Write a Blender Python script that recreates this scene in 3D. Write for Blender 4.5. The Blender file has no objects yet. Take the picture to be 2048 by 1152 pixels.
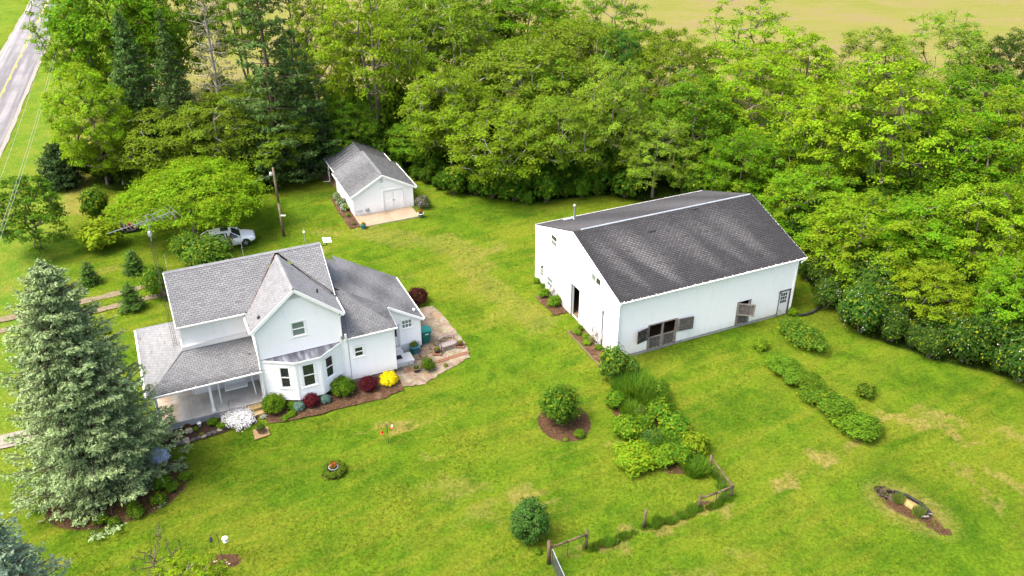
import bpy, math, random
import numpy as np
from mathutils import Vector, Matrix

# ---------------------------------------------------------------- camera, world, sun, exposure
scene = bpy.context.scene
COL = scene.collection
cam_data = bpy.data.cameras.new('camera')
cam = bpy.data.objects.new('camera', cam_data)
COL.objects.link(cam)
cam.location = (0, 0, 35.5)
cam.rotation_euler = (math.pi / 2 - 0.5294, 0, 0)
cam_data.sensor_width = 36.0
cam_data.lens = 1775.77 / 2048 * 36.0
cam_data.clip_end = 6000
scene.camera = cam

SUN_EL, SUN_AZ = math.radians(60), math.radians(203)     # azimuth: direction towards the sun, from +X counter-clockwise
world = bpy.data.worlds.new('World')
scene.world = world
world.use_nodes = True
wn = world.node_tree.nodes
sky = wn.new('ShaderNodeTexSky')
sky.sky_type = 'NISHITA'
sky.sun_disc = False
sky.sun_elevation = SUN_EL
sky.sun_rotation = math.pi / 2 - SUN_AZ
sky.air_density, sky.dust_density, sky.ozone_density = 0.7, 5.0, 0.2
wn['Background'].inputs['Strength'].default_value = 0.15
world.node_tree.links.new(sky.outputs['Color'], wn['Background'].inputs['Color'])

sun_data = bpy.data.lights.new('sun', 'SUN')
sun_data.energy = 1.4
sun_data.angle = math.radians(24)
sun_data.color = (1.0, 0.96, 0.9)
sun = bpy.data.objects.new('sun', sun_data)
COL.objects.link(sun)
sun.rotation_euler = (math.pi / 2 - SUN_EL, 0, SUN_AZ + math.pi / 2)

scene.view_settings.view_transform = 'Standard'
scene.view_settings.look = 'None'
scene.view_settings.exposure = 1.92
scene.view_settings.gamma = 1.0
scene.render.film_transparent = False
scene.cycles.max_bounces = 6
scene.cycles.diffuse_bounces = 3
scene.cycles.transmission_bounces = 3

rng = np.random.default_rng(7)
random.seed(7)
H_ANG = 0.4254                                            # the three buildings share this heading

# ---------------------------------------------------------------- helpers: objects
def tag(o, label=None, cat=None, group=None, kind=None):
    if label: o['label'] = label
    if cat: o['category'] = cat
    if group: o['group'] = group
    if kind: o['kind'] = kind
    return o

def thing(name, label, cat, loc=(0, 0, 0), rz=0.0, group=None):
    o = bpy.data.objects.new(name, None)
    COL.objects.link(o)
    o.empty_display_size = 0.2
    o.location = loc
    o.rotation_euler = (0, 0, rz)
    return tag(o, label, cat, group)

def link(name, me, mat=None, parent=None):
    o = bpy.data.objects.new(name, me)
    COL.objects.link(o)
    if mat is not None:
        if not me.materials: me.materials.append(mat)
        elif me.materials[0] is not mat:
            o.material_slots[0].link = 'OBJECT'; o.material_slots[0].material = mat
    o.parent = parent
    return o

def mesh_np(name, V, F, col=None, smooth=False):
    """V (n,3), F (m,k) int: fast mesh; col (m,3) a colour attribute for each face."""
    me = bpy.data.meshes.new(name)
    V = np.asarray(V, np.float32); F = np.asarray(F, np.int32)
    m, k = F.shape
    me.vertices.add(len(V)); me.vertices.foreach_set('co', V.ravel())
    me.loops.add(m * k); me.loops.foreach_set('vertex_index', F.ravel())
    me.polygons.add(m)
    me.polygons.foreach_set('loop_start', np.arange(0, m * k, k, dtype=np.int32))
    me.polygons.foreach_set('loop_total', np.full(m, k, np.int32))
    me.polygons.foreach_set('use_smooth', np.full(m, smooth))
    me.update(calc_edges=True)
    if col is not None:
        at = me.attributes.new('col', 'FLOAT_COLOR', 'FACE')
        c4 = np.ones((m, 4), np.float32); c4[:, :3] = col
        at.data.foreach_set('color', c4.ravel())
    return me

class MB:
    """collects faces for one mesh object"""
    def __init__(s):
        s.v, s.f, s.m, s.sm, s.c = [], [], [], [], []
        s.cur, s.smooth, s.cc = 0, False, None
    def add(s, vs, fs):
        b = len(s.v)
        s.v.extend([tuple(map(float, p)) for p in vs])
        for f in fs:
            s.f.append([b + i for i in f]); s.m.append(s.cur); s.sm.append(s.smooth); s.c.append(s.cc)
        return s
    def poly(s, pts): return s.add(pts, [list(range(len(pts)))])
    def prism(s, pts, d):
        """closed polygon pts extruded by the vector d"""
        n = len(pts); d = Vector(d)
        a = [Vector(p) for p in pts]; b = [p + d for p in a]
        fs = [list(range(n))[::-1], list(range(n, 2 * n))] + [[i, (i + 1) % n, n + (i + 1) % n, n + i] for i in range(n)]
        return s.add(a + b, fs)
    def box(s, x0, x1, y0, y1, z0, z1):
        vs = [(x, y, z) for z in (z0, z1) for y in (y0, y1) for x in (x0, x1)]
        return s.add(vs, [[0, 2, 3, 1], [4, 5, 7, 6], [0, 1, 5, 4], [2, 6, 7, 3], [0, 4, 6, 2], [1, 3, 7, 5]])
    def obox(s, c, ax, ay, az):
        """box about c with half-axis vectors"""
        c, ax, ay, az = map(Vector, (c, ax, ay, az))
        vs = [c + ax * i + ay * j + az * k for k in (-1, 1) for j in (-1, 1) for i in (-1, 1)]
        return s.add(vs, [[0, 2, 3, 1], [4, 5, 7, 6], [0, 1, 5, 4], [2, 6, 7, 3], [0, 4, 6, 2], [1, 3, 7, 5]])
    def beam(s, p, q, w, h, up=(0, 0, 1)):
        p, q = Vector(p), Vector(q); d = q - p; up = Vector(up)
        sd = d.cross(up)
        if sd.length < 1e-5: sd = d.cross(Vector((1, 0, 0)))
        sd.normalize(); u2 = sd.cross(d).normalized()
        return s.obox((p + q) / 2, d / 2, sd * w / 2, u2 * h / 2)
    def cone(s, p, q, r0, r1, n=8, caps=True):
        p, q = Vector(p), Vector(q); d = (q - p).normalized()
        a = d.orthogonal().normalized(); b = d.cross(a)
        vs = []
        for c, r in ((p, r0), (q, r1)):
            for i in range(n):
                t = 2 * math.pi * i / n
                vs.append(c + a * (r * math.cos(t)) + b * (r * math.sin(t)))
        fs = [[i, (i + 1) % n, n + (i + 1) % n, n + i] for i in range(n)]
        if caps: fs += [list(range(n))[::-1], list(range(n, 2 * n))]
        return s.add(vs, fs)
    def tube(s, pts, r, n=6):
        for i in range(len(pts) - 1):
            r0 = r[i] if hasattr(r, '__len__') else r
            r1 = r[i + 1] if hasattr(r, '__len__') else r
            s.cone(pts[i], pts[i + 1], r0, r1, n)
        return s
    def lathe(s, prof, c=(0, 0, 0), n=16, close=True):
        """prof: (radius, z) pairs"""
        vs, fs, c = [], [], Vector(c)
        for r, z in prof:
            for i in range(n):
                t = 2 * math.pi * i / n
                vs.append((c.x + r * math.cos(t), c.y + r * math.sin(t), c.z + z))
        for j in range(len(prof) - 1):
            for i in range(n):
                fs.append([j * n + i, j * n + (i + 1) % n, (j + 1) * n + (i + 1) % n, (j + 1) * n + i])
        if close:
            fs += [list(range(n))[::-1], [(len(prof) - 1) * n + i for i in range(n)]]
        return s.add(vs, fs)
    def ball(s, c, r, n=10, m=6, sc=(1, 1, 1)):
        vs, fs = [], []
        for j in range(m + 1):
            ph = math.pi * j / m
            for i in range(n):
                t = 2 * math.pi * i / n
                vs.append((c[0] + r * sc[0] * math.sin(ph) * math.cos(t), c[1] + r * sc[1] * math.sin(ph) * math.sin(t), c[2] - r * sc[2] * math.cos(ph)))
        for j in range(m):
            for i in range(n):
                fs.append([j * n + i, j * n + (i + 1) % n, (j + 1) * n + (i + 1) % n, (j + 1) * n + i])
        return s.add(vs, fs)
    def mesh(s, name, mats):
        me = bpy.data.meshes.new(name)
        me.from_pydata(s.v, [], s.f)
        for m in (mats if isinstance(mats, (list, tuple)) else [mats]): me.materials.append(m)
        me.polygons.foreach_set('material_index', s.m)
        me.polygons.foreach_set('use_smooth', s.sm)
        if any(c is not None for c in s.c):
            at = me.attributes.new('col', 'FLOAT_COLOR', 'FACE')
            at.data.foreach_set('color', np.array([(*(c or (.5, .5, .5)), 1) for c in s.c], np.float32).ravel())
        me.update()
        return me
    def build(s, name, mats, parent=None):
        return link(name, s.mesh(name, mats), None, parent)

# ---------------------------------------------------------------- helpers: materials
class NT:
    def __init__(s, name):
        s.mat = bpy.data.materials.new(name); s.mat.use_nodes = True
        s.t = s.mat.node_tree; s.n = s.t.nodes; s.l = s.t.links
        s.bsdf = s.n['Principled BSDF']; s.out = s.n['Material Output']
    def node(s, typ, **kw):
        nd = s.n.new(typ)
        for k, v in kw.items():
            if k in nd.inputs: s.put(nd.inputs[k], v)
            else: setattr(nd, k, v)
        return nd
    def put(s, sock, v):
        if isinstance(v, bpy.types.NodeSocket): s.l.new(v, sock)
        else:
            if hasattr(sock.default_value, '__len__') and len(sock.default_value) == 4 and len(v) == 3: v = (*v, 1)
            sock.default_value = v
    def math(s, op, a, b=0.0, c=None, clamp=False):
        nd = s.n.new('ShaderNodeMath'); nd.operation = op; nd.use_clamp = clamp
        s.put(nd.inputs[0], a); s.put(nd.inputs[1], b)
        if c is not None: s.put(nd.inputs[2], c)
        return nd.outputs[0]
    def mix(s, f, a, b, mode='MIX'):
        nd = s.n.new('ShaderNodeMix'); nd.data_type = 'RGBA'; nd.blend_type = mode
        s.put(nd.inputs[0], f); s.put(nd.inputs[6], a); s.put(nd.inputs[7], b)
        return nd.outputs[2]
    def noise(s, scale, detail=3.0, rough=0.55, vec=None, dist=0.0):
        nd = s.n.new('ShaderNodeTexNoise')
        nd.inputs['Scale'].default_value = scale; nd.inputs['Detail'].default_value = detail
        nd.inputs['Roughness'].default_value = rough; nd.inputs['Distortion'].default_value = dist
        s.l.new(vec if vec is not None else s.coord(), nd.inputs['Vector'])
        return nd.outputs['Fac']
    def coord(s, kind='Object'):
        if not hasattr(s, '_tc'): s._tc = s.n.new('ShaderNodeTexCoord')
        return s._tc.outputs[kind]
    def mapping(s, scale=(1, 1, 1), rot=(0, 0, 0), vec=None):
        vec = vec if vec is not None else s.coord()
        if rot != (0, 0, 0):
            n0 = s.n.new('ShaderNodeMapping'); n0.inputs['Rotation'].default_value = rot
            s.l.new(vec, n0.inputs['Vector']); vec = n0.outputs[0]
        nd = s.n.new('ShaderNodeMapping'); nd.inputs['Scale'].default_value = scale
        s.l.new(vec, nd.inputs['Vector'])
        return nd.outputs[0]
    def ramp(s, f, stops):
        nd = s.n.new('ShaderNodeValToRGB'); s.put(nd.inputs[0], f)
        cr = nd.color_ramp
        while len(cr.elements) < len(stops): cr.elements.new(0.5)
        for e, (p, c) in zip(cr.elements, stops):
            e.position = p; e.color = (*c, 1) if hasattr(c, '__len__') else (c, c, c, 1)
        return nd.outputs[0]
    def smooth(s, f, lo, hi):
        nd = s.n.new('ShaderNodeMapRange'); nd.interpolation_type = 'SMOOTHSTEP'
        s.put(nd.inputs[0], f); nd.inputs[1].default_value = lo; nd.inputs[2].default_value = hi
        return nd.outputs[0]
    def bump(s, h, strength=0.3, dist=0.02):
        nd = s.n.new('ShaderNodeBump'); nd.inputs['Strength'].default_value = strength; nd.inputs['Distance'].default_value = dist
        s.l.new(h, nd.inputs['Height']); s.l.new(nd.outputs[0], s.bsdf.inputs['Normal'])
    def attr(s, name):
        nd = s.n.new('ShaderNodeAttribute'); nd.attribute_name = name
        return nd
    def done(s, color=None, rough=0.7, spec=0.3, metal=0.0):
        if color is not None: s.put(s.bsdf.inputs['Base Color'], color)
        s.put(s.bsdf.inputs['Roughness'], rough)
        s.put(s.bsdf.inputs['Specular IOR Level'], spec)
        s.put(s.bsdf.inputs['Metallic'], metal)
        return s.mat

def solid(name, c, rough=0.6, spec=0.3, var=0.18, scale=3.0, metal=0.0, dirt=None, bump=0.0):
    """one colour with large and small unevenness and optional dirt blotches"""
    t = NT(name)
    n1 = t.noise(scale, 4); n2 = t.noise(scale * 9, 3)
    f = t.math('ADD', t.math('MULTIPLY', n1, 0.6), t.math('MULTIPLY', n2, 0.4))
    lo = tuple(x * (1 - var) for x in c); hi = tuple(min(1, x * (1 + var)) for x in c)
    colr = t.mix(t.smooth(f, 0.3, 0.7), lo, hi)
    if dirt: colr = t.mix(t.math('MULTIPLY', t.smooth(t.noise(scale * 0.6, 5, 0.65), 0.52, 0.75), dirt[1]), colr, dirt[0])
    if bump: t.bump(n2, bump, 0.01)
    return t.done(colr, rough, spec, metal)

M = {}
def mat_white(name, c=(0.84, 0.82, 0.785), streak=0.22):
    t = NT(name)
    v = t.mapping((1.4, 1.4, 0.25))
    s1 = t.smooth(t.noise(2.2, 5, 0.6, v), 0.5, 0.8)
    s2 = t.smooth(t.noise(14, 3), 0.45, 0.8)
    colr = t.mix(t.math('MULTIPLY', s1, streak), c, (0.56, 0.57, 0.53))
    colr = t.mix(t.math('MULTIPLY', s2, 0.12), colr, (0.5, 0.5, 0.47))
    hz = t.node('ShaderNodeSeparateXYZ', Vector=t.coord()).outputs[2]
    splash = t.math('SUBTRACT', 1.0, t.smooth(t.math('ADD', hz, t.math('MULTIPLY', t.noise(1.8, 5, 0.65), 0.9)), 0.35, 1.35))
    colr = t.mix(t.math('MULTIPLY', splash, 0.45), colr, (0.42, 0.41, 0.32))
    return t.done(colr, 0.5, 0.35)
M['siding'] = mat_white('white_siding')
M['barn_white'] = mat_white('white_barn_metal', (0.82, 0.815, 0.79), 0.28)
M['trim'] = mat_white('white_trim', (0.84, 0.825, 0.8), 0.15)
M['panel'] = mat_white('white_door_panel', (0.66, 0.65, 0.635), 0.35)
M['concrete'] = solid('concrete', (0.26, 0.24, 0.21), 0.85, 0.2, 0.15, 1.2, dirt=((0.3, 0.22, 0.15), 0.5), bump=0.2)
M['foundation'] = solid('foundation_block', (0.3, 0.29, 0.275), 0.9, 0.2, 0.25, 2.0, dirt=((0.22, 0.2, 0.17), 0.7), bump=0.3)
M['glass'] = solid('window_glass', (0.025, 0.03, 0.033), 0.06, 0.9, 0.3, 1.5)
M['screen'] = solid('screened_glass', (0.16, 0.2, 0.18), 0.25, 0.6, 0.15, 3)
M['dark'] = solid('dark_metal', (0.03, 0.03, 0.03), 0.5, 0.4)
M['galv'] = solid('galvanised_steel', (0.42, 0.44, 0.45), 0.4, 0.5, 0.2, 6, 0.6)
M['oldwood'] = solid('weathered_wood', (0.095, 0.085, 0.075), 0.9, 0.15, 0.45, 5, dirt=((0.035, 0.03, 0.026), 0.7), bump=0.5)
M['palewood'] = solid('pale_weathered_wood', (0.19, 0.168, 0.142), 0.9, 0.15, 0.35, 5, bump=0.5)
M['felt'] = solid('roofing_felt', (0.03, 0.03, 0.032), 0.9, 0.1)
M['postwood'] = solid('fence_wood', (0.1, 0.07, 0.043), 0.9, 0.1, 0.4, 5, dirt=((0.17, 0.155, 0.13), 0.6), bump=0.5)
M['polewood'] = solid('pole_wood', (0.14, 0.105, 0.066), 0.9, 0.1, 0.35, 3, dirt=((0.19, 0.18, 0.165), 0.6), bump=0.4)
M['stepwood'] = solid('step_wood', (0.3, 0.22, 0.1), 0.85, 0.2, 0.3, 4, bump=0.3)
M['rust'] = solid('rusty_steel', (0.06, 0.042, 0.035), 0.8, 0.3, 0.4, 6)
M['rubber'] = solid('black_rubber', (0.018, 0.018, 0.018), 0.75, 0.3)
M['dirtfloor'] = solid('dirt_floor', (0.16, 0.11, 0.07), 0.95, 0.1, 0.3, 1.2, bump=0.4)
M['bark'] = solid('tree_bark', (0.16, 0.13, 0.1), 0.95, 0.1, 0.4, 3, dirt=((0.26, 0.25, 0.22), 0.6), bump=0.5)
M['bark_pale'] = solid('pale_bark', (0.3, 0.27, 0.23), 0.95, 0.1, 0.35, 3, dirt=((0.15, 0.13, 0.1), 0.6), bump=0.5)
M['bark_dark'] = solid('conifer_bark', (0.1, 0.075, 0.055), 0.95, 0.1, 0.4, 3, bump=0.5)

def mat_shingle(name, base, dark, light, rough=0.9):
    """colour attribute: r = weathering (dark..light), g = tab jitter, b = stain"""
    t = NT(name)
    a = t.node('ShaderNodeSeparateColor', Color=t.attr('col').outputs['Color'])
    g = t.noise(60, 2)
    colr = t.mix(a.outputs[0], base, light)
    colr = t.mix(a.outputs[2], colr, dark)
    j = t.math('ADD', t.math('MULTIPLY', a.outputs[1], 0.22), t.math('MULTIPLY_ADD', g, 0.3, 0.73))
    colr = t.mix(1.0, colr, t.node('ShaderNodeCombineColor', Red=j, Green=j, Blue=j).outputs[0], 'MULTIPLY')
    t.bump(t.noise(90, 2), 0.5, 0.01)
    return t.done(colr, rough, 0.15)
M['shingle_house'] = mat_shingle('grey_shingles', (0.142, 0.145, 0.148), (0.05, 0.05, 0.05), (0.19, 0.193, 0.196))
M['shingle_barn'] = mat_shingle('charcoal_shingles', (0.034, 0.0335, 0.035), (0.016, 0.016, 0.0165), (0.09, 0.088, 0.088))
M['shingle_garage'] = mat_shingle('dark_grey_shingles', (0.09, 0.093, 0.097), (0.025, 0.028, 0.024), (0.18, 0.186, 0.192))

def mat_leaf(name, tip=None, transl=0.35, tipamt=1.0, rough=0.5, glow=(0.215, 0.33, 0.008), jit=(0.75, 0.42)):
    """object colour is the leaf colour; attribute r = brightness, g = young-tip amount"""
    t = NT(name)
    a = t.node('ShaderNodeSeparateColor', Color=t.attr('col').outputs['Color'])
    oi = t.n.new('ShaderNodeObjectInfo')
    j = t.math('MULTIPLY_ADD', a.outputs[0], jit[0], jit[1])
    c = t.mix(1.0, oi.outputs['Color'], t.node('ShaderNodeCombineColor', Red=j, Green=j, Blue=j).outputs[0], 'MULTIPLY')
    if tip: c = t.mix(t.math('MULTIPLY', a.outputs[1], tipamt), c, tip)
    t.done(c, max(rough, .7), 0.06)
    tr = t.n.new('ShaderNodeBsdfTranslucent')
    t.l.new(t.mix(0.5, c, glow) if glow else c, tr.inputs['Color'])
    mx = t.n.new('ShaderNodeMixShader'); mx.inputs[0].default_value = transl
    t.l.new(t.bsdf.outputs[0], mx.inputs[1]); t.l.new(tr.outputs[0], mx.inputs[2])
    t.l.new(mx.outputs[0], t.out.inputs['Surface'])
    return t.mat
M['leaf'] = mat_leaf('leaf', (0.25, 0.29, 0.012), 0.46)
M['leaf_red'] = mat_leaf('leaf_with_reddish_tips', (0.24, 0.2, 0.02), 0.48, 0.35)
M['leaf_plain'] = mat_leaf('coloured_leaf', None, 0.25, glow=None, jit=(0.7, 0.42))
M['needle'] = mat_leaf('needles', (0.1, 0.14, 0.045), 0.15, 0.7, 0.6)
M['needle_blue'] = mat_leaf('blue_needles', (0.27, 0.34, 0.16), 0.15, 0.9, 0.6)
M['petal'] = mat_leaf('petals', None, 0.25, glow=None, jit=(0.35, 0.75))

# ---------------------------------------------------------------- ground
def seg_dist(X, Y, pts):
    d = np.full(X.shape, 1e9)
    for (ax, ay), (bx, by) in zip(pts[:-1], pts[1:]):
        vx, vy = bx - ax, by - ay
        t = np.clip(((X - ax) * vx + (Y - ay) * vy) / (vx * vx + vy * vy), 0, 1)
        d = np.minimum(d, np.hypot(X - ax - t * vx, Y - ay - t * vy))
    return d
def sstep(x, lo, hi):
    t = np.clip((x - lo) / (hi - lo), 0, 1)
    return t * t * (3 - 2 * t)
def blob(X, Y, x, y, rx, ry, ang=0.0, soft=0.6):
    c, s = math.cos(ang), math.sin(ang)
    u = ((X - x) * c + (Y - y) * s) / rx; v = (-(X - x) * s + (Y - y) * c) / ry
    return 1 - sstep(np.hypot(u, v), 1 - soft, 1 + soft * 0.3)

def axis(fine0, fine1, step, far0, far1):
    a = list(np.arange(fine0, fine1, step))
    lo, s = [], step
    x = fine0
    while x > far0:
        s *= 1.12; x -= s; lo.append(max(x, far0))
    hi, s, x = [], step, a[-1]
    while x < far1:
        s *= 1.12; x += s; hi.append(min(x, far1))
    return np.array(lo[::-1] + a + hi)
gx = axis(-46, 38, 0.3, -2500, 2500)
gy = axis(27, 84, 0.3, -600, 5000)
GX, GY = np.meshgrid(gx, gy, indexing='ij')
ni, nj = GX.shape
idx = np.arange(ni * nj).reshape(ni, nj)
GF = np.stack([idx[:-1, :-1], idx[1:, :-1], idx[1:, 1:], idx[:-1, 1:]], -1).reshape(-1, 4)
lump = 0.03 * np.sin(GX * 0.9 + 1.3 * np.sin(GY * 0.35)) * np.sin(GY * 0.8 + 0.5) - 0.03
GZ = lump * (np.abs(GX) < 200)
ground_me = mesh_np('ground', np.stack([GX, GY, GZ], -1).reshape(-1, 3), GF, smooth=True)

dry = np.zeros_like(GX); lush = np.zeros_like(GX); dirt = np.zeros_like(GX)
woods = np.zeros_like(GX); lime = np.zeros_like(GX); burnt = np.zeros_like(GX)
def up(a, b): np.maximum(a, b, out=a)
GX0, GY0 = GX, GY
GX = GX0 + .55 * np.sin(GY0 * 1.9 + 2 * np.sin(GX0 * .8)) * np.sin(GX0 * 1.3) + .28 * np.sin(GX0 * 4.3 + GY0 * 2.9)
GY = GY0 + .4 * np.sin(GX0 * 1.6 + 1.5 * np.sin(GY0 * 1.1)) + .22 * np.sin(GX0 * 3.1 - GY0 * 4.7)       # uneven outlines for the worn turf
# worn, dry turf
for x, y, rx, ry, an, k in ((-3.4, 38.2, 2.6, 1.5, 0.3, .55), (0.6, 37.6, 1.6, 0.9, 0.6, .8), (-1.6, 36.0, 2.2, 1.2, 0.2, .5), (6.0, 41.5, 0.8, 0.5, 0.2, .8),
        (-7.2, 43.6, 3.6, 0.45, 0.35, .95), (-4.5, 40.8, 1.6, 0.5, 0.9, .5), (2.2, 36.8, 1.0, 0.6, 0, .7), (-2.5, 67, 3.5, 1.6, 0.4, .6), (-6.5, 69.5, 2.2, 0.9, 0.2, .55),
        (-16.5, 70.5, 2.5, 0.8, 0.3, .6), (-17, 66.5, 2.0, 0.7, 0.2, .6), (-21, 63.5, 1.4, 0.6, 0.3, .5), (-9, 62, 4.0, 0.7, 0.5, .4), (-1, 57, 3, 0.8, 1.1, .45),
        (12.5, 33, 1.5, .7, .3, .5), (9.5, 31.8, 2.2, .9, .2, .45), (27, 44.5, 2.4, .9, -.35, .8), (30.5, 42.8, 2.0, .8, -.3, .8), (29, 38.5, 2.2, .5, -1.0, .7), (26.6, 38.5, 1.6, .4, -1.1, .7),
        (-24.5, 32.2, 2.2, .8, .2, .5), (-33, 63.5, 3.5, .8, .2, .5), (-36, 59, 3, .8, .3, .5), (-41.5, 60, 2.5, 1.5, .2, .6), (-48, 75, 3, 6, .35, .6), (-31, 55.2, 3, .5, .35, .5)):
    up(dry, k * blob(GX, GY, x, y, rx, ry, an, 0.8))
up(dry, 0.9 * (1 - sstep(seg_dist(GX, GY, [(15.2, 38.0), (17.0, 39.3), (19.0, 40.6), (20.6, 41.6)]), 0.25, 1.0)) * (0.6 + 0.4 * np.sin(GX * 2.1)))
up(dry, 0.95 * (1 - sstep(seg_dist(GX, GY, [(20.9, 41.9), (22.4, 43.4), (23.6, 44.3), (24.9, 44.6), (25.8, 44.0)]), 0.12, 0.75)))
up(dry, 0.8 * (1 - sstep(seg_dist(GX, GY, [(25.8, 44.0), (27.2, 42.9), (28.8, 41.8)]), 0.1, 0.6)))
up(dry, 0.7 * (1 - sstep(seg_dist(GX, GY, [(26.4, 39.5), (26.9, 37.5), (27.1, 35.6)]), 0.1, 0.5)))
up(dry, 0.7 * (1 - sstep(seg_dist(GX, GY, [(28.2, 39.8), (29.4, 37.4)]), 0.1, 0.6)))
up(dry, 0.75 * (1 - sstep(seg_dist(GX, GY, [(3.0, 33.0), (7.2, 34.6), (12.4, 36.9)]), 0.15, 0.5)))     # beaten edge along the fence
up(dry, 0.5 * (1 - sstep(seg_dist(GX, GY, [(2.0, 55.5), (-1.5, 60), (-5, 68), (-13, 70.5)]), 0.8, 2.6)))  # mown way to the garage
# lush, dark turf and clover
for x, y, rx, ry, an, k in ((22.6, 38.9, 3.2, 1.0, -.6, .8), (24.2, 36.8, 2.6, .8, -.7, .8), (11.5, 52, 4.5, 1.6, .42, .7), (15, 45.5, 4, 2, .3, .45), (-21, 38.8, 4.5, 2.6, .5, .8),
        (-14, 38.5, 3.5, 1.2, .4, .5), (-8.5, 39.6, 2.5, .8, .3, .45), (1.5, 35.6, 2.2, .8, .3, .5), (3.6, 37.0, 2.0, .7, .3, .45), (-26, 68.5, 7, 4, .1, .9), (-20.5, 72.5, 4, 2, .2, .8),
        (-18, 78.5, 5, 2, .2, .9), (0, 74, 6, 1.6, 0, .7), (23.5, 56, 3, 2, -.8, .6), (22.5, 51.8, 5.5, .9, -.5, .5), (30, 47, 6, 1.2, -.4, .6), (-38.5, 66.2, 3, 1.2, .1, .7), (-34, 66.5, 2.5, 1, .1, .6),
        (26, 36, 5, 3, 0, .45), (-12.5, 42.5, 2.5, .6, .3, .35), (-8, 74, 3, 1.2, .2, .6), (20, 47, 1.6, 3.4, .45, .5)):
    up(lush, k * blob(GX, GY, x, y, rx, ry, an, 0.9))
GX, GY = GX0, GY0
# bare soil and mulch
for x, y, rx, ry, an, k in ((3.3, 44.0, 1.8, 2.1, 0.2, 1), (-14.95, 32.6, 0.95, 0.62, 0.1, .95), (-10.4, 39.4, .75, .8, 0, .75), (-22.3, 37.7, 4.2, 2.9, 0.45, 1), (-11.4, 66.9, .1, .1, 0, 0),
        (8.2, 44.2, 1.7, 4.4, 0.30, .8), (10.0, 39.9, 1.5, .8, .3, .6), (22.0, 36.9, 2.7, 1.7, -.82, .0), (23.1, 35.0, .9, .5, -.9, .7), (5.2, 33.9, .8, .3, .4, .8), (8.8, 35.7, 1.0, .3, .4, .7), (10.6, 36.8, .8, .25, .4, .7)):
    up(dirt, k * blob(GX, GY, x, y, rx, ry, an, 0.25))
up(dirt, .8 * blob(GX, GY, 22.0, 36.7, 2.5, 1.35, -.82, .8)); up(dry, .9 * blob(GX, GY, 22.1, 36.5, 3.4, 2.2, -.82, .8))
for x, y, rx, ry, an, k in ((21.3, 37.6, .95, .6, -.78, 1), (22.6, 36.1, .7, .4, -.9, .75)):
    up(burnt, k * blob(GX, GY, x, y, rx, ry, an, 0.35))
# floor of the wood, left and right of the clearing
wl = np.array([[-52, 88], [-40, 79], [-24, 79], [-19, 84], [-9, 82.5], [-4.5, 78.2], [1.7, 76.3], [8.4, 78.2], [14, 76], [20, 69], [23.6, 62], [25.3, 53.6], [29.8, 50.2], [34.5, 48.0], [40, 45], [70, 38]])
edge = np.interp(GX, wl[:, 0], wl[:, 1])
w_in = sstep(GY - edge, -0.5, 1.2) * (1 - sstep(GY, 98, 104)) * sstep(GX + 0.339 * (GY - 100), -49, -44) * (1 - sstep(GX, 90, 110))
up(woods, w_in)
# bright verge beside the road and the long grass next to it
rc = -63.9 - 0.339 * (GY - 107.4)                        # x of the road's centre line
off = (GX - rc) * 0.947
up(lime, (sstep(off, 2.4, 3.2) * (1 - sstep(off, 9, 13)) + sstep(-off, 2.4, 3.2) * (1 - sstep(-off, 30, 40)) * 0.8) * (GY > 30) * (np.abs(off) < 60))
up(dry, 0.7 * (1 - sstep(np.abs(off - 11.5), 0.6, 2.2)) * (GY > 74) * (GY < 104))
up(lush, 0.9 * (1 - sstep(np.abs(off - 14.8), 1.2, 2.4)) * (GY > 80) * (GY < 112))
def put_mask(me, name, r, g, b):
    at = me.attributes.new(name, 'FLOAT_COLOR', 'POINT')
    a = np.ones((r.size, 4), np.float32)
    a[:, 0], a[:, 1], a[:, 2] = r.ravel(), g.ravel(), b.ravel()
    at.data.foreach_set('color', a.ravel())
put_mask(ground_me, 'mask', dry, lush, dirt)
put_mask(ground_me, 'mask2', woods, lime, burnt)

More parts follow.
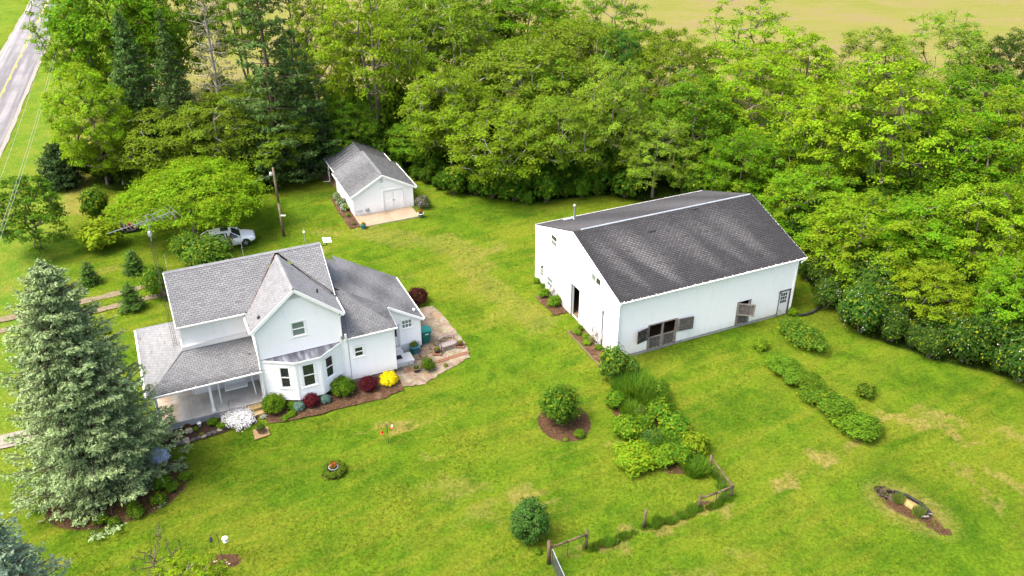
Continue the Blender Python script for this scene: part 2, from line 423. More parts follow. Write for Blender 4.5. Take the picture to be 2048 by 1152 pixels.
def mat_ground():
    t = NT('lawn')
    a = t.node('ShaderNodeSeparateColor', Color=t.attr('mask').outputs['Color'])
    b = t.node('ShaderNodeSeparateColor', Color=t.attr('mask2').outputs['Color'])
    big = t.noise(0.11, 4, 0.6); mid = t.noise(0.55, 5, 0.62, dist=0.6); sm = t.noise(2.6, 5, 0.7); fine = t.noise(11, 4, 0.75); tiny = t.noise(45, 3, 0.8)
    streak = t.noise(0.5, 4, 0.6, t.mapping((0.35, 2.2, 1), (0, 0, -0.55)))
    brk = t.math('ADD', t.math('MULTIPLY', sm, 0.6), t.math('MULTIPLY', fine, 0.4))
    # healthy turf: three greens
    c = t.mix(t.smooth(mid, 0.32, 0.64), (0.062, 0.14, 0.007), (0.125, 0.208, 0.011))
    c = t.mix(t.math('MULTIPLY', t.smooth(t.math('ADD', t.math('MULTIPLY', big, 0.5), t.math('MULTIPLY', streak, 0.5)), 0.42, 0.62), 0.7), c, (0.2, 0.22, 0.02))
    c = t.mix(t.math('MULTIPLY', t.smooth(sm, 0.55, 0.75), 0.3), c, (0.17, 0.18, 0.04))
    # masks
    c = t.mix(t.math('MULTIPLY', b.outputs[1], 0.8), c, t.mix(t.smooth(mid, 0.35, 0.65), (0.12, 0.23, 0.02), (0.2, 0.25, 0.03)))
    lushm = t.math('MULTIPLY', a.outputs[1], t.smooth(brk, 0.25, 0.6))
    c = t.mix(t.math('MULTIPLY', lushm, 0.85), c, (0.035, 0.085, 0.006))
    drym = t.smooth(t.math('ADD', a.outputs[0], t.math('MULTIPLY_ADD', brk, 1.1, -0.62)), 0.05, 0.95)
    c = t.mix(t.math('MULTIPLY', drym, 0.72), c, t.mix(t.smooth(sm, 0.3, 0.7), (0.24, 0.19, 0.045), (0.36, 0.28, 0.09)))
    spots = t.smooth(t.noise(0.9, 5, 0.7, dist=1.0), 0.66, 0.8)
    c = t.mix(t.math('MULTIPLY', spots, 0.5), c, (0.3, 0.24, 0.07))
    soil = t.mix(t.smooth(fine, 0.3, 0.7), (0.06, 0.032, 0.018), (0.17, 0.1, 0.055))
    dm = t.smooth(t.math('ADD', a.outputs[2], t.math('MULTIPLY_ADD', brk, 0.8, -0.4)), 0.35, 0.62)
    c = t.mix(dm, c, soil)
    bm = t.smooth(t.math('ADD', b.outputs[2], t.math('MULTIPLY_ADD', brk, 1.2, -0.6)), 0.35, 0.7)
    c = t.mix(bm, c, t.mix(t.smooth(sm, 0.42, 0.62), (0.012, 0.011, 0.012), (0.14, 0.1, 0.07)))
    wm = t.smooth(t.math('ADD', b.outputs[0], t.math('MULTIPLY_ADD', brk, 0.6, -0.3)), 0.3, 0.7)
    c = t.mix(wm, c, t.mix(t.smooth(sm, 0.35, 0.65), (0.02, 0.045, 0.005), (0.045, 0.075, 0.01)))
    # blade-scale light and dark flecks
    grain = t.noise(5.0, 6, 0.85)
    fl = t.math('ADD', t.math('MULTIPLY', t.smooth(grain, 0.32, 0.68), 0.6), t.math('MULTIPLY', t.smooth(tiny, 0.25, 0.75), 0.4))
    k = t.math('MULTIPLY_ADD', fl, 0.85, 0.28)
    c = t.mix(1.0, c, t.node('ShaderNodeCombineColor', Red=k, Green=k, Blue=k).outputs[0], 'MULTIPLY')
    t.bump(t.math('ADD', t.math('MULTIPLY', fine, 1.0), t.math('MULTIPLY', tiny, 0.6)), 0.9, 0.09)
    return t.done(c, 0.95, 0.02)
M['lawn'] = mat_ground()
tag(link('ground', ground_me, M['lawn']), 'mown green lawn with dry yellow patches around the farm buildings', kind='structure')

def sheet(name, pts, z, mat, label, parent=None):
    o = MB().poly([(x, y, z) for x, y in pts]).build(name, mat, parent)
    return tag(o, label, kind='structure')
def rim(pts, n=5, amp=0.12, closed=True):
    """a wobbly outline through the corner points"""
    out = []
    m = len(pts)
    for i in range(m):
        (ax, ay), (bx, by) = pts[i], pts[(i + 1) % m]
        for k in range(n):
            f = k / n
            out.append((ax + (bx - ax) * f + random.uniform(-amp, amp), ay + (by - ay) * f + random.uniform(-amp, amp)))
    return out
def hw(u, v, o=(-15.7835, 45.7021)):
    c, s = math.cos(H_ANG), math.sin(H_ANG)
    return (o[0] + u * c - v * s, o[1] + u * s + v * c)
BO, GO = (7.2109, 50.7581), (-14.4135, 73.6114)

# far field of stubble
def mat_field():
    t = NT('stubble_field')
    v = t.mapping((0.05, 1.6, 1), (0, 0, -0.06))
    n1 = t.noise(0.6, 6, 0.7, v); n2 = t.noise(0.09, 4, 0.6); n3 = t.noise(3.0, 4, 0.7, t.mapping((0.4, 1.6, 1)))
    f = t.math('ADD', t.math('MULTIPLY', n1, 0.45), t.math('ADD', t.math('MULTIPLY', n2, 0.35), t.math('MULTIPLY', n3, 0.2)))
    c = t.ramp(f, [(0.34, (0.155, 0.105, 0.07)), (0.42, (0.16, 0.125, 0.06)), (0.49, (0.15, 0.14, 0.035)), (0.62, (0.11, 0.13, 0.014))])
    t.bump(n3, 0.6, 0.1)
    return t.done(c, 0.95, 0.1)
M['field'] = mat_field()
fld = [(-46, 106), (-20, 103), (20, 102), (60, 101), (110, 98), (1500, 100), (1500, 3000), (-1000, 3000), (-300, 860)]
sheet('field', fld, 0.05, M['field'], 'pale stubble field beyond the wood')

# road
def mat_road():
    t = NT('asphalt')
    v = t.mapping((1, 1, 1), (0, 0, -0.327))
    wear = t.noise(0.7, 4, 0.6, t.mapping((1.6, 0.06, 1), (0, 0, -0.327)))
    n = t.noise(0.35, 5, 0.65); f = t.noise(14, 3, 0.7)
    c = t.mix(t.smooth(wear, 0.35, 0.65), (0.09, 0.087, 0.09), (0.2, 0.192, 0.192))
    c = t.mix(t.math('MULTIPLY', t.smooth(n, 0.45, 0.7), 0.5), c, (0.085, 0.082, 0.088))
    c = t.mix(t.math('MULTIPLY', f, 0.25), c, (0.24, 0.23, 0.225))
    return t.done(c, 0.9, 0.2)
M['road'] = mat_road()
M['paint_y'] = solid('yellow_road_paint', (0.42, 0.28, 0.04), 0.7, 0.3, 0.3, 2.5)
M['paint_w'] = solid('white_road_paint', (0.5, 0.5, 0.48), 0.7, 0.3, 0.25, 2.5)
M['gravel'] = solid('grey_gravel', (0.22, 0.2, 0.175), 0.95, 0.1, 0.4, 5, dirt=((0.2, 0.2, 0.08), 0.6), bump=0.6)
RD = Vector((-0.3209, 0.9471, 0)); RN = Vector((0.9471, 0.3209, 0)); RC = Vector((-63.9, 107.4, 0))
def rp(s, o, z=0.0):
    p = RC + RD * s + RN * o
    return (p.x, p.y, z)
def strip(s0, s1, o0, o1, z, n=1):
    m = MB()
    for i in range(n):
        a, b = s0 + (s1 - s0) * i / n, s0 + (s1 - s0) * (i + 1) / n
        m.poly([rp(a, o0, z), rp(a, o1, z), rp(b, o1, z), rp(b, o0, z)])
    return m
gr = MB()
pr = [rp(s, 2.5 + 0.65 + random.uniform(-.12, .12), 0.012) for s in np.arange(-70, 130, 2.0)]
pl = [rp(s, -2.5 - 0.5 + random.uniform(-.12, .12), 0.012) for s in np.arange(-70, 130, 2.0)]
for i in range(len(pr) - 1): gr.poly([pl[i], pr[i], pr[i + 1], pl[i + 1]])
tag(gr.build('road_verge', M['gravel']), 'gravel shoulder along the country road', kind='structure')
rd = strip(-75, 900, -2.62, 2.62, 0.04, 12).build('road', M['road'])
tag(rd, 'grey two-lane country road with a yellow centre line', kind='structure')
strip(-75, 900, -0.07, 0.07, 0.046, 8).build('centre_line', M['paint_y'], rd)
for s in np.arange(-20, 75, 5.6):
    strip(s, s + 1.5, 0.1, 0.26, 0.046).build('centre_dash', M['paint_y'], rd)
strip(-75, 900, -2.44, -2.34, 0.046, 8).build('edge_line', M['paint_w'], rd)

# driveway ruts, beds, patio
M['drive'] = solid('worn_gravel_track', (0.15, 0.12, 0.075), 0.95, 0.1, 0.35, 4, dirt=((0.09, 0.12, 0.015), 0.9), bump=0.5)
def ribbon(name, path, w, z, mat, label):
    m = MB(); L, R_ = [], []
    for i, p in enumerate(path):
        a = path[max(i - 1, 0)]; b = path[min(i + 1, len(path) - 1)]
        d = Vector((b[0] - a[0], b[1] - a[1], 0)).normalized(); n = Vector((-d.y, d.x, 0))
        k = w / 2 * random.uniform(0.75, 1.2)
        L.append((p[0] + n.x * k, p[1] + n.y * k, z)); R_.append((p[0] - n.x * k, p[1] - n.y * k, z))
    for i in range(len(path) - 1): m.poly([R_[i], R_[i + 1], L[i + 1], L[i]])
    return tag(m.build(name, mat), label, kind='structure')
def lerp_path(pts, n=8):
    out = []
    for (a, b) in zip(pts[:-1], pts[1:]):
        for k in range(n): out.append((a[0] + (b[0] - a[0]) * k / n, a[1] + (b[1] - a[1]) * k / n))
    return out + [pts[-1]]
ribbon('driveway', lerp_path([(-52, 50.5), (-40, 55), (-32.0, 59.2), (-28.2, 61.5), (-25, 63.6)], 10), 0.75, 0.02, M['drive'], 'farther wheel track of the gravel driveway')
ribbon('driveway', lerp_path([(-52, 48.3), (-40, 53.2), (-31.3, 57.4), (-27.5, 59.6), (-24, 61.8)], 10), 0.75, 0.02, M['drive'], 'nearer wheel track of the gravel driveway')

def mat_patio():
    t = NT('pink_gravel')
    n = t.noise(1.6, 5, 0.65); f = t.node('ShaderNodeTexVoronoi', Scale=22.0, Vector=t.coord()).outputs['Color']
    c = t.mix(t.smooth(n, 0.35, 0.65), (0.14, 0.108, 0.068), (0.235, 0.197, 0.145))
    c = t.mix(0.45, c, f, 'OVERLAY')
    c = t.mix(t.math('MULTIPLY', t.smooth(t.noise(0.8, 5), 0.55, 0.7), 0.6), c, (0.19, 0.1, 0.042))
    t.bump(t.noise(30, 2), 0.7, 0.02)
    return t.done(c, 0.95, 0.1)
M['patio'] = mat_patio()
def mat_mulch():
    t = NT('mulch')
    n = t.noise(9, 4, 0.7); b = t.noise(1.2, 4)
    c = t.mix(t.smooth(n, 0.35, 0.65), (0.03, 0.016, 0.01), (0.105, 0.058, 0.032))
    c = t.mix(t.math('MULTIPLY', t.smooth(b, 0.5, 0.7), 0.5), c, (0.16, 0.11, 0.065))
    t.bump(n, 0.9, 0.04)
    return t.done(c, 0.95, 0.1)
M['mulch'] = mat_mulch()
M['darksoil'] = solid('dark_soil', (0.035, 0.022, 0.016), 0.95, 0.1, 0.5, 6, bump=0.8)
def bed(name, uv, z, mat, label, o=(-15.7835, 45.7021), amp=0.1):
    return sheet(name, [hw(u, v, o) for u, v in rim(uv, 6, amp)], z, mat, label)
patio = bed('patio', [(8.64, -1.85), (10.1, -2.05), (11.2, -1.5), (12.6, -0.9), (14.0, -0.45), (14.3, 1.4), (14.25, 4.0), (14.0, 7.2), (11.2, 7.4), (11.2, 2.0), (8.64, 0.0)], 0.03, M['patio'], 'pinkish gravel patio beside the back door')
bed('flower_bed', [(-0.3, -0.6), (-0.3, -1.9), (1.5, -2.3), (4.4, -2.35), (6.9, -2.5), (8.5, -2.1), (8.62, 0.05), (0, 0.05)], 0.034, M['mulch'], 'brown mulch bed below the bay window')
bed('flower_bed', [(-6.85, 0.1), (-6.4, -1.7), (-5.0, -1.75), (-2.6, -1.65), (-1.2, -1.6), (-0.3, -0.6), (-0.1, 0.1)], 0.026, M['darksoil'], 'dark soil bed in front of the porch')
bed('flower_bed', [(-1.15, -2.2), (-1.05, 5.0), (-0.55, 5.6), (-0.02, 5.6), (-0.02, -2.2)], 0.03, M['mulch'], 'narrow mulch bed along the side of the garage', GO)
bed('flower_bed', [(-1.35, 7.0), (-1.35, 10.1), (-0.05, 10.2), (-0.05, 6.9)], 0.03, M['mulch'], 'mulch bed by the walk door end of the barn', BO)
bed('flower_bed', [(-1.35, 1.0), (-1.35, 4.5), (-0.05, 4.7), (-0.05, -0.6), (-0.9, -0.5)], 0.03, M['mulch'], 'mulch bed under the right sliding barn door', BO)
bed('bare_ground', [(-1.3, 10.3), (-0.3, 9.4), (0.2, 6.3), (5.4, 6.3), (5.4, 13.5), (0.8, 14.6)], 0.03, M['dirtfloor'], 'brown bare ground under and behind the open shed', GO)
M['walk'] = solid('pale_brick_walk', (0.21, 0.185, 0.15), 0.9, 0.2, 0.25, 5, bump=0.3)
wk = sheet('path', [(-34.5, 40.0), (-34.2, 41.6), (-27.5, 44.3), (-27.0, 42.9)], 0.03, M['walk'], 'pale stone walk leading towards the porch')
for i in range(7):
    a = Vector((-34.4, 40.3, 0.036)).lerp(Vector((-27.2, 43.2, 0.036)), i / 7.0)
    b = a + Vector((0.93, 0.37, 0)) * 0.98
    n_ = Vector((-0.37, 0.93, 0)) * 1.05
    MB().prism([a, b, b + n_, a + n_], (0, 0, 0.025)).build('paving_slab', M['walk'], wk)
tag(MB().beam((-31.6, 41.0, 0.05), (-31.9, 42.4, 0.05), 0.14, 0.14).build('path_edge', M['walk']), 'pale kerb across the stone walk', kind='structure')
# square stepping stones set in the patio
M['paver'] = solid('brown_paver', (0.14, 0.105, 0.066), 0.9, 0.15, 0.3, 6, dirt=((0.3, 0.25, 0.17), 0.5), bump=0.3)
for (u, v) in ((10.55, 1.0), (11.02, 1.12), (11.52, 1.45), (11.98, 1.72), (12.4, 2.1), (13.35, 2.7), (12.9, 2.4)):
    m = MB(); r = 0.27
    c0 = Vector((*hw(u, v), 0.035)); a = H_ANG + random.uniform(-.12, .12)
    ax, ay = Vector((math.cos(a), math.sin(a), 0)) * r, Vector((-math.sin(a), math.cos(a), 0)) * r
    m.obox(c0 + Vector((0, 0, 0.02)), ax, ay, (0, 0, 0.025))
    m.build('paver', M['paver'], patio)
M['brick'] = solid('old_brick', (0.17, 0.085, 0.046), 0.9, 0.15, 0.35, 6, dirt=((0.17, 0.13, 0.09), 0.5), bump=0.3)
for r_ in range(3):
    for k in range(22):
        u = 9.2 + k * 0.225 + (r_ % 2) * 0.1; v = -0.35 + 0.0 * r_ + 0.1 * r_ + random.uniform(-.01, .01) + (k * 0.02)
        c0 = Vector((*hw(u, v), 0.035 + random.uniform(0, .01)))
        MB().obox(c0 + Vector((0, 0, 0.01)), Vector((math.cos(H_ANG), math.sin(H_ANG), 0)) * 0.1, Vector((-math.sin(H_ANG), math.cos(H_ANG), 0)) * 0.045, (0, 0, 0.02)).build('brick', M['brick'], patio)

# ---------------------------------------------------------------- helpers: buildings
def interval(poly, z):
    """u-interval of a convex polygon of (u, z) at height z"""
    us = []
    n = len(poly)
    for i in range(n):
        (u0, z0), (u1, z1) = poly[i], poly[(i + 1) % n]
        if abs(z1 - z0) < 1e-9:
            if abs(z - z0) < 1e-6: us += [u0, u1]
        elif min(z0, z1) - 1e-9 <= z <= max(z0, z1) + 1e-9:
            us.append(u0 + (u1 - u0) * (z - z0) / (z1 - z0))
    return (min(us), max(us)) if us else None

def lap_wall(name, P, poly, holes, mat, parent, course=0.2, proud=0.065):
    """clapboard wall. P(u, z, out) gives a point; poly is convex in (u, z); holes (u0, u1, z0, z1)"""
    m = MB()
    z0, z1 = min(p[1] for p in poly), max(p[1] for p in poly)
    zs = {z0, z1}
    k = 0
    while z0 + k * course < z1: zs.add(round(z0 + k * course, 5)); k += 1
    for h in holes: zs.update((h[2], h[3]))
    for p in poly: zs.add(p[1])
    zs = sorted(z for z in zs if z0 - 1e-6 <= z <= z1 + 1e-6)
    for a, b in zip(zs[:-1], zs[1:]):
        if b - a < 1e-4: continue
        ia, ib = interval(poly, a + 1e-5), interval(poly, b - 1e-5)
        if not ia or not ib: continue
        fa = 1 - ((a - z0 + 1e-6) % course) / course
        fb = 1 - ((b - z0 - 1e-6) % course) / course
        oa, ob = proud * fa, proud * fb
        cuts = sorted([(h[0], h[1]) for h in holes if h[2] <= a + 1e-6 and h[3] >= b - 1e-6])
        la, ra, lb, rb = ia[0], ia[1], ib[0], ib[1]
        segs = []
        ca, cb = la, lb
        for h0, h1 in cuts:
            segs.append((ca, h0, cb, h0)); ca = cb = h1
        segs.append((ca, ra, cb, rb))
        for s0, s1, t0, t1 in segs:
            if s1 - s0 < 1e-4 and t1 - t0 < 1e-4: continue
            m.poly([P(s0, a, oa), P(s1, a, oa), P(t1, b, ob), P(t0, b, ob)])
            if fa > 0.97: m.poly([P(s0, a, 0), P(s1, a, 0), P(s1, a, oa), P(s0, a, oa)])
    # reveals of the openings
    for h0, h1, a, b in holes:
        for q in (((h0, a), (h0, b)), ((h1, a), (h1, b)), ((h0, a), (h1, a)), ((h0, b), (h1, b))):
            (ua, za), (ub, zb) = q
            m.poly([P(ua, za, 0.02), P(ub, zb, 0.02), P(ub, zb, -0.12), P(ua, za, -0.12)])
    return m.build(name, mat, parent)

def plane_front(V):        # wall facing -V
    return lambda u, z, o: (u, V - o, z)
def plane_back(V):
    return lambda u, z, o: (u, V + o, z)
def plane_left(U):         # facing -U
    return lambda v, z, o: (U - o, v, z)
def plane_right(U):
    return lambda v, z, o: (U + o, v, z)
def plane_line(a, b):
    """vertical wall from plan point a to plan point b, facing to the right of a->b"""
    a, b = Vector((*a, 0)), Vector((*b, 0)); d = (b - a).normalized(); n = Vector((d.y, -d.x, 0))
    def P(s, z, o):
        p = a + d * s + n * o
        return (p.x, p.y, z)
    return P

def window(parent, P, u0, u1, z0, z1, style='sash', casing=0.1, glass=None, lower=None, name='window', flat=False):
    """casing, sash bars and glass; P as for the wall"""
    f = MB()
    def bar(a, b, c, d, o0, o1):
        q = [P(a, c, o0), P(b, c, o0), P(b, d, o0), P(a, d, o0)]
        if flat: o0, o1 = (o0 if o0 > 0 else .0), min(o1, .028)
        q = [P(a, c, o0), P(b, c, o0), P(b, d, o0), P(a, d, o0)]
        v = Vector(P(a, c, o1)) - Vector(P(a, c, o0))
        f.prism(q, v)
    k = casing
    bar(u0 - k, u1 + k, z1, z1 + k, 0.02, 0.07); bar(u0 - k - .03, u1 + k + .03, z0 - k * 0.7, z0, 0.02, 0.09)
    bar(u0 - k, u0, z0, z1, 0.02, 0.065); bar(u1, u1 + k, z0, z1, 0.02, 0.065)
    e = 0.035
    cells = []
    if style == 'sash':
        zm = (z0 + z1) / 2
        bar(u0, u1, zm - e * .8, zm + e * .8, -0.03, 0.03)
        cells = [(u0, u1, zm + e * .8, z1), (u0, u1, z0, zm - e * .8)]
    elif style == 'slide':
        um = (u0 + u1) / 2
        bar(um - e, um + e, z0, z1, -0.03, 0.03)
        cells = [(u0, um - e, z0, z1), (um + e, u1, z0, z1)]
    else:
        nx, nz = style
        us = [u0 + (u1 - u0) * i / nx for i in range(nx + 1)]; zs = [z0 + (z1 - z0) * i / nz for i in range(nz + 1)]
        b = 0.022
        for u in us[1:-1]: bar(u - b, u + b, z0, z1, -0.03, 0.02)
        for z in zs[1:-1]: bar(u0, u1, z - b, z + b, -0.03, 0.021)
        for i in range(nx):
            for j in range(nz): cells.append((us[i] + b, us[i + 1] - b, zs[j] + b, zs[j + 1] - b))
    # slim stiles inside the casing
    bar(u0, u0 + e, z0, z1, -0.02, 0.04); bar(u1 - e, u1, z0, z1, -0.02, 0.04)
    bar(u0 + e, u1 - e, z1 - e, z1, -0.02, 0.04); bar(u0 + e, u1 - e, z0, z0 + e, -0.02, 0.04)
    w = f.build(name, M['trim'], parent)
    for i, (a, b, c, d) in enumerate(cells):
        go = .018 if flat else -.01
        g = MB().poly([P(a, c, go), P(b, c, go), P(b, d, go), P(a, d, go)])
        mt = (lower if (lower and i == 1) else glass) or M['glass']
        g.build('pane', mt, w)
    return w

def clip_convex(pts, poly):
    """clip 2-D polygon pts by the convex counter-clockwise polygon"""
    out = pts
    n = len(poly)
    for i in range(n):
        ax, ay = poly[i]; bx, by = poly[(i + 1) % n]
        inp, out = out, []
        if not inp: return []
        ds = [(bx - ax) * (p[1] - ay) - (by - ay) * (p[0] - ax) for p in inp]
        for j in range(len(inp)):
            p, q, dp, dq = inp[j], inp[(j + 1) % len(inp)], ds[j], ds[(j + 1) % len(inp)]
            if dp >= -1e-9: out.append(p)
            if (dp > 1e-9 and dq < -1e-9) or (dp < -1e-9 and dq > 1e-9):
                t = dp / (dp - dq); out.append((p[0] + (q[0] - p[0]) * t, p[1] + (q[1] - p[1]) * t))
    return out

def roof_plane(name, pts, mat, parent, colour, tab=0.3, course=0.145, thick=0.05, under=None, eave=None, gap=0.02):
    """pts: planar convex polygon, pts[0]->pts[1] the eave. Returns the slab; its child holds the shingle tabs.
    colour(s, t, length, height) -> (weathering, jitter, stain)"""
    P = [Vector(p) for p in pts]
    nrm = Vector((0, 0, 0))
    for i in range(len(P)):
        nrm += P[i].cross(P[(i + 1) % len(P)])
    nrm.normalize()
    if nrm.z < 0: nrm = -nrm
    ex = Vector((0, 0, 1)).cross(nrm).normalized()
    ey = nrm.cross(ex).normalized()
    flip = ey.z < 0
    if flip: ey = -ey
    o = min(P, key=lambda p: p.dot(ey))
    q = [((p - o).dot(ex), (p - o).dot(ey)) for p in P]
    area = sum(q[i][0] * q[(i + 1) % len(q)][1] - q[(i + 1) % len(q)][0] * q[i][1] for i in range(len(q)))
    if area < 0: q = q[::-1]
    slab = MB().prism([p - nrm * 0.012 for p in P], -nrm * thick).build(name, under or M['felt'], parent)
    s0, s1 = min(p[0] for p in q), max(p[0] for p in q)
    t1 = max(p[1] for p in q)
    Hh, Ll = t1, s1 - s0
    m = MB()
    nc = int(t1 / course) + 1
    for r in range(nc):
        ta, tb = r * course, min((r + 1) * course + 0.012, t1)
        sh = (r % 2) * tab * 0.5 + random.uniform(-.015, .015)
        k = -1
        while s0 + k * tab + sh < s1:
            a = s0 + k * tab + sh; b = a + tab - gap; k += 1
            if b < s0: continue
            c = clip_convex([(a, ta), (b, ta), (b, tb), (a, tb)], q)
            if len(c) < 3: continue
            lift = 0.022 + random.uniform(0, 0.006)
            h = lambda t: lift * (1 - (t - ta) / (tb - ta)) + 0.002
            top = [o + ex * s + ey * t + nrm * h(t) for s, t in c]
            m.cc = colour((a + b) / 2 - s0, (ta + tb) / 2, Ll, Hh)
            m.poly(top)
            for i in range(len(c)):
                j = (i + 1) % len(c)
                if h(c[i][1]) > 0.012 or h(c[j][1]) > 0.012:
                    if abs(c[i][1] - ta) < 1e-6 and abs(c[j][1] - ta) < 1e-6:
                        m.poly([top[i], top[j], o + ex * c[j][0] + ey * c[j][1], o + ex * c[i][0] + ey * c[i][1]])
    sh = m.build('shingles', mat, slab)
    tag(sh, kind='stuff')
    return slab

def gutter(parent, a, b, w=0.12, ticks=1.3, tick_in=None, mat=None, name='gutter'):
    """half-round trough from a to b with hanger straps; tick_in: the horizontal direction towards the roof"""
    a, b = Vector(a), Vector(b); d = (b - a); L = d.length; d.normalize()
    out = d.cross(Vector((0, 0, 1))).normalized()
    if tick_in is not None and out.dot(Vector(tick_in)) > 0: out = -out
    m = MB()
    prof = [(0.0, 0.0), (0.0, -0.09), (w * 0.8, -0.09), (w, 0.0), (w - 0.018, 0.0), (w * .8 - .018, -0.075), (0.018, -0.075), (0.018, 0.0)]
    A = [a + out * x + Vector((0, 0, z)) for x, z in prof]
    m.prism(A, d * L)
    n = max(1, int(L / ticks))
    for i in range(n):
        p = a + d * (L * (i + 0.5) / n)
        m.beam(p + out * w, p - out * 0.06 + Vector((0, 0, 0.05)), 0.03, 0.01)
    return m.build(name, mat or M['trim'], parent)

def ridge_cap(parent, a, b, mat, w=0.16, drop=0.1, name='ridge_cap', piece=0.3, colour=(0.55, .5, 0)):
    a, b = Vector(a), Vector(b); d = b - a; L = d.length; d.normalize()
    sd = d.cross(Vector((0, 0, 1))).normalized()
    m = MB(); n = max(1, int(L / piece))
    for i in range(n):
        p, q = a + d * (L * i / n), a + d * (L * (i + 1) / n + 0.02)
        up0, up1 = Vector((0, 0, 0.035)), Vector((0, 0, 0.02))
        m.cc = (colour[0] + random.uniform(-.1, .1), random.random(), colour[2])
        m.poly([p + sd * w - Vector((0, 0, drop)) + up0, p + up0, q + up1, q + sd * w - Vector((0, 0, drop)) + up1])
        m.poly([p + up0, p - sd * w - Vector((0, 0, drop)) + up0, q - sd * w - Vector((0, 0, drop)) + up1, q + up1])
    return m.build(name, mat, parent)

def fascia(parent, a, b, h=0.2, t=0.05, mat=None, name='fascia', drop=0.02):
    a, b = Vector(a), Vector(b)
    dz = Vector((0, 0, -h / 2 - drop))
    return MB().beam(a + dz, b + dz, t, h).build(name, mat or M['trim'], parent)

def downspout(parent, pts, name='downspout'):
    m = MB()
    for p, q in zip(pts[:-1], pts[1:]): m.beam(p, q, 0.07, 0.07, (0.3, 0.2, 1))
    return m.build(name, M['trim'], parent)

# ---------------------------------------------------------------- farmhouse
house = thing('farmhouse', 'white two-storey farmhouse with grey shingle roofs and a front porch', 'house', (*hw(0, 0), 0), H_ANG)
J = lambda: random.random()
def col_house(stain_lo=0.0, light=0.35, eave_dark=0.35):
    ph = random.uniform(0, 9)
    def f(s, t, L, Hh):
        w = light + 0.22 * math.sin(s * 0.7 + ph) * math.sin(t * 1.1 + ph) + random.uniform(-.07, .07)
        st = stain_lo + eave_dark * max(0, 1 - t / 0.55) * random.uniform(.3, 1) + (0.3 if random.random() < 0.02 else 0)
        return (min(1, max(0, w)), J(), min(1, max(0, st)))
    return f
def addition_col(s, t, L, Hh):
    st = 0.34 + 0.3 * math.sin(s * 1.3 + t * 0.8) * math.sin(t * 1.7) + random.uniform(-.12, .12)
    return (0.3, J(), min(.85, max(0.05, st)))
hS, hT = M['shingle_house'], M['trim']

# foundations
MB().box(0.05, 8.57, 0.05, 7.05, -0.2, 0.36).build('foundation', M['foundation'], house)
MB().box(8.57, 11.12, 2.15, 8.0, -0.2, 0.3).build('foundation', M['foundation'], house)
# gable wing
zE, zA = 5.78, 8.08
gw = (2.22, 3.01, 4.69, 5.69)
lap_wall('wall', plane_front(0.0), [(0, .36), (5.17, .36), (5.17, zE), (2.585, zA), (0, zE)], [gw], M['siding'], house)
window(house, plane_front(0.0), *gw, glass=M['screen'])
lap_wall('wall', plane_left(0.0), [(0, .36), (2.4, .36), (2.4, zE), (0, zE)], [], M['siding'], house)
lap_wall('wall', plane_right(5.17), [(0, .36), (7.1, .36), (7.1, 5.9), (4.75, 8.1), (2.4, 5.9), (0, 5.6)], [], M['siding'], house)
# main block
lap_wall('wall', plane_front(2.4), [(-4.17, .5), (0, .5), (0, 5.95), (-4.17, 5.95)], [], M['siding'], house)
lap_wall('wall', plane_left(-4.17), [(2.4, .3), (7.1, .3), (7.1, 5.95), (4.75, 8.1), (2.4, 5.95)], [(4.3, 5.2, 4.9, 6.2)], M['siding'], house)
window(house, plane_left(-4.17), 4.3, 5.2, 4.9, 6.2)
lap_wall('wall', plane_back(7.1), [(-4.17, .3), (5.17, .3), (5.17, 5.95), (-4.17, 5.95)], [], M['siding'], house)
# corner boards
for (u, v, z0, z1) in ((-0.02, -0.02, .36, 5.72), (5.19, -0.02, .36, 5.72), (-4.19, 2.38, 4.1, 5.9), (8.64, -0.02, .36, 3.75), (11.19, 2.08, .3, 2.55)):
    MB().box(u - .055, u + .055, v - .055, v + .055, z0, z1).build('corner_board', hT, house)
# attic louvre under the peak
lv = MB()
for i in range(5): lv.box(2.585 - .42 + i * .075, 2.585 + .42 - i * .075, -0.075, -0.03, 7.4 + i * 0.075, 7.45 + i * 0.075)
lv.build('vent', M['panel'], house)
# addition
aw = (5.99, 6.55, 2.06, 2.77)
lap_wall('wall', plane_front(0.0), [(5.245, .36), (8.62, .36), (8.62, 3.78), (5.245, 3.78)], [aw], M['siding'], house)
window(house, plane_front(0.0), *aw, casing=0.14, glass=M['glass'])
lap_wall('wall', plane_right(8.62), [(0, .36), (2.1, .36), (2.1, 4.1), (0, 3.75)], [], M['siding'], house)
e6 = (9.91, 10.62, 1.98, 2.62)
dr = (8.9, 9.62, .75, 2.32)
lap_wall('wall', plane_front(2.1), [(8.62, .72), (11.17, .72), (11.17, 2.62), (8.95, 4.0), (8.62, 4.1)], [e6, dr], M['siding'], house)
MB().box(9.65, 11.15, 2.06, 2.1, 0.0, .72).build('skirting', M['panel'], house)
window(house, plane_front(2.1), *e6, style=(3, 2), casing=0.08, glass=M['screen'])
lap_wall('wall', plane_right(11.17), [(2.1, .3), (8.05, .3), (8.05, 2.6), (2.1, 2.6)], [], M['siding'], house)
lap_wall('wall', plane_back(8.05), [(5.2, .3), (11.17, .3), (11.17, 2.6), (5.2, 5.3)], [], M['siding'], house)
# back door with its glass
dm = MB(); dm.box(8.9, 9.62, 2.09, 2.13, .75, 2.32); dm.box(8.8, 8.9, 2.03, 2.1, .75, 2.42); dm.box(9.62, 9.72, 2.03, 2.1, .75, 2.42); dm.box(8.8, 9.72, 2.03, 2.1, 2.32, 2.42)
door = dm.build('door', M['panel'], house)
MB().box(9.02, 9.5, 2.075, 2.085, 1.45, 2.2).build('pane', M['glass'], door)
MB().ball((9.54, 2.05, 1.5), .03).build('handle', M['dark'], door)
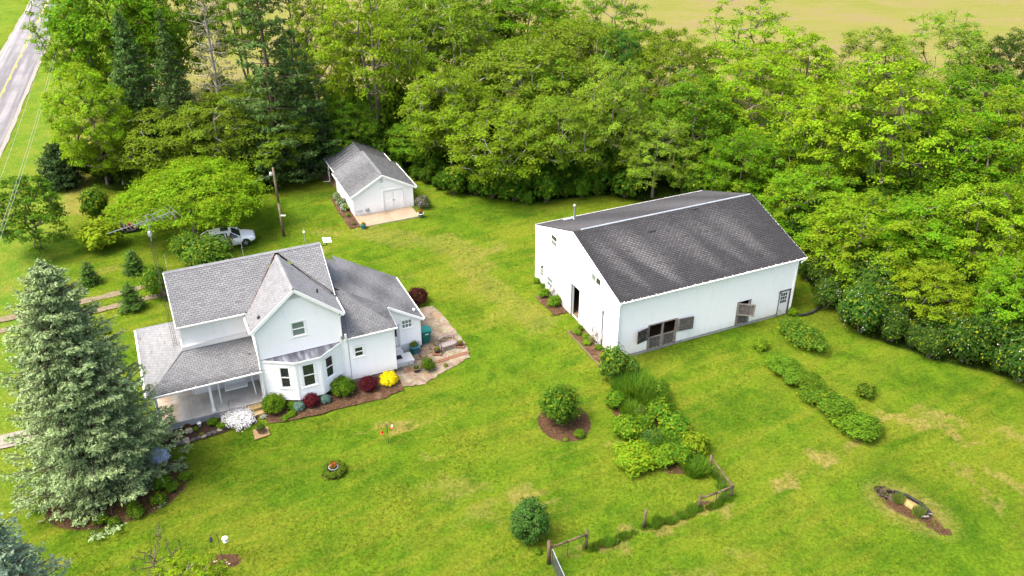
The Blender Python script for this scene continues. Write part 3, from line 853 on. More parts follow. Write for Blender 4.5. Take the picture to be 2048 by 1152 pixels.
# steps at the back door
st = MB(); st.box(8.7, 9.66, 1.75, 2.05, 0.0, .66); st.box(8.7, 9.7, 1.45, 1.75, 0.0, .52)
st.build('step', M['panel'], house)
ln = MB(); ln.box(8.7, 10.15, 0.4, 1.45, .26, .4); ln.box(8.72, 9.7, .44, 1.43, 0, .26); ln.box(9.75, 10.1, .46, 1.4, 0.02, .26)
ln.build('landing', M['panel'], house)
tag(MB().box(8.85, 9.45, .85, 1.32, .405, .42).build('door_mat', M['rubber']), 'black mat on the white back steps', 'mat')
bpy.data.objects['door_mat'].location = house.location; bpy.data.objects['door_mat'].rotation_euler = house.rotation_euler

# bay window
bay = [(0.12, 0.0), (1.97, -0.9), (3.52, -0.9), (5.1, 0.0)]
for i, (wu, zz) in enumerate((((0.50, 0.78), (1.4, 2.95)), ((0.25, 0.73), (1.36, 3.0)), ((0.22, 0.56), (1.42, 2.97)))):
    a, b = bay[i], bay[i + 1]; L = math.hypot(b[0] - a[0], b[1] - a[1])
    P = plane_line(a, b)
    hole = (wu[0] * L, wu[1] * L, *zz)
    lap_wall('wall', P, [(0, .46), (L, .46), (L, 3.34), (0, 3.34)], [hole], M['siding'], house)
    window(house, P, *hole, casing=0.13)
bc = MB()
for (u, v) in bay[1:3]: bc.box(u - .06, u + .06, v - .07, v + .05, .46, 3.34)
bc.build('corner_board', hT, house)
MB().prism([(.25, .05, .44), (2.0, -.82, .44), (3.49, -.82, .44), (4.95, .05, .44)], (0, 0, -.04)).build('bay_floor', M['dark'], house)
t = NT('tin_roof'); nn = t.noise(1.2, 4, .6, t.mapping((2.5, .5, .5)))
M['tin'] = t.done(t.mix(t.smooth(nn, .4, .7), (0.075, 0.08, 0.095), (0.26, 0.27, 0.3)), .5, .4, .1)
MB().prism([(.0, .02, 3.5), (1.93, -1.06, 3.41), (3.56, -1.06, 3.41), (5.2, .02, 3.5)], (0, 0, .035)).build('bay_roof', M['tin'], house)
bf = MB(); bpts = [(.0, -.0, 3.44), (1.93, -1.05, 3.38), (3.56, -1.05, 3.38), (5.2, -.0, 3.44)]
for p, q in zip(bpts[:-1], bpts[1:]): bf.beam(p, q, .07, .11)
bf.build('fascia', hT, house)

# roofs: main block
zr, ze = 8.42, 6.05
roof_plane('roof', [(-4.37, 1.84, ze), (-.06, 1.84, ze), (2.585, 4.75, zr), (-4.37, 4.75, zr)], hS, house, col_house(0, .42, .25))
roof_plane('roof', [(5.47, 1.84, ze), (5.47, 4.75, zr), (2.585, 4.75, zr)], hS, house, col_house(0, .6, 0), eave=(1, 0, 0))
roof_plane('roof', [(5.47, 7.66, ze), (-4.37, 7.66, ze), (-4.37, 4.75, zr), (5.47, 4.75, zr)], hS, house, col_house(.1, .3, .3))
ridge_cap(house, (-4.37, 4.75, zr), (5.47, 4.75, zr), hS, colour=(.75, .5, 0))
# cross gable
zc, zk = 8.25, 5.83
roof_plane('roof', [(-.3, 1.84, zk), (-.3, -.3, zk), (2.585, -.3, zc), (2.585, 4.54, zc)], hS, house, col_house(0, .5, .05), tab=.3)
roof_plane('roof', [(5.47, -.3, zk), (5.47, 1.84, zk), (2.585, 4.54, zc), (2.585, -.3, zc)], hS, house, col_house(0, .55, .1))
ridge_cap(house, (2.585, -.32, zc), (2.585, 4.5, zc), hS, .18, .13, colour=(1.0, .5, 0))
for s_, e_ in (((-.35, -.32, zk - .04), (2.585, -.32, zc - .02)), ((5.52, -.32, zk - .04), (2.585, -.32, zc - .02))):
    fascia(house, s_, e_, .2, .05)
# valley flashing
t = NT('valley_flashing'); M['valley'] = t.done(t.mix(t.smooth(t.noise(2.5, 4), .4, .6), (.09, .035, .025), (.12, .11, .11)), .7, .3)
def strip3(parent, a, b, w, mat, name, lift=.03):
    a, b = Vector(a), Vector(b); d = (b - a).normalized(); sd = d.cross(Vector((0, 0, 1))).normalized() * w / 2
    l = Vector((0, 0, lift))
    return MB().poly([a + sd + l, a - sd + l, b - sd + l, b + sd + l]).build(name, mat, parent)
strip3(house, (-.05, 1.86, ze + .0), (2.5, 4.68, zr - .09), .13, M['valley'], 'valley', .035)
M['valley2'] = solid('dark_flashing', (.13, .125, .12), .7, .3)
strip3(house, (5.28, 1.9, ze + .02), (2.67, 4.68, zr - .09), .09, M['valley2'], 'valley', .035)
# rakes and gutters of the main block
for s_, e_ in (((-4.4, 1.84, ze - .02), (-4.4, 4.75, zr - .02)), ((-4.4, 7.66, ze - .02), (-4.4, 4.75, zr - .02)), ((5.5, 1.84, ze - .02), (5.5, 4.75, zr - .02)), ((5.5, 7.66, ze - .02), (5.5, 4.75, zr - .02))):
    fascia(house, s_, e_, .16, .04)
gutter(house, (-4.37, 1.82, ze - .03), (-.2, 1.82, ze - .03), .11, 1.0, (0, 1, 0))
gutter(house, (-.32, 1.7, zk - .03), (-.32, -.28, zk - .03), .1, 1.1, (1, 0, 0))
gutter(house, (5.49, -.28, zk - .03), (5.49, 1.8, zk - .03), .1, 1.1, (-1, 0, 0))
downspout(house, [(5.5, -.2, zk - .12), (5.25, -.1, zk - .4), (5.25, -.1, 3.95)])
downspout(house, [(-.3, -.2, zk - .12), (-.08, -.12, zk - .4), (-.08, -.12, 2.7)])
(MB().box(5.38, 5.5, -.42, -.3, 3.75, 4.2).build('meter_box', M['panel'], house))
# roof vents
MB().obox((4.25, .95, 7.0), (.05, .0, -.02), (0, .05, 0), (.02, 0, .16)).build('vent_pipe', M['dark'], house)
MB().obox((.38, .2, 6.48), (.07, 0, .06), (0, .08, 0), (-.05, 0, .06)).build('roof_vent', M['dark'], house)
# eave board of the main wall
fascia(house, (-4.3, 2.35, 5.98), (-.02, 2.35, 5.98), .14, .06)

# roofs: addition on the right
def zR(u): return 4.2 - .62 * (u - 8.85)
A_, B_, T_ = (8.89, -.25, 3.8), (8.89, 1.9, zR(8.89)), (5.9, 2.3, zR(5.9))
roof_plane('roof', [(5.2, -.25, 3.8), A_, T_, (5.2, 2.3, zR(5.9))], hS, house, col_house(.18, .35, .35))
roof_plane('roof', [A_, B_, T_], hS, house, addition_col, eave=(0, 1, 0))
roof_plane('roof', [(11.42, 1.9, zR(11.42)), (11.42, 8.2, zR(11.42)), (6.86, 8.2, zR(6.86)), (6.86, 1.9 + .2, zR(6.86)), (8.89, 1.9, zR(8.89))], hS, house, addition_col, eave=(0, 1, 0))
roof_plane('roof', [(6.86, 2.15, zR(6.86)), (6.86, 7.3, zR(6.86)), (5.2, 7.3, zR(5.2)), (5.2, 2.3, zR(5.2))], hS, house, addition_col, eave=(0, 1, 0))
strip3(house, A_, T_, .09, M['valley2'], 'hip', .04)
gutter(house, (5.35, -.27, 3.78), (8.9, -.27, 3.78), .11, .95, (0, 1, 0))
fascia(house, (8.93, 1.86, zR(8.89) - .02), (11.45, 1.86, zR(11.42) - .02), .17, .05)
gutter(house, (11.44, 1.88, zR(11.42) - .03), (11.44, 8.2, zR(11.42) - .03), .1, 1.2, (-1, 0, 0))
fascia(house, (8.92, -.25, 3.78), (8.92, 1.85, zR(8.89) - .03), .14, .04)
MB().lathe([(.08, 0), (.08, .12), (.1, .14), (0.02, .2)], (11.0, 2.6, zR(11.0) + .02), 10).build('roof_vent', hT, house)
downspout(house, [(8.8, -.2, 3.7), (8.7, -.1, 3.5), (8.7, -.1, .35)])
# cable down the front
MB().tube([(5.5, -.32, 5.7), (5.62, -.28, 3.85), (5.6, -.06, 3.7), (5.62, -.06, .4)], .013, 4).build('cable', M['dark'], house)

# porch: slab floor, posts, beam, hipped roof
fl = MB().box(-6.6, -.03, -.12, 2.36, 0.0, .46).build('porch_floor', M['foundation'], house)
MB().box(-6.6, -4.2, 2.36, 7.9, 0.0, .46).build('porch_floor', M['foundation'], house)
t = NT('porch_concrete')
stn = t.smooth(t.noise(.9, 5, .6, dist=.8), .55, .66)
base = t.mix(t.smooth(t.noise(1.4, 5), .35, .7), (.42, .4, .355), (.52, .49, .44))
wet = t.node('ShaderNodeSeparateXYZ', Vector=t.coord()); wx = t.smooth(t.math('ADD', wet.outputs[0], t.math('MULTIPLY', t.noise(1.1, 3), 1.6)), -4.9, -4.4)
M['porch'] = t.done(t.mix(t.math('MULTIPLY', t.math('SUBTRACT', 1.0, wx), .6), t.mix(t.math('MULTIPLY', stn, .3), base, (.22, .185, .14)), (.25, .16, .09)), .45, .4)
for u0, u1 in ((-6.6, -4.62), (-4.6, -3.78), (-3.76, -2.02), (-2.0, -.04)):
    MB().box(u0, u1, -.14, 2.36, .462, .5).build('slab', M['porch'], fl)
MB().box(-6.6, -4.2, 2.38, 7.9, .462, .5).build('slab', M['porch'], fl)
for u, v in ((-3.26, .12), (-6.42, .08), (-6.42, 3.0), (-6.42, 5.5), (-6.42, 7.8), (-.12, .1)):
    ps = MB(); r = .075
    ps.box(u - r, u + r, v - r, v + r, .5, 2.62); ps.box(u - .12, u + .12, v - .12, v + .12, .5, .62); ps.box(u - .11, u + .11, v - .11, v + .11, 2.5, 2.62)
    ps.build('porch_post', hT, house)
bm = MB(); bm.box(-6.52, .0, .02, .2, 2.55, 2.72); bm.box(-6.52, -6.34, .2, 7.9, 2.55, 2.72)
bm.build('beam', hT, house)
MB().prism([(-6.8, -.1, 2.735), (-.02, -.1, 2.735), (-.02, 2.38, 2.735), (-6.8, 2.38, 2.735)], (0, 0, .02)).build('porch_ceiling', hT, house)
zp, zt = 2.84, 4.13
roof_plane('roof', [(-6.85, -.17, zp), (-.02, -.17, zp), (-.02, 2.38, zt), (-4.3, 2.38, zt)], hS, house, col_house(.05, .38, .75))
roof_plane('roof', [(-6.85, 8.1, zp), (-6.85, -.17, zp), (-4.2, 2.38, zt), (-4.2, 5.6, zt)], hS, house, col_house(.0, .62, .4))
roof_plane('roof', [(-4.2, 8.1, zp), (-6.85, 8.1, zp), (-4.2, 5.6, zt)], hS, house, col_house(.0, .7, .2), eave=(-1, 0, 0))
ridge_cap(house, (-6.8, -.12, zp), (-4.3, 2.33, zt), hS, .1, .02, 'hip_cap', .28, (.55, .5, 0))
gutter(house, (-6.85, -.2, zp - .02), (-.05, -.2, zp - .02), .12, 1.0, (0, 1, 0))
gutter(house, (-6.88, 8.1, zp - .02), (-6.88, -.17, zp - .02), .1, 1.3, (1, 0, 0))
downspout(house, [(-.1, -.25, zp - .1), (-.06, -.16, 2.5), (-.05, -.16, .5)])
fx = MB(); fx.box(-4.26, -.02, 2.16, 2.36, 4.08, 4.34); fx.box(-4.3, -4.18, 2.2, 3.2, 4.0, 4.34)
fx.build('flashing', M['panel'], house)
MB().box(-.52, -.44, 1.0, 1.08, 3.3, 3.52).build('vent_pipe', M['dark'], house)
# porch front door and window on the wall behind
lap_wall('wall', plane_left(-4.19), [(2.4, .5), (7.1, .5), (7.1, 2.7), (2.4, 2.7)], [], M['siding'], house)
pd = MB(); pd.box(-3.2, -2.3, 2.33, 2.37, .5, 2.55); pd.box(-3.3, -3.2, 2.3, 2.37, .5, 2.65); pd.box(-2.3, -2.2, 2.3, 2.37, .5, 2.65)
pdd = pd.build('door', M['panel'], house)
MB().box(-3.05, -2.45, 2.32, 2.328, 1.5, 2.4).build('pane', M['glass'], pdd)
# wooden steps down from the porch
for i, (z, v0, v1) in enumerate(((.42, -.62, -.14), (.2, -1.0, -.56))):
    sm = MB(); sm.box(-1.45, -.22, v0, v1, z - .06, z); sm.box(-1.4, -.27, v0 + .03, v0 + .07, 0.0, z - .06)
    sm.build('step', M['stepwood'], house)

# ---------------------------------------------------------------- barn
barn = thing('barn', 'large white barn with a charcoal shingle roof and weathered stall doors', 'barn', (*BO, 0), H_ANG)
BL, BW, Bz, Br, Bv = 15.02, 12.6, 4.72, 6.9, 6.75
def rib_wall(name, P, poly, holes, mat, parent, pitch=0.3, proud=0.022):
    """flat sheet with upright ribs, cut around the openings"""
    m = MB()
    us = sorted({p[0] for p in poly} | {h[0] for h in holes} | {h[1] for h in holes})
    cuts = set(us)
    u = us[0]
    while u < us[-1]: cuts.add(round(u, 4)); cuts.add(round(min(u + 0.045, us[-1]), 4)); u += pitch
    cuts = sorted(cuts)
    tp = lambda u: interval([(z, w) for w, z in poly], u)
    for a, b in zip(cuts[:-1], cuts[1:]):
        if b - a < 1e-4: continue
        ra, rb = tp(a + 1e-5), tp(b - 1e-5)
        if not ra or not rb: continue
        rib = ((a - us[0] + 1e-4) % pitch) < 0.04
        o = proud if rib else 0.0
        hs = sorted([(h[2], h[3]) for h in holes if h[0] <= a + 1e-5 and h[1] >= b - 1e-5])
        lo_a, lo_b = ra[0], rb[0]
        spans = []
        for h0, h1 in hs: spans.append((lo_a, h0, lo_b, h0)); lo_a = lo_b = h1
        spans.append((lo_a, ra[1], lo_b, rb[1]))
        for s0, s1, t0, t1 in spans:
            if s1 - s0 < 1e-3: continue
            m.poly([P(a, s0, o), P(b, t0, o), P(b, t1, o), P(a, s1, o)])
            if rib:
                m.poly([P(a, s0, 0), P(a, s0, o), P(a, s1, o), P(a, s1, 0)]); m.poly([P(b, t0, o), P(b, t0, 0), P(b, t1, 0), P(b, t1, o)])
    for h0, h1, a, b in holes:
        for (ua, za), (ub, zb) in (((h0, a), (h0, b)), ((h1, a), (h1, b)), ((h0, a), (h1, a)), ((h0, b), (h1, b))):
            m.poly([P(ua, za, 0.0), P(ub, zb, 0.0), P(ub, zb, -0.15), P(ua, za, -0.15)])
    return m.build(name, mat, parent)
bF, bE = plane_front(0.0), plane_left(0.0)
stall = (2.5, 4.78, .12, 2.14); half = (10.08, 11.14, .16, 2.16); walk = (13.84, 14.76, .06, 2.12)
rib_wall('wall', bF, [(0, .2), (BL, .2), (BL, Bz), (0, Bz)], [(stall[0], stall[1], .2, stall[3]), (half[0], half[1], .2, half[3]), (walk[0], walk[1], .2, walk[3])], M['barn_white'], barn, .3, .006)
gap = (5.27, 6.6, -.02, 2.85); upw = (9.25, 10.2, 4.3, 5.18); slw = (2.58, 3.88, 4.5, 5.04); edr = (11.25, 12.05, .02, 1.75)
endp = [(0, 0.0), (BW, 0.0), (BW, Bz), (Bv, Br - .02), (0, Bz)]
rib_wall('wall', bE, endp, [gap, upw, slw], M['barn_white'], barn, .3, .012)
rib_wall('wall', plane_right(BL), endp, [], M['barn_white'], barn)
rib_wall('wall', plane_back(BW), [(0, .2), (BL, .2), (BL, Bz), (0, Bz)], [], M['barn_white'], barn)
MB().box(.1, BL - .1, .1, BW - .1, 0.005, .04).build('floor', M['dirtfloor'], barn)
fb = MB(); fb.box(.0, BL, .02, .12, -.1, .2); fb.box(.02, BL - .02, BW - .12, BW - .02, -.1, .2)
fb.build('foundation', M['foundation'], barn)
for u, v in ((0, 0), (BL, 0), (0, BW), (BL, BW)):
    MB().box(u - .06, u + .06, v - .06, v + .06, .05, Bz - .05).build('corner_board', M['barn_white'], barn)
window(barn, bE, *upw, casing=.06, glass=M['glass'], lower=M['screen'], flat=True)
window(barn, bE, *slw, style='slide', casing=.06, glass=M['glass'], lower=M['screen'], flat=True)
# sliding doors on their rail, left one with a window
rl = MB(); rl.box(-.24, -.03, 1.85, 10.9, 3.0, 3.1); rl.box(-.26, -.22, 1.85, 10.9, 2.93, 3.1)
rl.build('door_rail', M['trim'], barn)
w2 = (9.62, 10.58, .58, 1.4)
sl = rib_wall('sliding_door', plane_left(-.1), [(6.62, .03), (10.9, .03), (10.9, 2.96), (6.62, 2.96)], [w2], M['panel'], barn, .3, .01)
wn_ = window(barn, plane_left(-.1), *w2, casing=.05, glass=M['screen'], flat=True)
ed = MB(); ed.box(-.14, -.09, 6.58, 6.64, .03, 2.96); ed.build('door_edge', M['trim'], sl)
sr = rib_wall('sliding_door', plane_left(-.1), [(1.95, .03), (5.25, .03), (5.25, 2.96), (1.95, 2.96)], [], M['panel'], barn, .3, .01)
e2 = MB(); e2.box(-.14, -.09, 5.21, 5.27, .03, 2.96); e2.build('door_edge', M['trim'], sr)
MB().box(-.118, -.1, 2.96, 2.99, .03, 2.96).build('seam', M['galv'], sr)
MB().box(-.118, -.1, 1.95, 1.98, .03, 2.96).build('seam', M['galv'], sr)
# walk door on the end wall
wd = MB(); wd.box(-.05, -.02, 11.22, 12.08, .02, 1.85); wdo = wd.build('door', M['panel'], barn)
for i in range(3):
    for j in range(3):
        MB().box(-.062, -.052, 11.37 + i * .18, 11.37 + i * .18 + .13, .85 + j * .26, .85 + j * .26 + .19).build('pane', M['glass'], wdo)
lm = MB(); lm.cone((-.06, 11.1, 1.9), (-.3, 11.1, 1.95), .02, .02, 6); lm.lathe([(.03, .0), (.11, -.1), (.11, -.12)], (-.3, 11.1, 1.98), 10)
lm.build('wall_lamp', M['dark'], barn)
# split stall doors of weathered boards; upper leaves folded back on the wall
def plank_leaf(parent, name, u0, u1, z0, z1, n, P, o=0.03, mat=None, rails=True):
    f = MB()
    if rails:
        for (a, b, c, d) in ((u0, u1, z1 - .1, z1), (u0, u1, z0, z0 + .1), (u0, u0 + .1, z0 + .1, z1 - .1), (u1 - .1, u1, z0 + .1, z1 - .1)):
            q = [P(a, c, o + .025), P(b, c, o + .025), P(b, d, o + .025), P(a, d, o + .025)]
            f.prism(q, Vector(P(a, c, o + .055)) - Vector(P(a, c, o + .025)))
    lf = f.build(name, M['palewood'], parent) if rails else None
    w = (u1 - u0) / n
    for i in range(n):
        a, b = u0 + i * w + .006, u0 + (i + 1) * w - .006
        dz = random.uniform(-.02, .02)
        q = [P(a, z0 + dz, o), P(b, z0 + dz, o), P(b, z1 - .01, o), P(a, z1 - .01, o)]
        MB().prism(q, Vector(P(a, z0, o + .02)) - Vector(P(a, z0, o))).build('plank', mat or M['oldwood'], lf or parent)
    return lf
for u0, u1 in ((2.56, 3.6), (3.72, 4.74)):
    plank_leaf(barn, 'stall_door', u0, u1, .12, 1.2, 5, bF, -.02)
pf = MB()
for u in (2.5, 3.66, 4.78): pf.box(u - .06, u + .06, -.05, .06, .1, 2.16)
pf.box(2.44, 4.84, -.045, .05, 2.14, 2.22)
pf.build('door_frame', M['palewood'], barn)
P1 = plane_line((2.48 - 1.04 * math.cos(.22), -.05 - 1.04 * math.sin(.22)), (2.48, -.06))
s1 = MB(); s1.prism([P1(0, 1.07, 0), P1(1.0, 1.07, 0), P1(1.0, 2.09, 0), P1(0, 2.09, 0)], Vector(P1(0, 1.07, .035)) - Vector(P1(0, 1.07, 0)))
M['innerwood'] = solid('dark_inner_wood', (0.045, 0.038, 0.033), .8, .2, .6, 4, dirt=((.2, .17, .12), .6), bump=.3)
s1o = s1.build('stall_shutter', M['innerwood'], barn)
MB().prism([P1(.82, 1.07, .037), P1(1.02, 1.07, .037), P1(1.02, 2.1, .037), P1(.82, 2.1, .037)], Vector(P1(0, 1.07, .02)) - Vector(P1(0, 1.07, 0))).build('batten', M['oldwood'], s1o)
P2 = plane_line((4.84, -.06), (4.84 + 1.28 * math.cos(.1), -.06 - 1.28 * math.sin(.1)))
s2 = MB(); s2.prism([P2(0, 1.1, 0), P2(1.28, 1.1, 0), P2(1.28, 2.12, 0), P2(0, 2.12, 0)], Vector(P2(0, 1.1, .035)) - Vector(P2(0, 1.1, 0)))
s2o = s2.build('stall_shutter', M['oldwood'], barn)
MB().prism([P2(.0, 1.1, .037), P2(.16, 1.1, .037), P2(.16, 2.13, .037), P2(.0, 2.13, .037)], Vector(P2(0, 1.1, .02)) - Vector(P2(0, 1.1, 0))).build('batten', M['palewood'], s2o)
# single half door farther along
plank_leaf(barn, 'half_door', 10.1, 11.12, .16, 1.1, 4, bF, -.02)
P3 = plane_line((10.02, -.04), (10.02 + 1.25 * math.cos(.62), -.04 - 1.25 * math.sin(.62)))
plank_leaf(barn, 'half_shutter', 0, 1.25, 1.14, 2.16, 4, P3, 0)
hf = MB()
for u in (10.03, 11.17): hf.box(u - .04, u + .04, -.03, .05, .15, 2.2)
hf.build('door_frame', M['palewood'], barn)
# walk door at the far end, nine panes
wk2 = MB(); wk2.box(13.86, 14.7, -.02, .03, .06, 2.1)
wko = wk2.build('door', M['panel'], barn)
for i in range(3):
    for j in range(3):
        MB().box(13.97 + i * .2, 13.97 + i * .2 + .15, -.032, -.022, 1.12 + j * .3, 1.12 + j * .3 + .23).build('pane', M['glass'], wko)
wf = MB(); wf.box(14.7, 14.84, -.05, .02, .06, 2.2); wf.box(13.8, 14.7, -.05, .02, 2.1, 2.2); wf.box(13.8, 13.85, -.05, .02, .06, 2.1)
wf.build('door_frame', M['oldwood'], barn)
MB().tube([(13.9, -.05, .6), (14.2, -.3, .3), (14.5, -.25, .12)], .012, 5).build('hook', M['oldwood'], barn)
bl_ = MB(); bl_.cone((13.72, -.02, 2.15), (13.72, -.2, 2.2), .02, .02, 6); bl_.lathe([(.03, 0), (.1, -.09), (.1, -.11)], (13.72, -.2, 2.22), 10); bl_.build('wall_lamp', M['dark'], barn)
# roofs: old tabs bleached in runs
def col_barn(s, t, L, Hh):
    d = s - .35 * (Hh - t); h = t / Hh
    sm = lambda x, a, b: max(0, min(1, (x - a) / (b - a)))
    run = .5 + .5 * math.sin(d * 2.3 + 1.4 * math.sin(d * .7) + .6)
    wide = .5 + .5 * math.sin(d * .62 + .9 * math.sin(d * .3) - .7)
    lim = .02 + .5 * (1 - run) * (.55 + .45 * (.5 + .5 * math.sin(d * 1.1))) 
    w = sm(h, lim - .06, lim + .22) * (.25 + .75 * run * (.35 + .65 * wide)) * (1 - sm(h, .72, 1.02))
    edge_ = sm(s, .1, 1.3) * sm(L - s, .9, 3.2)
    w = w * edge_ * (1.0 if random.random() < .9 else .6) + random.uniform(-.08, .08)
    stn_ = .35 if random.random() < .015 else (.35 * max(0, 1 - t / .6) + .35 * (1 - edge_)) * random.uniform(.6, 1)
    return (min(1, max(0, w)), J(), min(1, stn_))
def col_barn2(s, t, L, Hh):
    run = 0.5 + 0.5 * math.sin(s * .9 + 1.1 * math.sin(s * .31) + t * .5)
    return (min(1, max(0, .22 + .45 * run * (t / Hh + .2) + random.uniform(-.08, .08))), J(), .15 if run < .25 else 0)
bS = M['shingle_barn']
roof_plane('roof', [(-.06, -.16, Bz + .02), (BL + .62, -.16, Bz + .02), (BL + .62, Bv, Br), (-.06, Bv, Br)], bS, barn, col_barn, .33, .17, gap=.06)
roof_plane('roof', [(BL + .62, BW + .2, Bz + .02), (-.06, BW + .2, Bz + .02), (-.06, Bv, Br), (BL + .62, Bv, Br)], bS, barn, col_barn2, .31, .16, gap=.045)
rv = MB(); rv.prism([(.55, Bv - .09, Br + .0), (.55, Bv - .085, Br + .05), (.55, Bv, Br + .08), (.55, Bv + .085, Br + .05), (.55, Bv + .09, Br)], (BL - .15, 0, 0))
rv.build('ridge_vent', M['galv'], barn)
for s_, e_ in (((-.09, -.18, Bz), (-.09, Bv, Br - .02)), ((-.09, BW + .2, Bz), (-.09, Bv, Br - .02)), ((BL + .65, -.18, Bz), (BL + .65, Bv, Br - .02)), ((BL + .65, BW + .2, Bz), (BL + .65, Bv, Br - .02))):
    fascia(barn, s_, e_, .13, .05)
gutter(barn, (-.06, -.18, Bz + .0), (BL + .6, -.18, Bz + .0), .11, .62, (0, 1, 0))
gutter(barn, (BL + .6, BW + .22, Bz), (-.06, BW + .22, Bz), .11, 1.0, (0, -1, 0))
downspout(barn, [(BL + .5, -.24, Bz - .08), (BL + .2, -.1, Bz - .4)])
downspout(barn, [(-.05, BW + .25, Bz - .08), (-.07, BW + .1, Bz - .4), (-.07, BW + .1, .1)])
downspout(barn, [(-.05, -.24, Bz - .08), (-.05, -.1, Bz - .4), (-.05, -.1, .1)])
vp = MB(); vp.lathe([(.085, 0), (.085, .25), (.06, .27), (.06, 1.25), (.11, 1.27), (.11, 1.4), (.05, 1.46)], (2.6, 11.5, 5.05), 12); vp.box(2.0, 3.0, 11.7, 12.3, 4.98, 5.03)
vp.build('vent_pipe', M['galv'], barn)
MB().obox((5.6, 5.2, 6.47), (.3, 0, 0), (0, .03, .0), (0, -.02, .03)).build('roof_patch', M['dark'], barn)
MB().obox((10.2, 6.45, 6.83), (.22, 0, 0), (0, .05, .0), (0, -.02, .04)).build('roof_patch', M['dark'], barn)

# ---------------------------------------------------------------- garage
gar = thing('garage', 'small white gable garage with a dark grey roof and double doors', 'garage', (*GO, 0), H_ANG)
gW, gL, gE, gR = 5.64, 6.07, 2.03, 3.78
gd = (2.83, 4.76, .0, 2.05)
def flat_wall(name, P, poly, holes, parent): return lap_wall(name, P, poly, holes, M['siding'], parent, .16, .02)
flat_wall('wall', plane_front(0), [(0, 0), (gW, 0), (gW, 2.18), (gW / 2, 3.68), (0, 2.18)], [gd], gar)
flat_wall('wall', plane_back(gL), [(0, 0), (gW, 0), (gW, 2.18), (gW / 2, 3.68), (0, 2.18)], [], gar)
sw = (2.4, 3.2, 1.0, 1.6)
flat_wall('wall', plane_left(0), [(0, 0), (gL, 0), (gL, 2.15), (0, 2.15)], [sw], gar)
window(gar, plane_left(0), *sw, style='slide', casing=.05, flat=True)
flat_wall('wall', plane_right(gW), [(0, 0), (gL, 0), (gL, 2.15), (0, 2.15)], [], gar)
for u, w_ in ((2.86, .93), (3.81, .92)):
    gdm = MB(); gdm.box(u, u + w_, .03, .07, .02, 2.02)
    for z in (.25, 1.15): gdm.box(u + .12, u + w_ - .12, .015, .03, z, z + .75)
    g_ = gdm.build('door', M['trim'], gar)
    MB().ball((u + (.86 if u < 3 else .07), -.02, 1.0), .04).build('handle', M['dark'], g_)
gf = MB(); gf.box(2.72, 2.83, -.05, .01, 0, 2.15); gf.box(4.76, 4.87, -.05, .01, 0, 2.15); gf.box(2.83, 4.76, -.05, .01, 2.05, 2.15)
gf.build('door_frame', M['trim'], gar)
gv = MB()
for i in range(5): gv.box(2.6, 2.9, -.05, -.015, 2.9 + i * .08, 2.95 + i * .08)
gv.build('vent', M['panel'], gar)
for u, v in ((0, 0), (gW, 0)): MB().box(u - .05, u + .05, v - .05, v + .05, 0, 2.1).build('corner_board', M['trim'], gar)
wr = MB()
for i in range(16):
    a, b = 2 * math.pi * i / 16, 2 * math.pi * (i + 1) / 16
    wr.cone((1.21 + .17 * math.cos(a), -.06, .48 + .17 * math.sin(a)), (1.21 + .17 * math.cos(b), -.06, .48 + .17 * math.sin(b)), .035, .035, 6)
wr.lathe([(.09, .0), (.09, .04)], (1.21, -.06, .46), 10)
wr.build('hose_reel', M['galv'], gar)
MB().box(.15, .75, -.12, -.03, .5, .54).build('shelf', M['galv'], gar)
def col_gar(s, t, L, Hh):
    w = .35 + .3 * math.sin(s * .9 + 1) + random.uniform(-.15, .15)
    return (min(1, max(0, w)), J(), random.uniform(0, .15))
def col_gar2(s, t, L, Hh): return (random.uniform(0, .25), J(), random.uniform(.35, .75))
def col_gar3(s, t, L, Hh):
    return (.9 if (int(s / .3) + int(t / .145)) % 2 else .15, J(), random.uniform(0, .3))
gS = M['shingle_garage']
roof_plane('roof', [(-.32, gL + .05, gE), (-.32, -.17, gE), (gW / 2, -.17, gR), (gW / 2, gL + .05, gR)], gS, gar, col_gar, gap=.035)
roof_plane('roof', [(gW + .32, -.17, gE), (gW + .32, gL + .05, gE), (gW / 2, gL + .05, gR), (gW / 2, -.17, gR)], gS, gar, lambda s, t, L, Hh: (random.uniform(0, .3), J(), random.uniform(.1, .4)))
ridge_cap(gar, (gW / 2, -.17, gR), (gW / 2, gL + .05, gR), gS, .14, .09)
for sx in (-.36, gW + .36):
    fascia(gar, (sx, -.19, gE - .02), (gW / 2, -.19, gR - .02), .17, .05)
gutter(gar, (-.34, gL, gE - .02), (-.34, -.15, gE - .02), .1, 1.5, (1, 0, 0))
gutter(gar, (gW + .34, -.15, gE - .02), (gW + .34, gL, gE - .02), .1, 1.5, (-1, 0, 0))
# open shed at the back
z2e, z2r = 1.95, 3.45
roof_plane('roof', [(-.05, 10.35, z2e), (-.05, gL + .08, z2e), (gW / 2, gL + .08, z2r), (gW / 2, 10.35, z2r)], gS, gar, col_gar3, gap=.05)
roof_plane('roof', [(gW + .05, gL + .08, z2e), (gW + .05, 10.35, z2e), (gW / 2, 10.35, z2r), (gW / 2, gL + .08, z2r)], gS, gar, col_gar2)
gutter(gar, (-.07, 10.3, z2e - .02), (-.07, gL + .1, z2e - .02), .1, 1.5, (1, 0, 0))
gutter(gar, (gW + .07, gL + .1, z2e - .02), (gW + .07, 10.3, z2e - .02), .1, 1.5, (-1, 0, 0))
M['brownwood'] = solid('brown_boards', (.2, .13, .07), .85, .2, .3, 3)
MB().box(.15, .22, gL + .1, 8.0, 0, 1.9).build('side_boards', M['brownwood'], gar)
MB().box(gW - .22, gW - .15, gL + .1, 10.2, 0, 1.9).build('side_boards', M['brownwood'], gar)
for u in (.15, gW - .15): MB().box(u - .06, u + .06, 10.1, 10.22, 0, 1.95).build('post', M['trim'], gar)
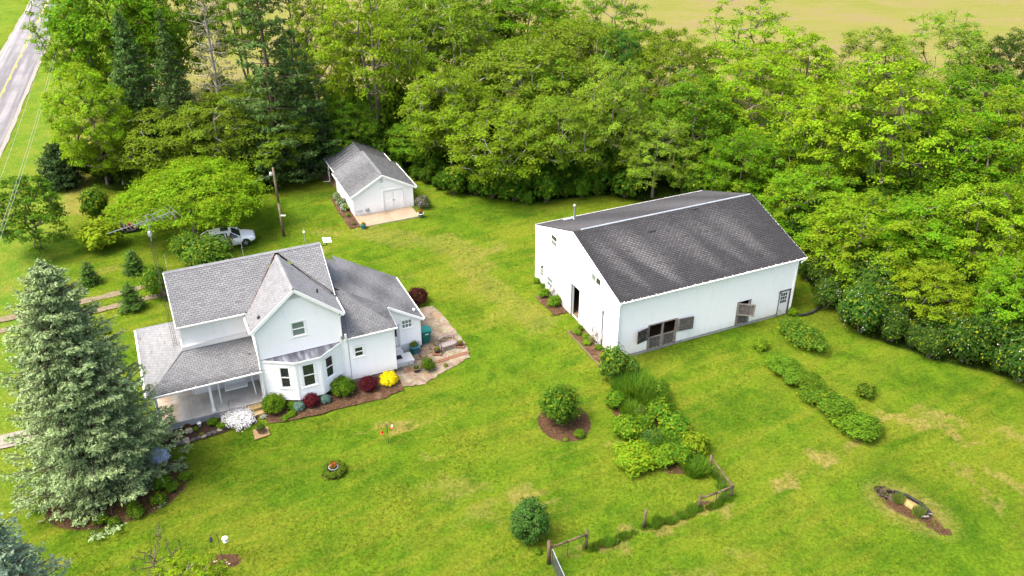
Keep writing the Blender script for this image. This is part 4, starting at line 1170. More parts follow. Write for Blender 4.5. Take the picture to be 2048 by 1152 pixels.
downspout(gar, [(-.1, 8.6, z2e - .1), (-.1, 8.6, .15), (-.7, 8.9, .08)])
downspout(gar, [(-.34, .9 + 4.9, gE - .1), (-.08, 5.8, 1.7), (-.08, 5.8, .1)])
# concrete apron
ap = tag(MB().box(-.06, 5.42, -2.42, -.03, -.05, .03).build('apron', M['foundation']), 'concrete apron in front of the garage doors', kind='structure')
ap.location = gar.location; ap.rotation_euler = gar.rotation_euler
M['apron'] = solid('tan_concrete', (.26, .2, .135), .85, .2, .15, .8, dirt=((.16, .1, .05), .55), bump=.2)
for u0, u1 in ((-.06, 2.86), (2.9, 5.42)):
    MB().box(u0, u1, -2.42, -.03, .032, .06).build('slab', M['apron'], ap)

# ---------------------------------------------------------------- helpers: plants
def unit(v): return v / np.maximum(np.linalg.norm(v, axis=-1, keepdims=True), 1e-9)
def leaves(pos, nrm, size, aspect=0.55, r=None, roll=None):
    """kite-shaped leaf faces; returns V (4n,3), F (n,4)"""
    r = r or rng
    n = len(pos)
    nrm = unit(nrm)
    if roll is None: roll = r.normal(size=(n, 3))
    t = unit(np.cross(nrm, roll)); b = np.cross(nrm, t)
    L = size[:, None] * 0.5; W = L * aspect
    V = np.stack([pos - t * L, pos + b * W - t * L * 0.1, pos + t * L, pos - b * W - t * L * 0.1], 1).reshape(-1, 3)
    return V, np.arange(4 * n).reshape(n, 4)

def limbs(nodes, parent, rad, n=5):
    """cones along a skeleton"""
    nodes = np.asarray(nodes); V, F = [], []
    for i, p in enumerate(parent):
        if p < 0: continue
        a, b = nodes[p], nodes[i]
        d = b - a; L = np.linalg.norm(d)
        if L < 1e-4: continue
        d /= L
        x = np.cross(d, [0.31, 0.72, 0.41]); x /= np.linalg.norm(x); y = np.cross(d, x)
        base = len(V)
        for c, r in ((a - d * rad[p] * .3, rad[p] if rad[p] < rad[i] * 1.8 else rad[i] * 1.5), (b, rad[i])):
            for k in range(n):
                t = 2 * math.pi * k / n
                V.append(c + r * (x * math.cos(t) + y * math.sin(t)))
        for k in range(n): F.append([base + k, base + (k + 1) % n, base + n + (k + 1) % n, base + n + k])
    return np.array(V), np.array(F)

def deciduous(seed, H=12.0, R=4.5, zc=0.6, rz=0.42, n_clump=110, per=120, leaf=0.26, clump=0.95, flat=0.6, tipfrac=0.15, low=-0.55, trunk=0.2, spread=1.0, hollow=0.35, multi=1, bare=0):
    """returns (trunk mesh, crown mesh): a forked skeleton that reaches leaf clumps spread through an uneven envelope"""
    r = np.random.default_rng(seed)
    C = np.array([0, 0, H * zc]); Rz = H * rz
    lobes = unit(r.normal(size=(9, 3))); amp = r.uniform(-0.28, 0.22, 9)
    def env(d): return 1 + (np.maximum(0, d @ lobes.T) ** 3 * amp).sum(1)
    cl = []
    tries = 0
    while len(cl) < n_clump and tries < 6000:
        tries += 1
        d = unit(r.normal(size=(1, 3)))
        if d[0, 2] < low: continue
        f = r.uniform(hollow, 1) ** 0.5
        p = C + (d * env(d)[:, None] * f * np.array([R, R, Rz]))[0]
        if p[2] < H * 0.12: continue
        md = clump * (0.62 if f > 0.8 else 0.85)
        if all(np.sum((p - q) ** 2) > md * md for q in cl): cl.append(p)
    cl = np.array(cl)
    # skeleton
    nodes, par = [np.array([0, 0, -0.1])], [-1]
    tops = []
    for m in range(multi):
        last = 0
        lean = r.normal(size=2) * (0.02 * H if multi == 1 else 0.09 * H)
        for k in range(1, 7):
            f = k / 6
            nodes.append(np.array([lean[0] * f + r.normal() * .09, lean[1] * f + r.normal() * .09, H * (zc + rz * .35) * f])); par.append(last); last = len(nodes) - 1
    order = np.argsort(np.linalg.norm((cl - np.array([0, 0, H * (zc - rz * .5)])) / np.array([R, R, Rz]), axis=1))
    tips = []
    for i in order:
        p = cl[i]; N = np.array(nodes)
        d = np.linalg.norm(N - p, axis=1)
        up_ = np.maximum(0, N[:, 2] - p[2] + 0.2) * 1.6 + 0.12 * np.hypot(N[:, 0], N[:, 1])
        d2 = d + up_; d2[:2] += 3
        b = int(np.argmin(d2)); a = N[b]
        segs = max(1, min(4, int(d[b] / 0.9)))
        last = b
        for k in range(1, segs + 1):
            f = k / segs
            q = a + (p - a) * f + np.array([0, 0, 0.12 * d[b] * math.sin(f * math.pi)]) + r.normal(size=3) * 0.06 * d[b] * (f < 1)
            nodes.append(q); par.append(last); last = len(nodes) - 1
        tips.append(last)
    for m in range(bare):
        b = int(r.integers(8, len(nodes))); last = b; q = nodes[b].copy()
        dr_ = unit(np.array([[*(q[:2] + r.normal(size=2) * .5), .8 + r.random()]]))[0]
        for k in range(4):
            q = q + dr_ * .03 * H + r.normal(size=3) * .009 * H; nodes.append(q); par.append(last); last = len(nodes) - 1
    cnt = np.zeros(len(nodes))
    for i in tips: cnt[i] += 1
    for i in range(len(nodes) - 1, 0, -1): cnt[par[i]] += cnt[i]
    rad = 0.016 + trunk * np.sqrt(np.maximum(cnt, .4) / max(cnt[0], 1)) * 0.9
    rad[0] = trunk * 1.35
    V, F = limbs(nodes, par, rad)
    tm = mesh_np('trunk', V, F, smooth=True)
    # leaves
    n = len(cl)
    cnts = np.maximum(12, (per * r.uniform(.55, 1.35, n))).astype(int)
    ci = np.repeat(np.arange(n), cnts)
    k = len(ci)
    d = unit(r.normal(size=(k, 3))); d[:, 2] = np.where(d[:, 2] < -.35, -d[:, 2], d[:, 2])
    rc = clump * r.uniform(.65, 1.25, n)[ci]
    rr = r.uniform(.25, 1.05, k) ** .55
    # sub-tufts inside each clump keep the surface broken
    tuft = unit(r.normal(size=(n, 9, 3)))[ci, r.integers(0, 9, k)]
    tuft[:, 2] = np.abs(tuft[:, 2]) * .8 - .15
    off = (d * .42 + tuft * .75) * (rr * rc)[:, None]
    off[:, 2] *= flat
    outw = unit((cl - C) / np.array([R, R, Rz]))[ci]
    pos = cl[ci] + off + outw * 0.1 * rc[:, None]
    pos[:, 2] -= 0.12 * spread * np.linalg.norm(off[:, :2], axis=1)
    nr = unit(off) * .6 + outw * .35 + np.array([0, 0, .75]) + r.normal(size=(k, 3)) * .55
    size = leaf * r.uniform(.6, 1.35, k)
    V, F = leaves(pos, nr, size, .6, r)
    clb = r.uniform(.2, .75, n)[ci]
    tip = (r.random(k) < tipfrac) * r.uniform(.3, 1, k) + .25 * (r.random(n) < tipfrac)[ci]
    col = np.stack([np.clip(clb + r.normal(size=k) * .16, 0, 1), np.clip(tip, 0, 1), r.random(k)], 1)
    return tm, mesh_np('crown', V, F, col)

def conifer(seed, H=12.0, R=3.0, levels=26, per_level=9, sub=9, tuft=7, needle=0.3, droop=0.35, power=0.85, base=0.06, sparse=0.0, upturn=0.25, width=.42, flatness=.5, tipfrac=.5, aspect=.42):
    """spruce: whorls of drooping boughs carrying sprays of needles"""
    r = np.random.default_rng(seed)
    nodes, par = [np.array([0, 0, -.1])], [-1]
    trunk_i = [0]
    for k in range(1, 15):
        nodes.append(np.array([r.normal() * .03, r.normal() * .03, H * k / 14.0])); par.append(trunk_i[-1]); trunk_i.append(len(nodes) - 1)
    rad = [0.022 * H * (1 - k / 14.5) + .015 for k in range(15)]
    P, N, S, RO, CB = [], [], [], [], []
    for lv in range(levels):
        f = base + (1 - base) * (lv / (levels - 1)) ** .92
        z0 = H * f
        Rl = R * (1 - f) ** power + 0.12
        nb = max(3, int(per_level * (0.45 + .55 * (1 - f)) + r.integers(0, 2)))
        a0 = r.uniform(0, 6.28)
        for b in range(nb):
            if r.random() < sparse: continue
            a = a0 + 2 * math.pi * b / nb + r.normal() * .12
            L = Rl * r.uniform(.62, 1.2); zz = z0 + r.normal() * .12
            dirh = np.array([math.cos(a), math.sin(a), 0]); side = np.array([-dirh[1], dirh[0], 0])
            dr_ = droop * r.uniform(.7, 1.3) * (1 - .75 * f)
            def pt(s): return dirh * L * s + np.array([0, 0, zz + L * (.16 * (f - .1) * s - dr_ * s + (dr_ * .75 + upturn * .25) * s * s * s * .8)])
            last = trunk_i[min(14, int(f * 14))]
            for s in (.35, .7, 1.0):
                nodes.append(pt(s)); par.append(last); last = len(nodes) - 1; rad.append(.012 + .012 * L * (1.05 - s))
            cb = r.uniform(.15, .8)
            ns = max(3, int(sub * L / R * 1.3) + 2)
            for i in range(ns):
                s = (i + r.uniform(.2, .8)) / ns
                s = .12 + .9 * s
                wd = width * L * (1.06 - s) * r.uniform(.5, 1.1) * (1 if i % 2 else -1) + r.normal() * .06
                c = pt(s) + side * wd + dirh * abs(wd) * .45 - np.array([0, 0, abs(wd) * .22 + r.uniform(0, .1)])
                ax = unit((dirh * .8 + side * np.sign(wd) * .55 + np.array([0, 0, upturn - .1]))[None])[0]
                m = max(3, int(tuft * r.uniform(.7, 1.3)))
                tpos = c + ax * (r.uniform(-.6, .9, m) * needle)[:, None] + r.normal(size=(m, 3)) * needle * .34
                P.append(tpos); N.append(r.normal(size=(m, 3)) * flatness + np.array([0, 0, .9]) + dirh * .35)
                S.append(needle * r.uniform(.6, 1.35, m)); RO.append(np.cross(np.repeat(ax[None], m, 0), N[-1]) + r.normal(size=(m, 3)) * .5)
                CB.append(np.stack([np.clip(cb + r.normal(size=m) * .18, 0, 1), (r.random(m) < tipfrac) * r.uniform(.1, 1, m), r.random(m)], 1))
    V, F = limbs(nodes, par, np.array(rad))
    tm = mesh_np('trunk', V, F, smooth=True)
    P, N, S, RO, CB = map(np.concatenate, (P, N, S, RO, CB))
    V, F = leaves(P, N, S, aspect, r, RO)
    return tm, mesh_np('crown', V, F, CB)

def bush(seed, n=2600, leaf=0.16, flat=.8, clumps=40, rough=.3, tipfrac=.2, shell=.55, lay=0.0, name='foliage', size=.34, low=-.55):
    """unit shrub: radius 1, height about 1.6, foot at z = 0; leaf clumps spread evenly over a lumpy dome"""
    r = np.random.default_rng(seed)
    i = np.arange(clumps) + .5
    z = 1 - i / clumps * (1 - low); a = i * 2.39996 + r.normal(size=clumps) * .35
    q = np.sqrt(np.maximum(0, 1 - z * z))
    cd = np.stack([q * np.cos(a), q * np.sin(a), z], 1) + r.normal(size=(clumps, 3)) * .06
    ca = r.uniform(1 - rough, 1 + rough * .3, clumps)
    ci = r.integers(0, clumps, n)
    off = unit(r.normal(size=(n, 3))) * (r.uniform(.05, 1, n) ** .5 * size)[:, None]
    pos = cd[ci] * (ca[ci] * (1 - size * .8))[:, None] * (r.uniform(shell, 1, n) ** .6)[:, None] + off
    pos[:, 2] = pos[:, 2] * .86 + .74
    pos[:, 2] = np.where(pos[:, 2] < .02, r.uniform(.02, .25, n), pos[:, 2]) * flat / .8
    nr = unit(off) * .6 + unit(pos - np.array([0, 0, .6])) * .8 + np.array([0, 0, .4 + lay]) + r.normal(size=(n, 3)) * .4
    V, F = leaves(pos, nr, leaf * r.uniform(.6, 1.4, n), .6, r)
    col = np.stack([np.clip(r.uniform(.25, .75, clumps)[ci] + r.normal(size=n) * .13, 0, 1), (r.random(n) < tipfrac) * r.uniform(.2, 1, n), r.random(n)], 1)
    return mesh_np(name, V, F, col)

def stems(seed, k=7, h=.9, r0=.03):
    r = np.random.default_rng(seed); nodes, par, rad = [], [], []
    for i in range(k):
        a = r.uniform(0, 6.28); s = r.uniform(.25, .6)
        nodes.append(np.array([math.cos(a) * .08, math.sin(a) * .08, -.05])); par.append(-1); rad.append(r0)
        for j in (1, 2):
            nodes.append(np.array([math.cos(a) * s * j / 2, math.sin(a) * s * j / 2, h * j / 2 * r.uniform(.8, 1.1)])); par.append(len(nodes) - 2); rad.append(r0 * (1 - .35 * j))
    V, F = limbs(nodes, par, rad, 4)
    return mesh_np('stem', V, F)

def blades(seed, n=900, h=.6, spread=1.0, w=.03, lean=.5):
    """a tussock of arching grass blades, unit footprint"""
    r = np.random.default_rng(seed)
    a = r.uniform(0, 6.28, n); rr = np.sqrt(r.random(n)) * spread
    p0 = np.stack([np.cos(a) * rr, np.sin(a) * rr, np.zeros(n)], 1)
    dirn = unit(np.stack([np.cos(a) * .4 + r.normal(size=n) * .6, np.sin(a) * .4 + r.normal(size=n) * .6, np.zeros(n)], 1))
    hh = h * r.uniform(.5, 1.25, n)
    tip = p0 + dirn * (hh * lean * r.uniform(.4, 1.4, n))[:, None] + np.array([0, 0, 1]) * hh[:, None]
    mid = p0 * .45 + tip * .55 + np.array([0, 0, .1]) * hh[:, None]
    sd = unit(np.cross(dirn, [0, 0, 1.0])) * w
    V = np.stack([p0 - sd, p0 + sd, mid + sd * .8, mid - sd * .8, tip], 1).reshape(-1, 3)
    b = np.arange(n) * 5
    F = np.concatenate([np.stack([b, b + 1, b + 2, b + 3], 1), np.stack([b + 3, b + 2, b + 4, b + 4], 1)[:, :4]])
    Fq = np.stack([b, b + 1, b + 2, b + 3], 1)
    V2 = np.concatenate([V, V.reshape(n, 5, 3)[:, 4] + sd * .12])
    Ft = np.stack([b + 3, b + 2, np.arange(n) + 5 * n, b + 4], 1)
    col = np.stack([r.uniform(.1, .9, n), (r.random(n) < .2) * r.random(n), r.random(n)], 1)
    return mesh_np('blades', V2, np.concatenate([Fq, Ft]), np.concatenate([col, col]))

used_names = {}
def plant(name, label, cat, parts, loc, scale, rz, group=None):
    """parts: (part name, mesh, material, colour). One mesh becomes the thing itself only through its Empty root"""
    t = thing(name, label, cat, loc, rz, group)
    t.scale = scale if hasattr(scale, '__len__') else (scale,) * 3
    for pn, me, mt, c in parts:
        o = link(pn, me, mt, t)
        if c is not None: o.color = (*c, 1)
    return t

# ---------------------------------------------------------------- trees
# kind, x, y, crown radius, height, turn, leaf colour, label
TREES = [
    ('round', -44.3, 99.0, 6.93, 18.68, 3.93, (0.1159, 0.2804, 0.0093), 'tall bright green maple beside the road, at the top left'),
    ('sparse', -48.94, 99.0, 4.2, 14.6, 1.47, (0.1661, 0.3279, 0.0101), 'airy light green tree overhanging the road edge'),
    ('lime', -40.04, 81.0, 3.82, 11.87, 4.01, (0.2345, 0.433, 0.0137), 'yellow-green tree at the left end of the wood'),
    ('round', -41.02, 106.0, 5.32, 16.55, 4.66, (0.114, 0.2918, 0.009), 'bright green tree showing through behind the two spruces'),
    ('spruce', -36.61, 84.0, 4.61, 15.84, 1.89, (0.0494, 0.1198, 0.0234), 'dark spruce standing in front of the bright maple'),
    ('spruce2', -31.99, 82.0, 2.85, 16.3, 5.52, (0.0452, 0.0942, 0.0195), 'slim dark spruce beside the browning conifer'),
    ('pinebrown', -30.92, 91.0, 3.87, 18.27, 2.79, (0.1803, 0.1573, 0.0832), 'thin conifer with browning twigs and gaps between its branches'),
    ('pine', -22.94, 82.0, 5.16, 20.65, 1.36, (0.0595, 0.1174, 0.0236), 'tallest dark pine left of the garage'),
    ('pine', -20.86, 84.0, 4.43, 14.3, 3.19, (0.0565, 0.1276, 0.0244), 'dark pine leaning over the back of the garage'),
    ('sparse', -21.17, 95.0, 3.76, 16.77, 5.68, (0.156, 0.259, 0.0156), 'half-bare tree with visible grey limbs right of the tall pine'),
    ('olive', -34.43, 81.0, 5.3, 7.51, 4.22, (0.1845, 0.2934, 0.018), 'low olive-leaved tree behind the dark round juniper'),
    ('olive', -28.83, 82.0, 5.1, 8.98, 3.57, (0.1558, 0.2537, 0.0152), 'low olive-leaved tree above the spreading maple'),
    ('olive', -22.9, 82.0, 4.39, 7.54, 1.79, (0.1685, 0.2951, 0.0172), 'low olive-leaved tree behind the utility pole'),
    ('olive', -38.45, 81.0, 2.92, 5.58, 5.03, (0.1779, 0.2972, 0.0106), 'small yellow-olive tree at the lawn edge near the juniper'),
    ('olive', -29.16, 90.0, 4.74, 6.93, 5.48, (0.1805, 0.3024, 0.0131), 'yellow-green young tree in the gap under the browning conifer'),
    ('round', -39.83, 97.0, 4.4, 14.43, 2.08, (0.1096, 0.2506, 0.0089), 'bright green tree between the two dark spruces'),
    ('sparse2', -32.67, 108.0, 4.2, 14.77, 1.94, (0.1249, 0.2788, 0.0143), 'airy green tree behind the tall dark pine'),
    ('pine', -24.06, 98.0, 3.29, 18.36, 2.56, (0.0443, 0.0897, 0.0184), 'slim dark pine right of the tallest pine'),
    ('sparse2', -14.28, 90.0, 5.89, 17.65, 1.97, (0.1918, 0.3094, 0.0141), 'tall pale-leaved tree with two grey trunks behind the garage'),
    ('sparse', -19.37, 104.0, 4.64, 15.59, 3.27, (0.2462, 0.4025, 0.0136), 'light airy tree at the back of the wood above the garage'),
    ('round', -16.42, 86.0, 3.04, 8.11, 5.91, (0.111, 0.263, 0.0127), 'mid green tree filling in behind the garage roof'),
    ('olive', -11.72, 103.0, 4.59, 14.32, 1.89, (0.1935, 0.3306, 0.0125), 'pale olive tree between the two-trunked tree and the rusty-tipped one'),
    ('round', -9.35, 85.0, 2.8, 5.24, 2.61, (0.1204, 0.2878, 0.0128), 'low mid green tree at the right rear corner of the garage'),
    ('olive', -6.27, 98.0, 6.32, 14.42, 0.38, (0.1576, 0.2758, 0.0167), 'rusty-tipped olive tree at the top of the wood right of the garage'),
    ('olive2', 0.85, 93.0, 7.98, 11.88, 4.44, (0.1705, 0.282, 0.0163), 'widest rusty-tipped olive tree in the middle of the wood'),
    ('olive', -6.11, 84.0, 4.93, 10.59, 6.05, (0.1949, 0.3218, 0.0143), 'yellow-olive tree reaching out beside the garage roof'),
    ('olive2', 7.69, 100.0, 6.79, 12.64, 2.29, (0.1517, 0.2484, 0.0144), 'olive tree with orange young leaves near the middle top'),
    ('olive', -0.66, 79.0, 5.42, 8.89, 2.37, (0.1807, 0.3061, 0.0119), 'yellow-olive tree above the dark shrubs in the middle'),
    ('olive2', 4.49, 79.0, 4.68, 10.41, 1.95, (0.1667, 0.2894, 0.0179), 'olive tree left of the fine-leaved willow'),
    ('round', 1.6, 112.0, 5.54, 12.97, 2.73, (0.1195, 0.2738, 0.0088), 'deep green tree top at the far edge of the wood, middle'),
    ('sparse', 12.65, 108.0, 5.1, 13.27, 5.23, (0.105, 0.2583, 0.0124), 'loose rounded green tree against the field'),
    ('round', 11.85, 96.0, 2.74, 11.6, 4.08, (0.0464, 0.1685, 0.024), 'blue-green narrow tree behind the willow'),
    ('willow', 9.77, 80.0, 4.5, 12.24, 3.33, (0.2216, 0.3647, 0.0317), 'fine-leaved willow-like tree left of the barn roof'),
    ('olive2', 17.23, 95.0, 5.18, 11.19, 1.75, (0.1561, 0.2518, 0.0139), 'olive tree with a broken top beside the field gap'),
    ('willow', 13.46, 78.0, 3.77, 7.78, 0.81, (0.2228, 0.3873, 0.0321), 'drooping pale tree touching the back of the barn roof'),
    ('round', -3.98, 113.0, 4.67, 12.48, 2.62, (0.1025, 0.2269, 0.011), 'mid green tree top touching the top edge left of the deep green one'),
    ('sparse', 7.21, 113.0, 4.66, 12.14, 0.03, (0.1975, 0.372, 0.0111), 'light tree top touching the top edge right of the deep green one'),
    ('round', -10.13, 112.0, 4.32, 12.97, 5.97, (0.1492, 0.3752, 0.0112), 'bright tree top at the top edge above the garage trees'),
    ('sparse', 27.14, 104.0, 6.12, 12.37, 4.16, (0.2223, 0.4201, 0.0142), 'thin lime tree standing up against the field, above the barn'),
    ('round', 17.84, 83.0, 4.39, 10.46, 0.43, (0.1025, 0.2458, 0.0116), 'mid green tree just above the barn ridge'),
    ('lime', 23.87, 86.0, 6.02, 11.03, 5.67, (0.2042, 0.3856, 0.0115), 'lime tree with yellow young leaves above the barn ridge end'),
    ('sparse2', 31.32, 93.0, 4.81, 11.85, 3.62, (0.2298, 0.4021, 0.0134), 'tall lime tree with upright branches right of the field gap'),
    ('willow', 39.74, 97.0, 6.1, 10.97, 4.16, (0.1767, 0.277, 0.0249), 'feathery pale willow against the field'),
    ('willow', 50.01, 103.0, 5.84, 10.97, 2.14, (0.1991, 0.3636, 0.0307), 'windblown pale willow at the top right'),
    ('round', 58.46, 104.0, 3.54, 9.47, 2.21, (0.0486, 0.1015, 0.0212), 'dark rounded tree top in the upper right corner'),
    ('round', 48.5, 89.0, 4.92, 9.45, 4.97, (0.0959, 0.2374, 0.0104), 'dull green tree below the windblown willow'),
    ('lime', 27.55, 75.0, 4.7, 11.57, 3.95, (0.2408, 0.4239, 0.0126), 'lime tree leaning towards the far barn corner'),
    ('sparse2', 33.6, 74.0, 6.58, 14.55, 3.31, (0.213, 0.3864, 0.0129), 'big spreading lime tree showing two dark trunks'),
    ('lime', 38.07, 72.0, 5.43, 10.51, 0.34, (0.1216, 0.3146, 0.0091), 'bright green tree right of the two dark trunks'),
    ('lime', 45.44, 75.0, 4.47, 11.63, 5.37, (0.1725, 0.3004, 0.0114), 'lime tree cut by the right edge of the picture'),
    ('round', 20.37, 74.0, 3.35, 8.39, 2.21, (0.1095, 0.2645, 0.0085), 'fresh green tree hanging over the barn ridge end'),
    ('lime', 24.7, 67.0, 4.14, 7.44, 2.06, (0.1321, 0.3174, 0.01), 'bright low tree beside the far barn wall'),
    ('round', 23.94, 73.0, 2.66, 7.94, 0.5, (0.0939, 0.2285, 0.0105), 'mid green tree behind the far barn gable'),
    ('lime', 26.77, 61.0, 4.23, 7.6, 2.39, (0.1819, 0.33, 0.0113), 'lime tree over the white-flowered bushes'),
    ('round', 31.0, 61.0, 4.04, 7.67, 3.12, (0.1386, 0.3348, 0.0107), 'bright leafy tree in front of the two dark trunks'),
    ('lime', 35.5, 61.0, 4.22, 8.56, 1.54, (0.2151, 0.3923, 0.0127), 'sunlit lime tree at the right side of the wood'),
    ('lime', 30.4, 55.0, 2.87, 5.14, 2.67, (0.2129, 0.342, 0.012), 'small lime sapling poking out above the flowering bushes'),
    ('round', 34.4, 52.0, 2.74, 7.17, 4.97, (0.1477, 0.3392, 0.0118), 'bright tree at the right edge over the flowering bushes'),
    ('lime', 40.24, 63.0, 3.14, 9.51, 4.16, (0.1155, 0.2727, 0.0097), 'fresh green tree at the right edge, half way up'),
    ('round', 4.05, 92.0, 4.26, 9.19, 3.54, (0.122, 0.2856, 0.0138), 'mid green tree half hidden among the olive trees'),
    ('maple', -28.13, 70.3, 6.32, 6.1, 4.86, (0.1784, 0.3443, 0.01), 'broad bright green maple spreading over the white car'),
    ('lollipop', -40.12, 67.0, 3.0, 6.45, 1.13, (0.0855, 0.2037, 0.0145), 'round-headed young tree with a dark trunk beside the road wires'),
]
PROTO = {}
def proto(key, fn, H, R, leafmat, barkmat):
    tm, cm = fn
    PROTO.setdefault(key, []).append((tm, cm, H, R, leafmat, barkmat))
for sd in (11, 12, 13):
    proto('round', deciduous(sd, 12, 4.6, .56, .46, 165, 200, .21, 1.05, .85, .15, low=-.75), 12.2, 4.7, 'leaf', 'bark')
for sd in (21, 22):
    proto('lime', deciduous(sd, 12, 4.8, .54, .46, 165, 195, .215, 1.05, .78, .25, low=-.75), 12.0, 4.9, 'leaf', 'bark')
for sd in (31, 32, 33):
    proto('olive', deciduous(sd, 11, 5.2, .56, .42, 165, 180, .225, 1.1, .66, .3, low=-.75, spread=1.0), 11.0, 5.4, 'leaf_red', 'bark_pale')
for sd in (34, 35):
    proto('olive2', deciduous(sd, 11, 6.2, .6, .38, 185, 175, .235, 1.2, .62, .32, low=-.7, spread=1.0, bare=3), 11.0, 6.4, 'leaf_red', 'bark_pale')
for sd in (41, 42):
    proto('sparse', deciduous(sd, 13, 4.6, .6, .42, 115, 140, .21, 1.0, .7, .2, low=-.7, hollow=.15, trunk=.2, bare=4), 13.0, 4.8, 'leaf', 'bark')
for sd in (43, 44):
    proto('sparse2', deciduous(sd, 13, 5.2, .6, .42, 150, 150, .215, 1.05, .7, .2, low=-.6, hollow=.2, trunk=.27, multi=2, bare=4), 13.0, 5.4, 'leaf', 'bark')
for sd in (51, 52):
    proto('willow', deciduous(sd, 12, 4.8, .56, .46, 170, 170, .17, .95, .9, .25, low=-.8, spread=3.0), 12.0, 5.0, 'leaf', 'bark')
proto('maple', deciduous(61, 7, 6.6, .55, .43, 270, 200, .2, 1.05, .8, .2, low=-.2, trunk=.22, hollow=.45), 7.0, 6.8, 'leaf', 'bark')
proto('lollipop', deciduous(62, 7, 3.2, .57, .44, 120, 110, .22, .75, .7, .12, low=-.75, trunk=.13), 7.0, 3.3, 'leaf', 'bark_dark')
for sd in (71, 72):
    proto('spruce', conifer(sd, 14, 4.0, 26, 10, 12, 11, .3, .4, .8), 14.0, 4.2, 'needle', 'bark_dark')
proto('spruce2', conifer(73, 14, 3.2, 26, 9, 10, 10, .3, .45, .75), 14.0, 3.4, 'needle', 'bark_dark')
for sd in (74, 75):
    proto('pine', conifer(sd, 16, 4.6, 19, 7, 14, 16, .32, .12, .55, .1, .1, .35, .5), 16.0, 4.8, 'needle', 'bark_dark')
proto('pinebrown', conifer(76, 15, 4.2, 20, 8, 10, 5, .26, .2, .5, .08, .05, .2, .4), 15.0, 4.3, 'needle', 'bark_pale')
NAMES = {'round': 'maple_tree', 'lime': 'lime_tree', 'olive': 'box_elder_tree', 'olive2': 'box_elder_tree', 'sparse': 'ash_tree', 'sparse2': 'locust_tree', 'willow': 'willow_tree',
         'maple': 'maple_tree', 'lollipop': 'young_tree', 'spruce': 'spruce_tree', 'spruce2': 'spruce_tree', 'pine': 'pine_tree', 'pinebrown': 'pine_tree'}
for i, (kind, x, y, R, top, rot, c, label) in enumerate(TREES):
    tm, cm, H0, R0, lm, bk = PROTO[kind][i % len(PROTO[kind])]
    plant(NAMES[kind], label, 'tree', [('trunk', tm, M[bk], None), ('crown', cm, M[lm], c)], (x, y, -.05), (R / R0, R / R0 * random.uniform(.92, 1.08), top / H0), rot,
          None if kind in ('maple', 'lollipop') else 'trees of the wood behind the farm')

# the large pale-blue spruce beside the porch and its neighbour
tm, cm = conifer(81, 14.6, 5.0, 44, 16, 20, 15, .21, .5, .6, .03, 0, .3, .4, .55, .6)
plant('spruce_tree', 'large pale blue-green spruce in front of the porch', 'tree', [('trunk', tm, M['bark_dark'], None), ('crown', cm, M['needle_blue'], (.22, .31, .12))], (-23.6, 38.9, 0), (.9, .9, .97), .4)
tm2, cm2 = conifer(82, 9.2, 3.2, 24, 11, 13, 12, .19, .3, .75, .03, 0, .3, .4, .55, .6)
plant('spruce_tree', 'blue spruce cut off by the bottom left corner', 'tree', [('trunk', tm2, M['bark_dark'], None), ('crown', cm2, M['needle_blue'], (.2, .3, .22))], (-21.6, 26.6, 0), 1.0, 2.0)

# understorey shrubs along the edge of the wood: individuals of one kind per stretch
BUSH = [bush(s, 2600, .19, .85, 40, .35, .15) for s in (101, 102, 103)]
BUSHF = [bush(s, 5600, .115, .95, 46, .38, .15) for s in (104, 105)]
BLOOM = [bush(s, 200, .045, 1.0, 30, .3, .9, .92, name='blossom') for s in (104, 105)]
STEM = stems(5)
def shrub(name, label, loc, s, c, me=None, group=None, flower=None, mat='leaf', rz=None, fc=(.75, .75, .7)):
    parts = [('stem', STEM, M['bark'], None), ('foliage', me or random.choice(BUSH), M[mat], c)]
    if flower is not None: parts.append(('blossom', flower, M['petal'], fc))
    return plant(name, label, 'shrub', parts, (*loc, -.02), s, random.uniform(0, 6.28) if rz is None else rz, group)
def along(pts, step):
    out = []
    for (ax, ay), (bx, by) in zip(pts[:-1], pts[1:]):
        L = math.hypot(bx - ax, by - ay); k = max(1, round(L / step))
        for i in range(k): out.append((ax + (bx - ax) * i / k, ay + (by - ay) * i / k))
    return out
def jit(c, a=.18):
    k = random.uniform(1 - a, 1 + a)
    return tuple(x * k * random.uniform(.94, 1.06) for x in c)
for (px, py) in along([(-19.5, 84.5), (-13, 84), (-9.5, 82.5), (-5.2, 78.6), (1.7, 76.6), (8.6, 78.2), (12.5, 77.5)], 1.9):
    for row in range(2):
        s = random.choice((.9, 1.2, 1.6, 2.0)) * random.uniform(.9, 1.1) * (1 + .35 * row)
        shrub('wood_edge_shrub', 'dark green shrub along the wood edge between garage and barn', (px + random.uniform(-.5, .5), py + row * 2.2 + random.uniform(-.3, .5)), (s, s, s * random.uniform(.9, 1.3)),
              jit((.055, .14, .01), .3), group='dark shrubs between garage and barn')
for (px, py) in along([(22.6, 65.5), (23.6, 61.8), (24.4, 57.5), (25.6, 54.4), (29.3, 50.9), (34.3, 48.6), (40, 46)], 1.75):
    for row in range(2):
        s = random.choice((1.0, 1.3, 1.6, 1.9)) * random.uniform(.9, 1.1) * (1 + .3 * row); k = random.randrange(2)
        shrub('flowering_shrub', 'dark shrub dotted with white blossom along the right wood edge', (px + random.uniform(-.5, .6) + row * 1.7, py + random.uniform(-.4, .6) + row * 1.2), (s, s, s * random.uniform(1.0, 1.35)),
              jit((.05, .12, .016)), BUSHF[k], 'white-flowered shrubs at the right', BLOOM[k], fc=(.5, .52, .42))
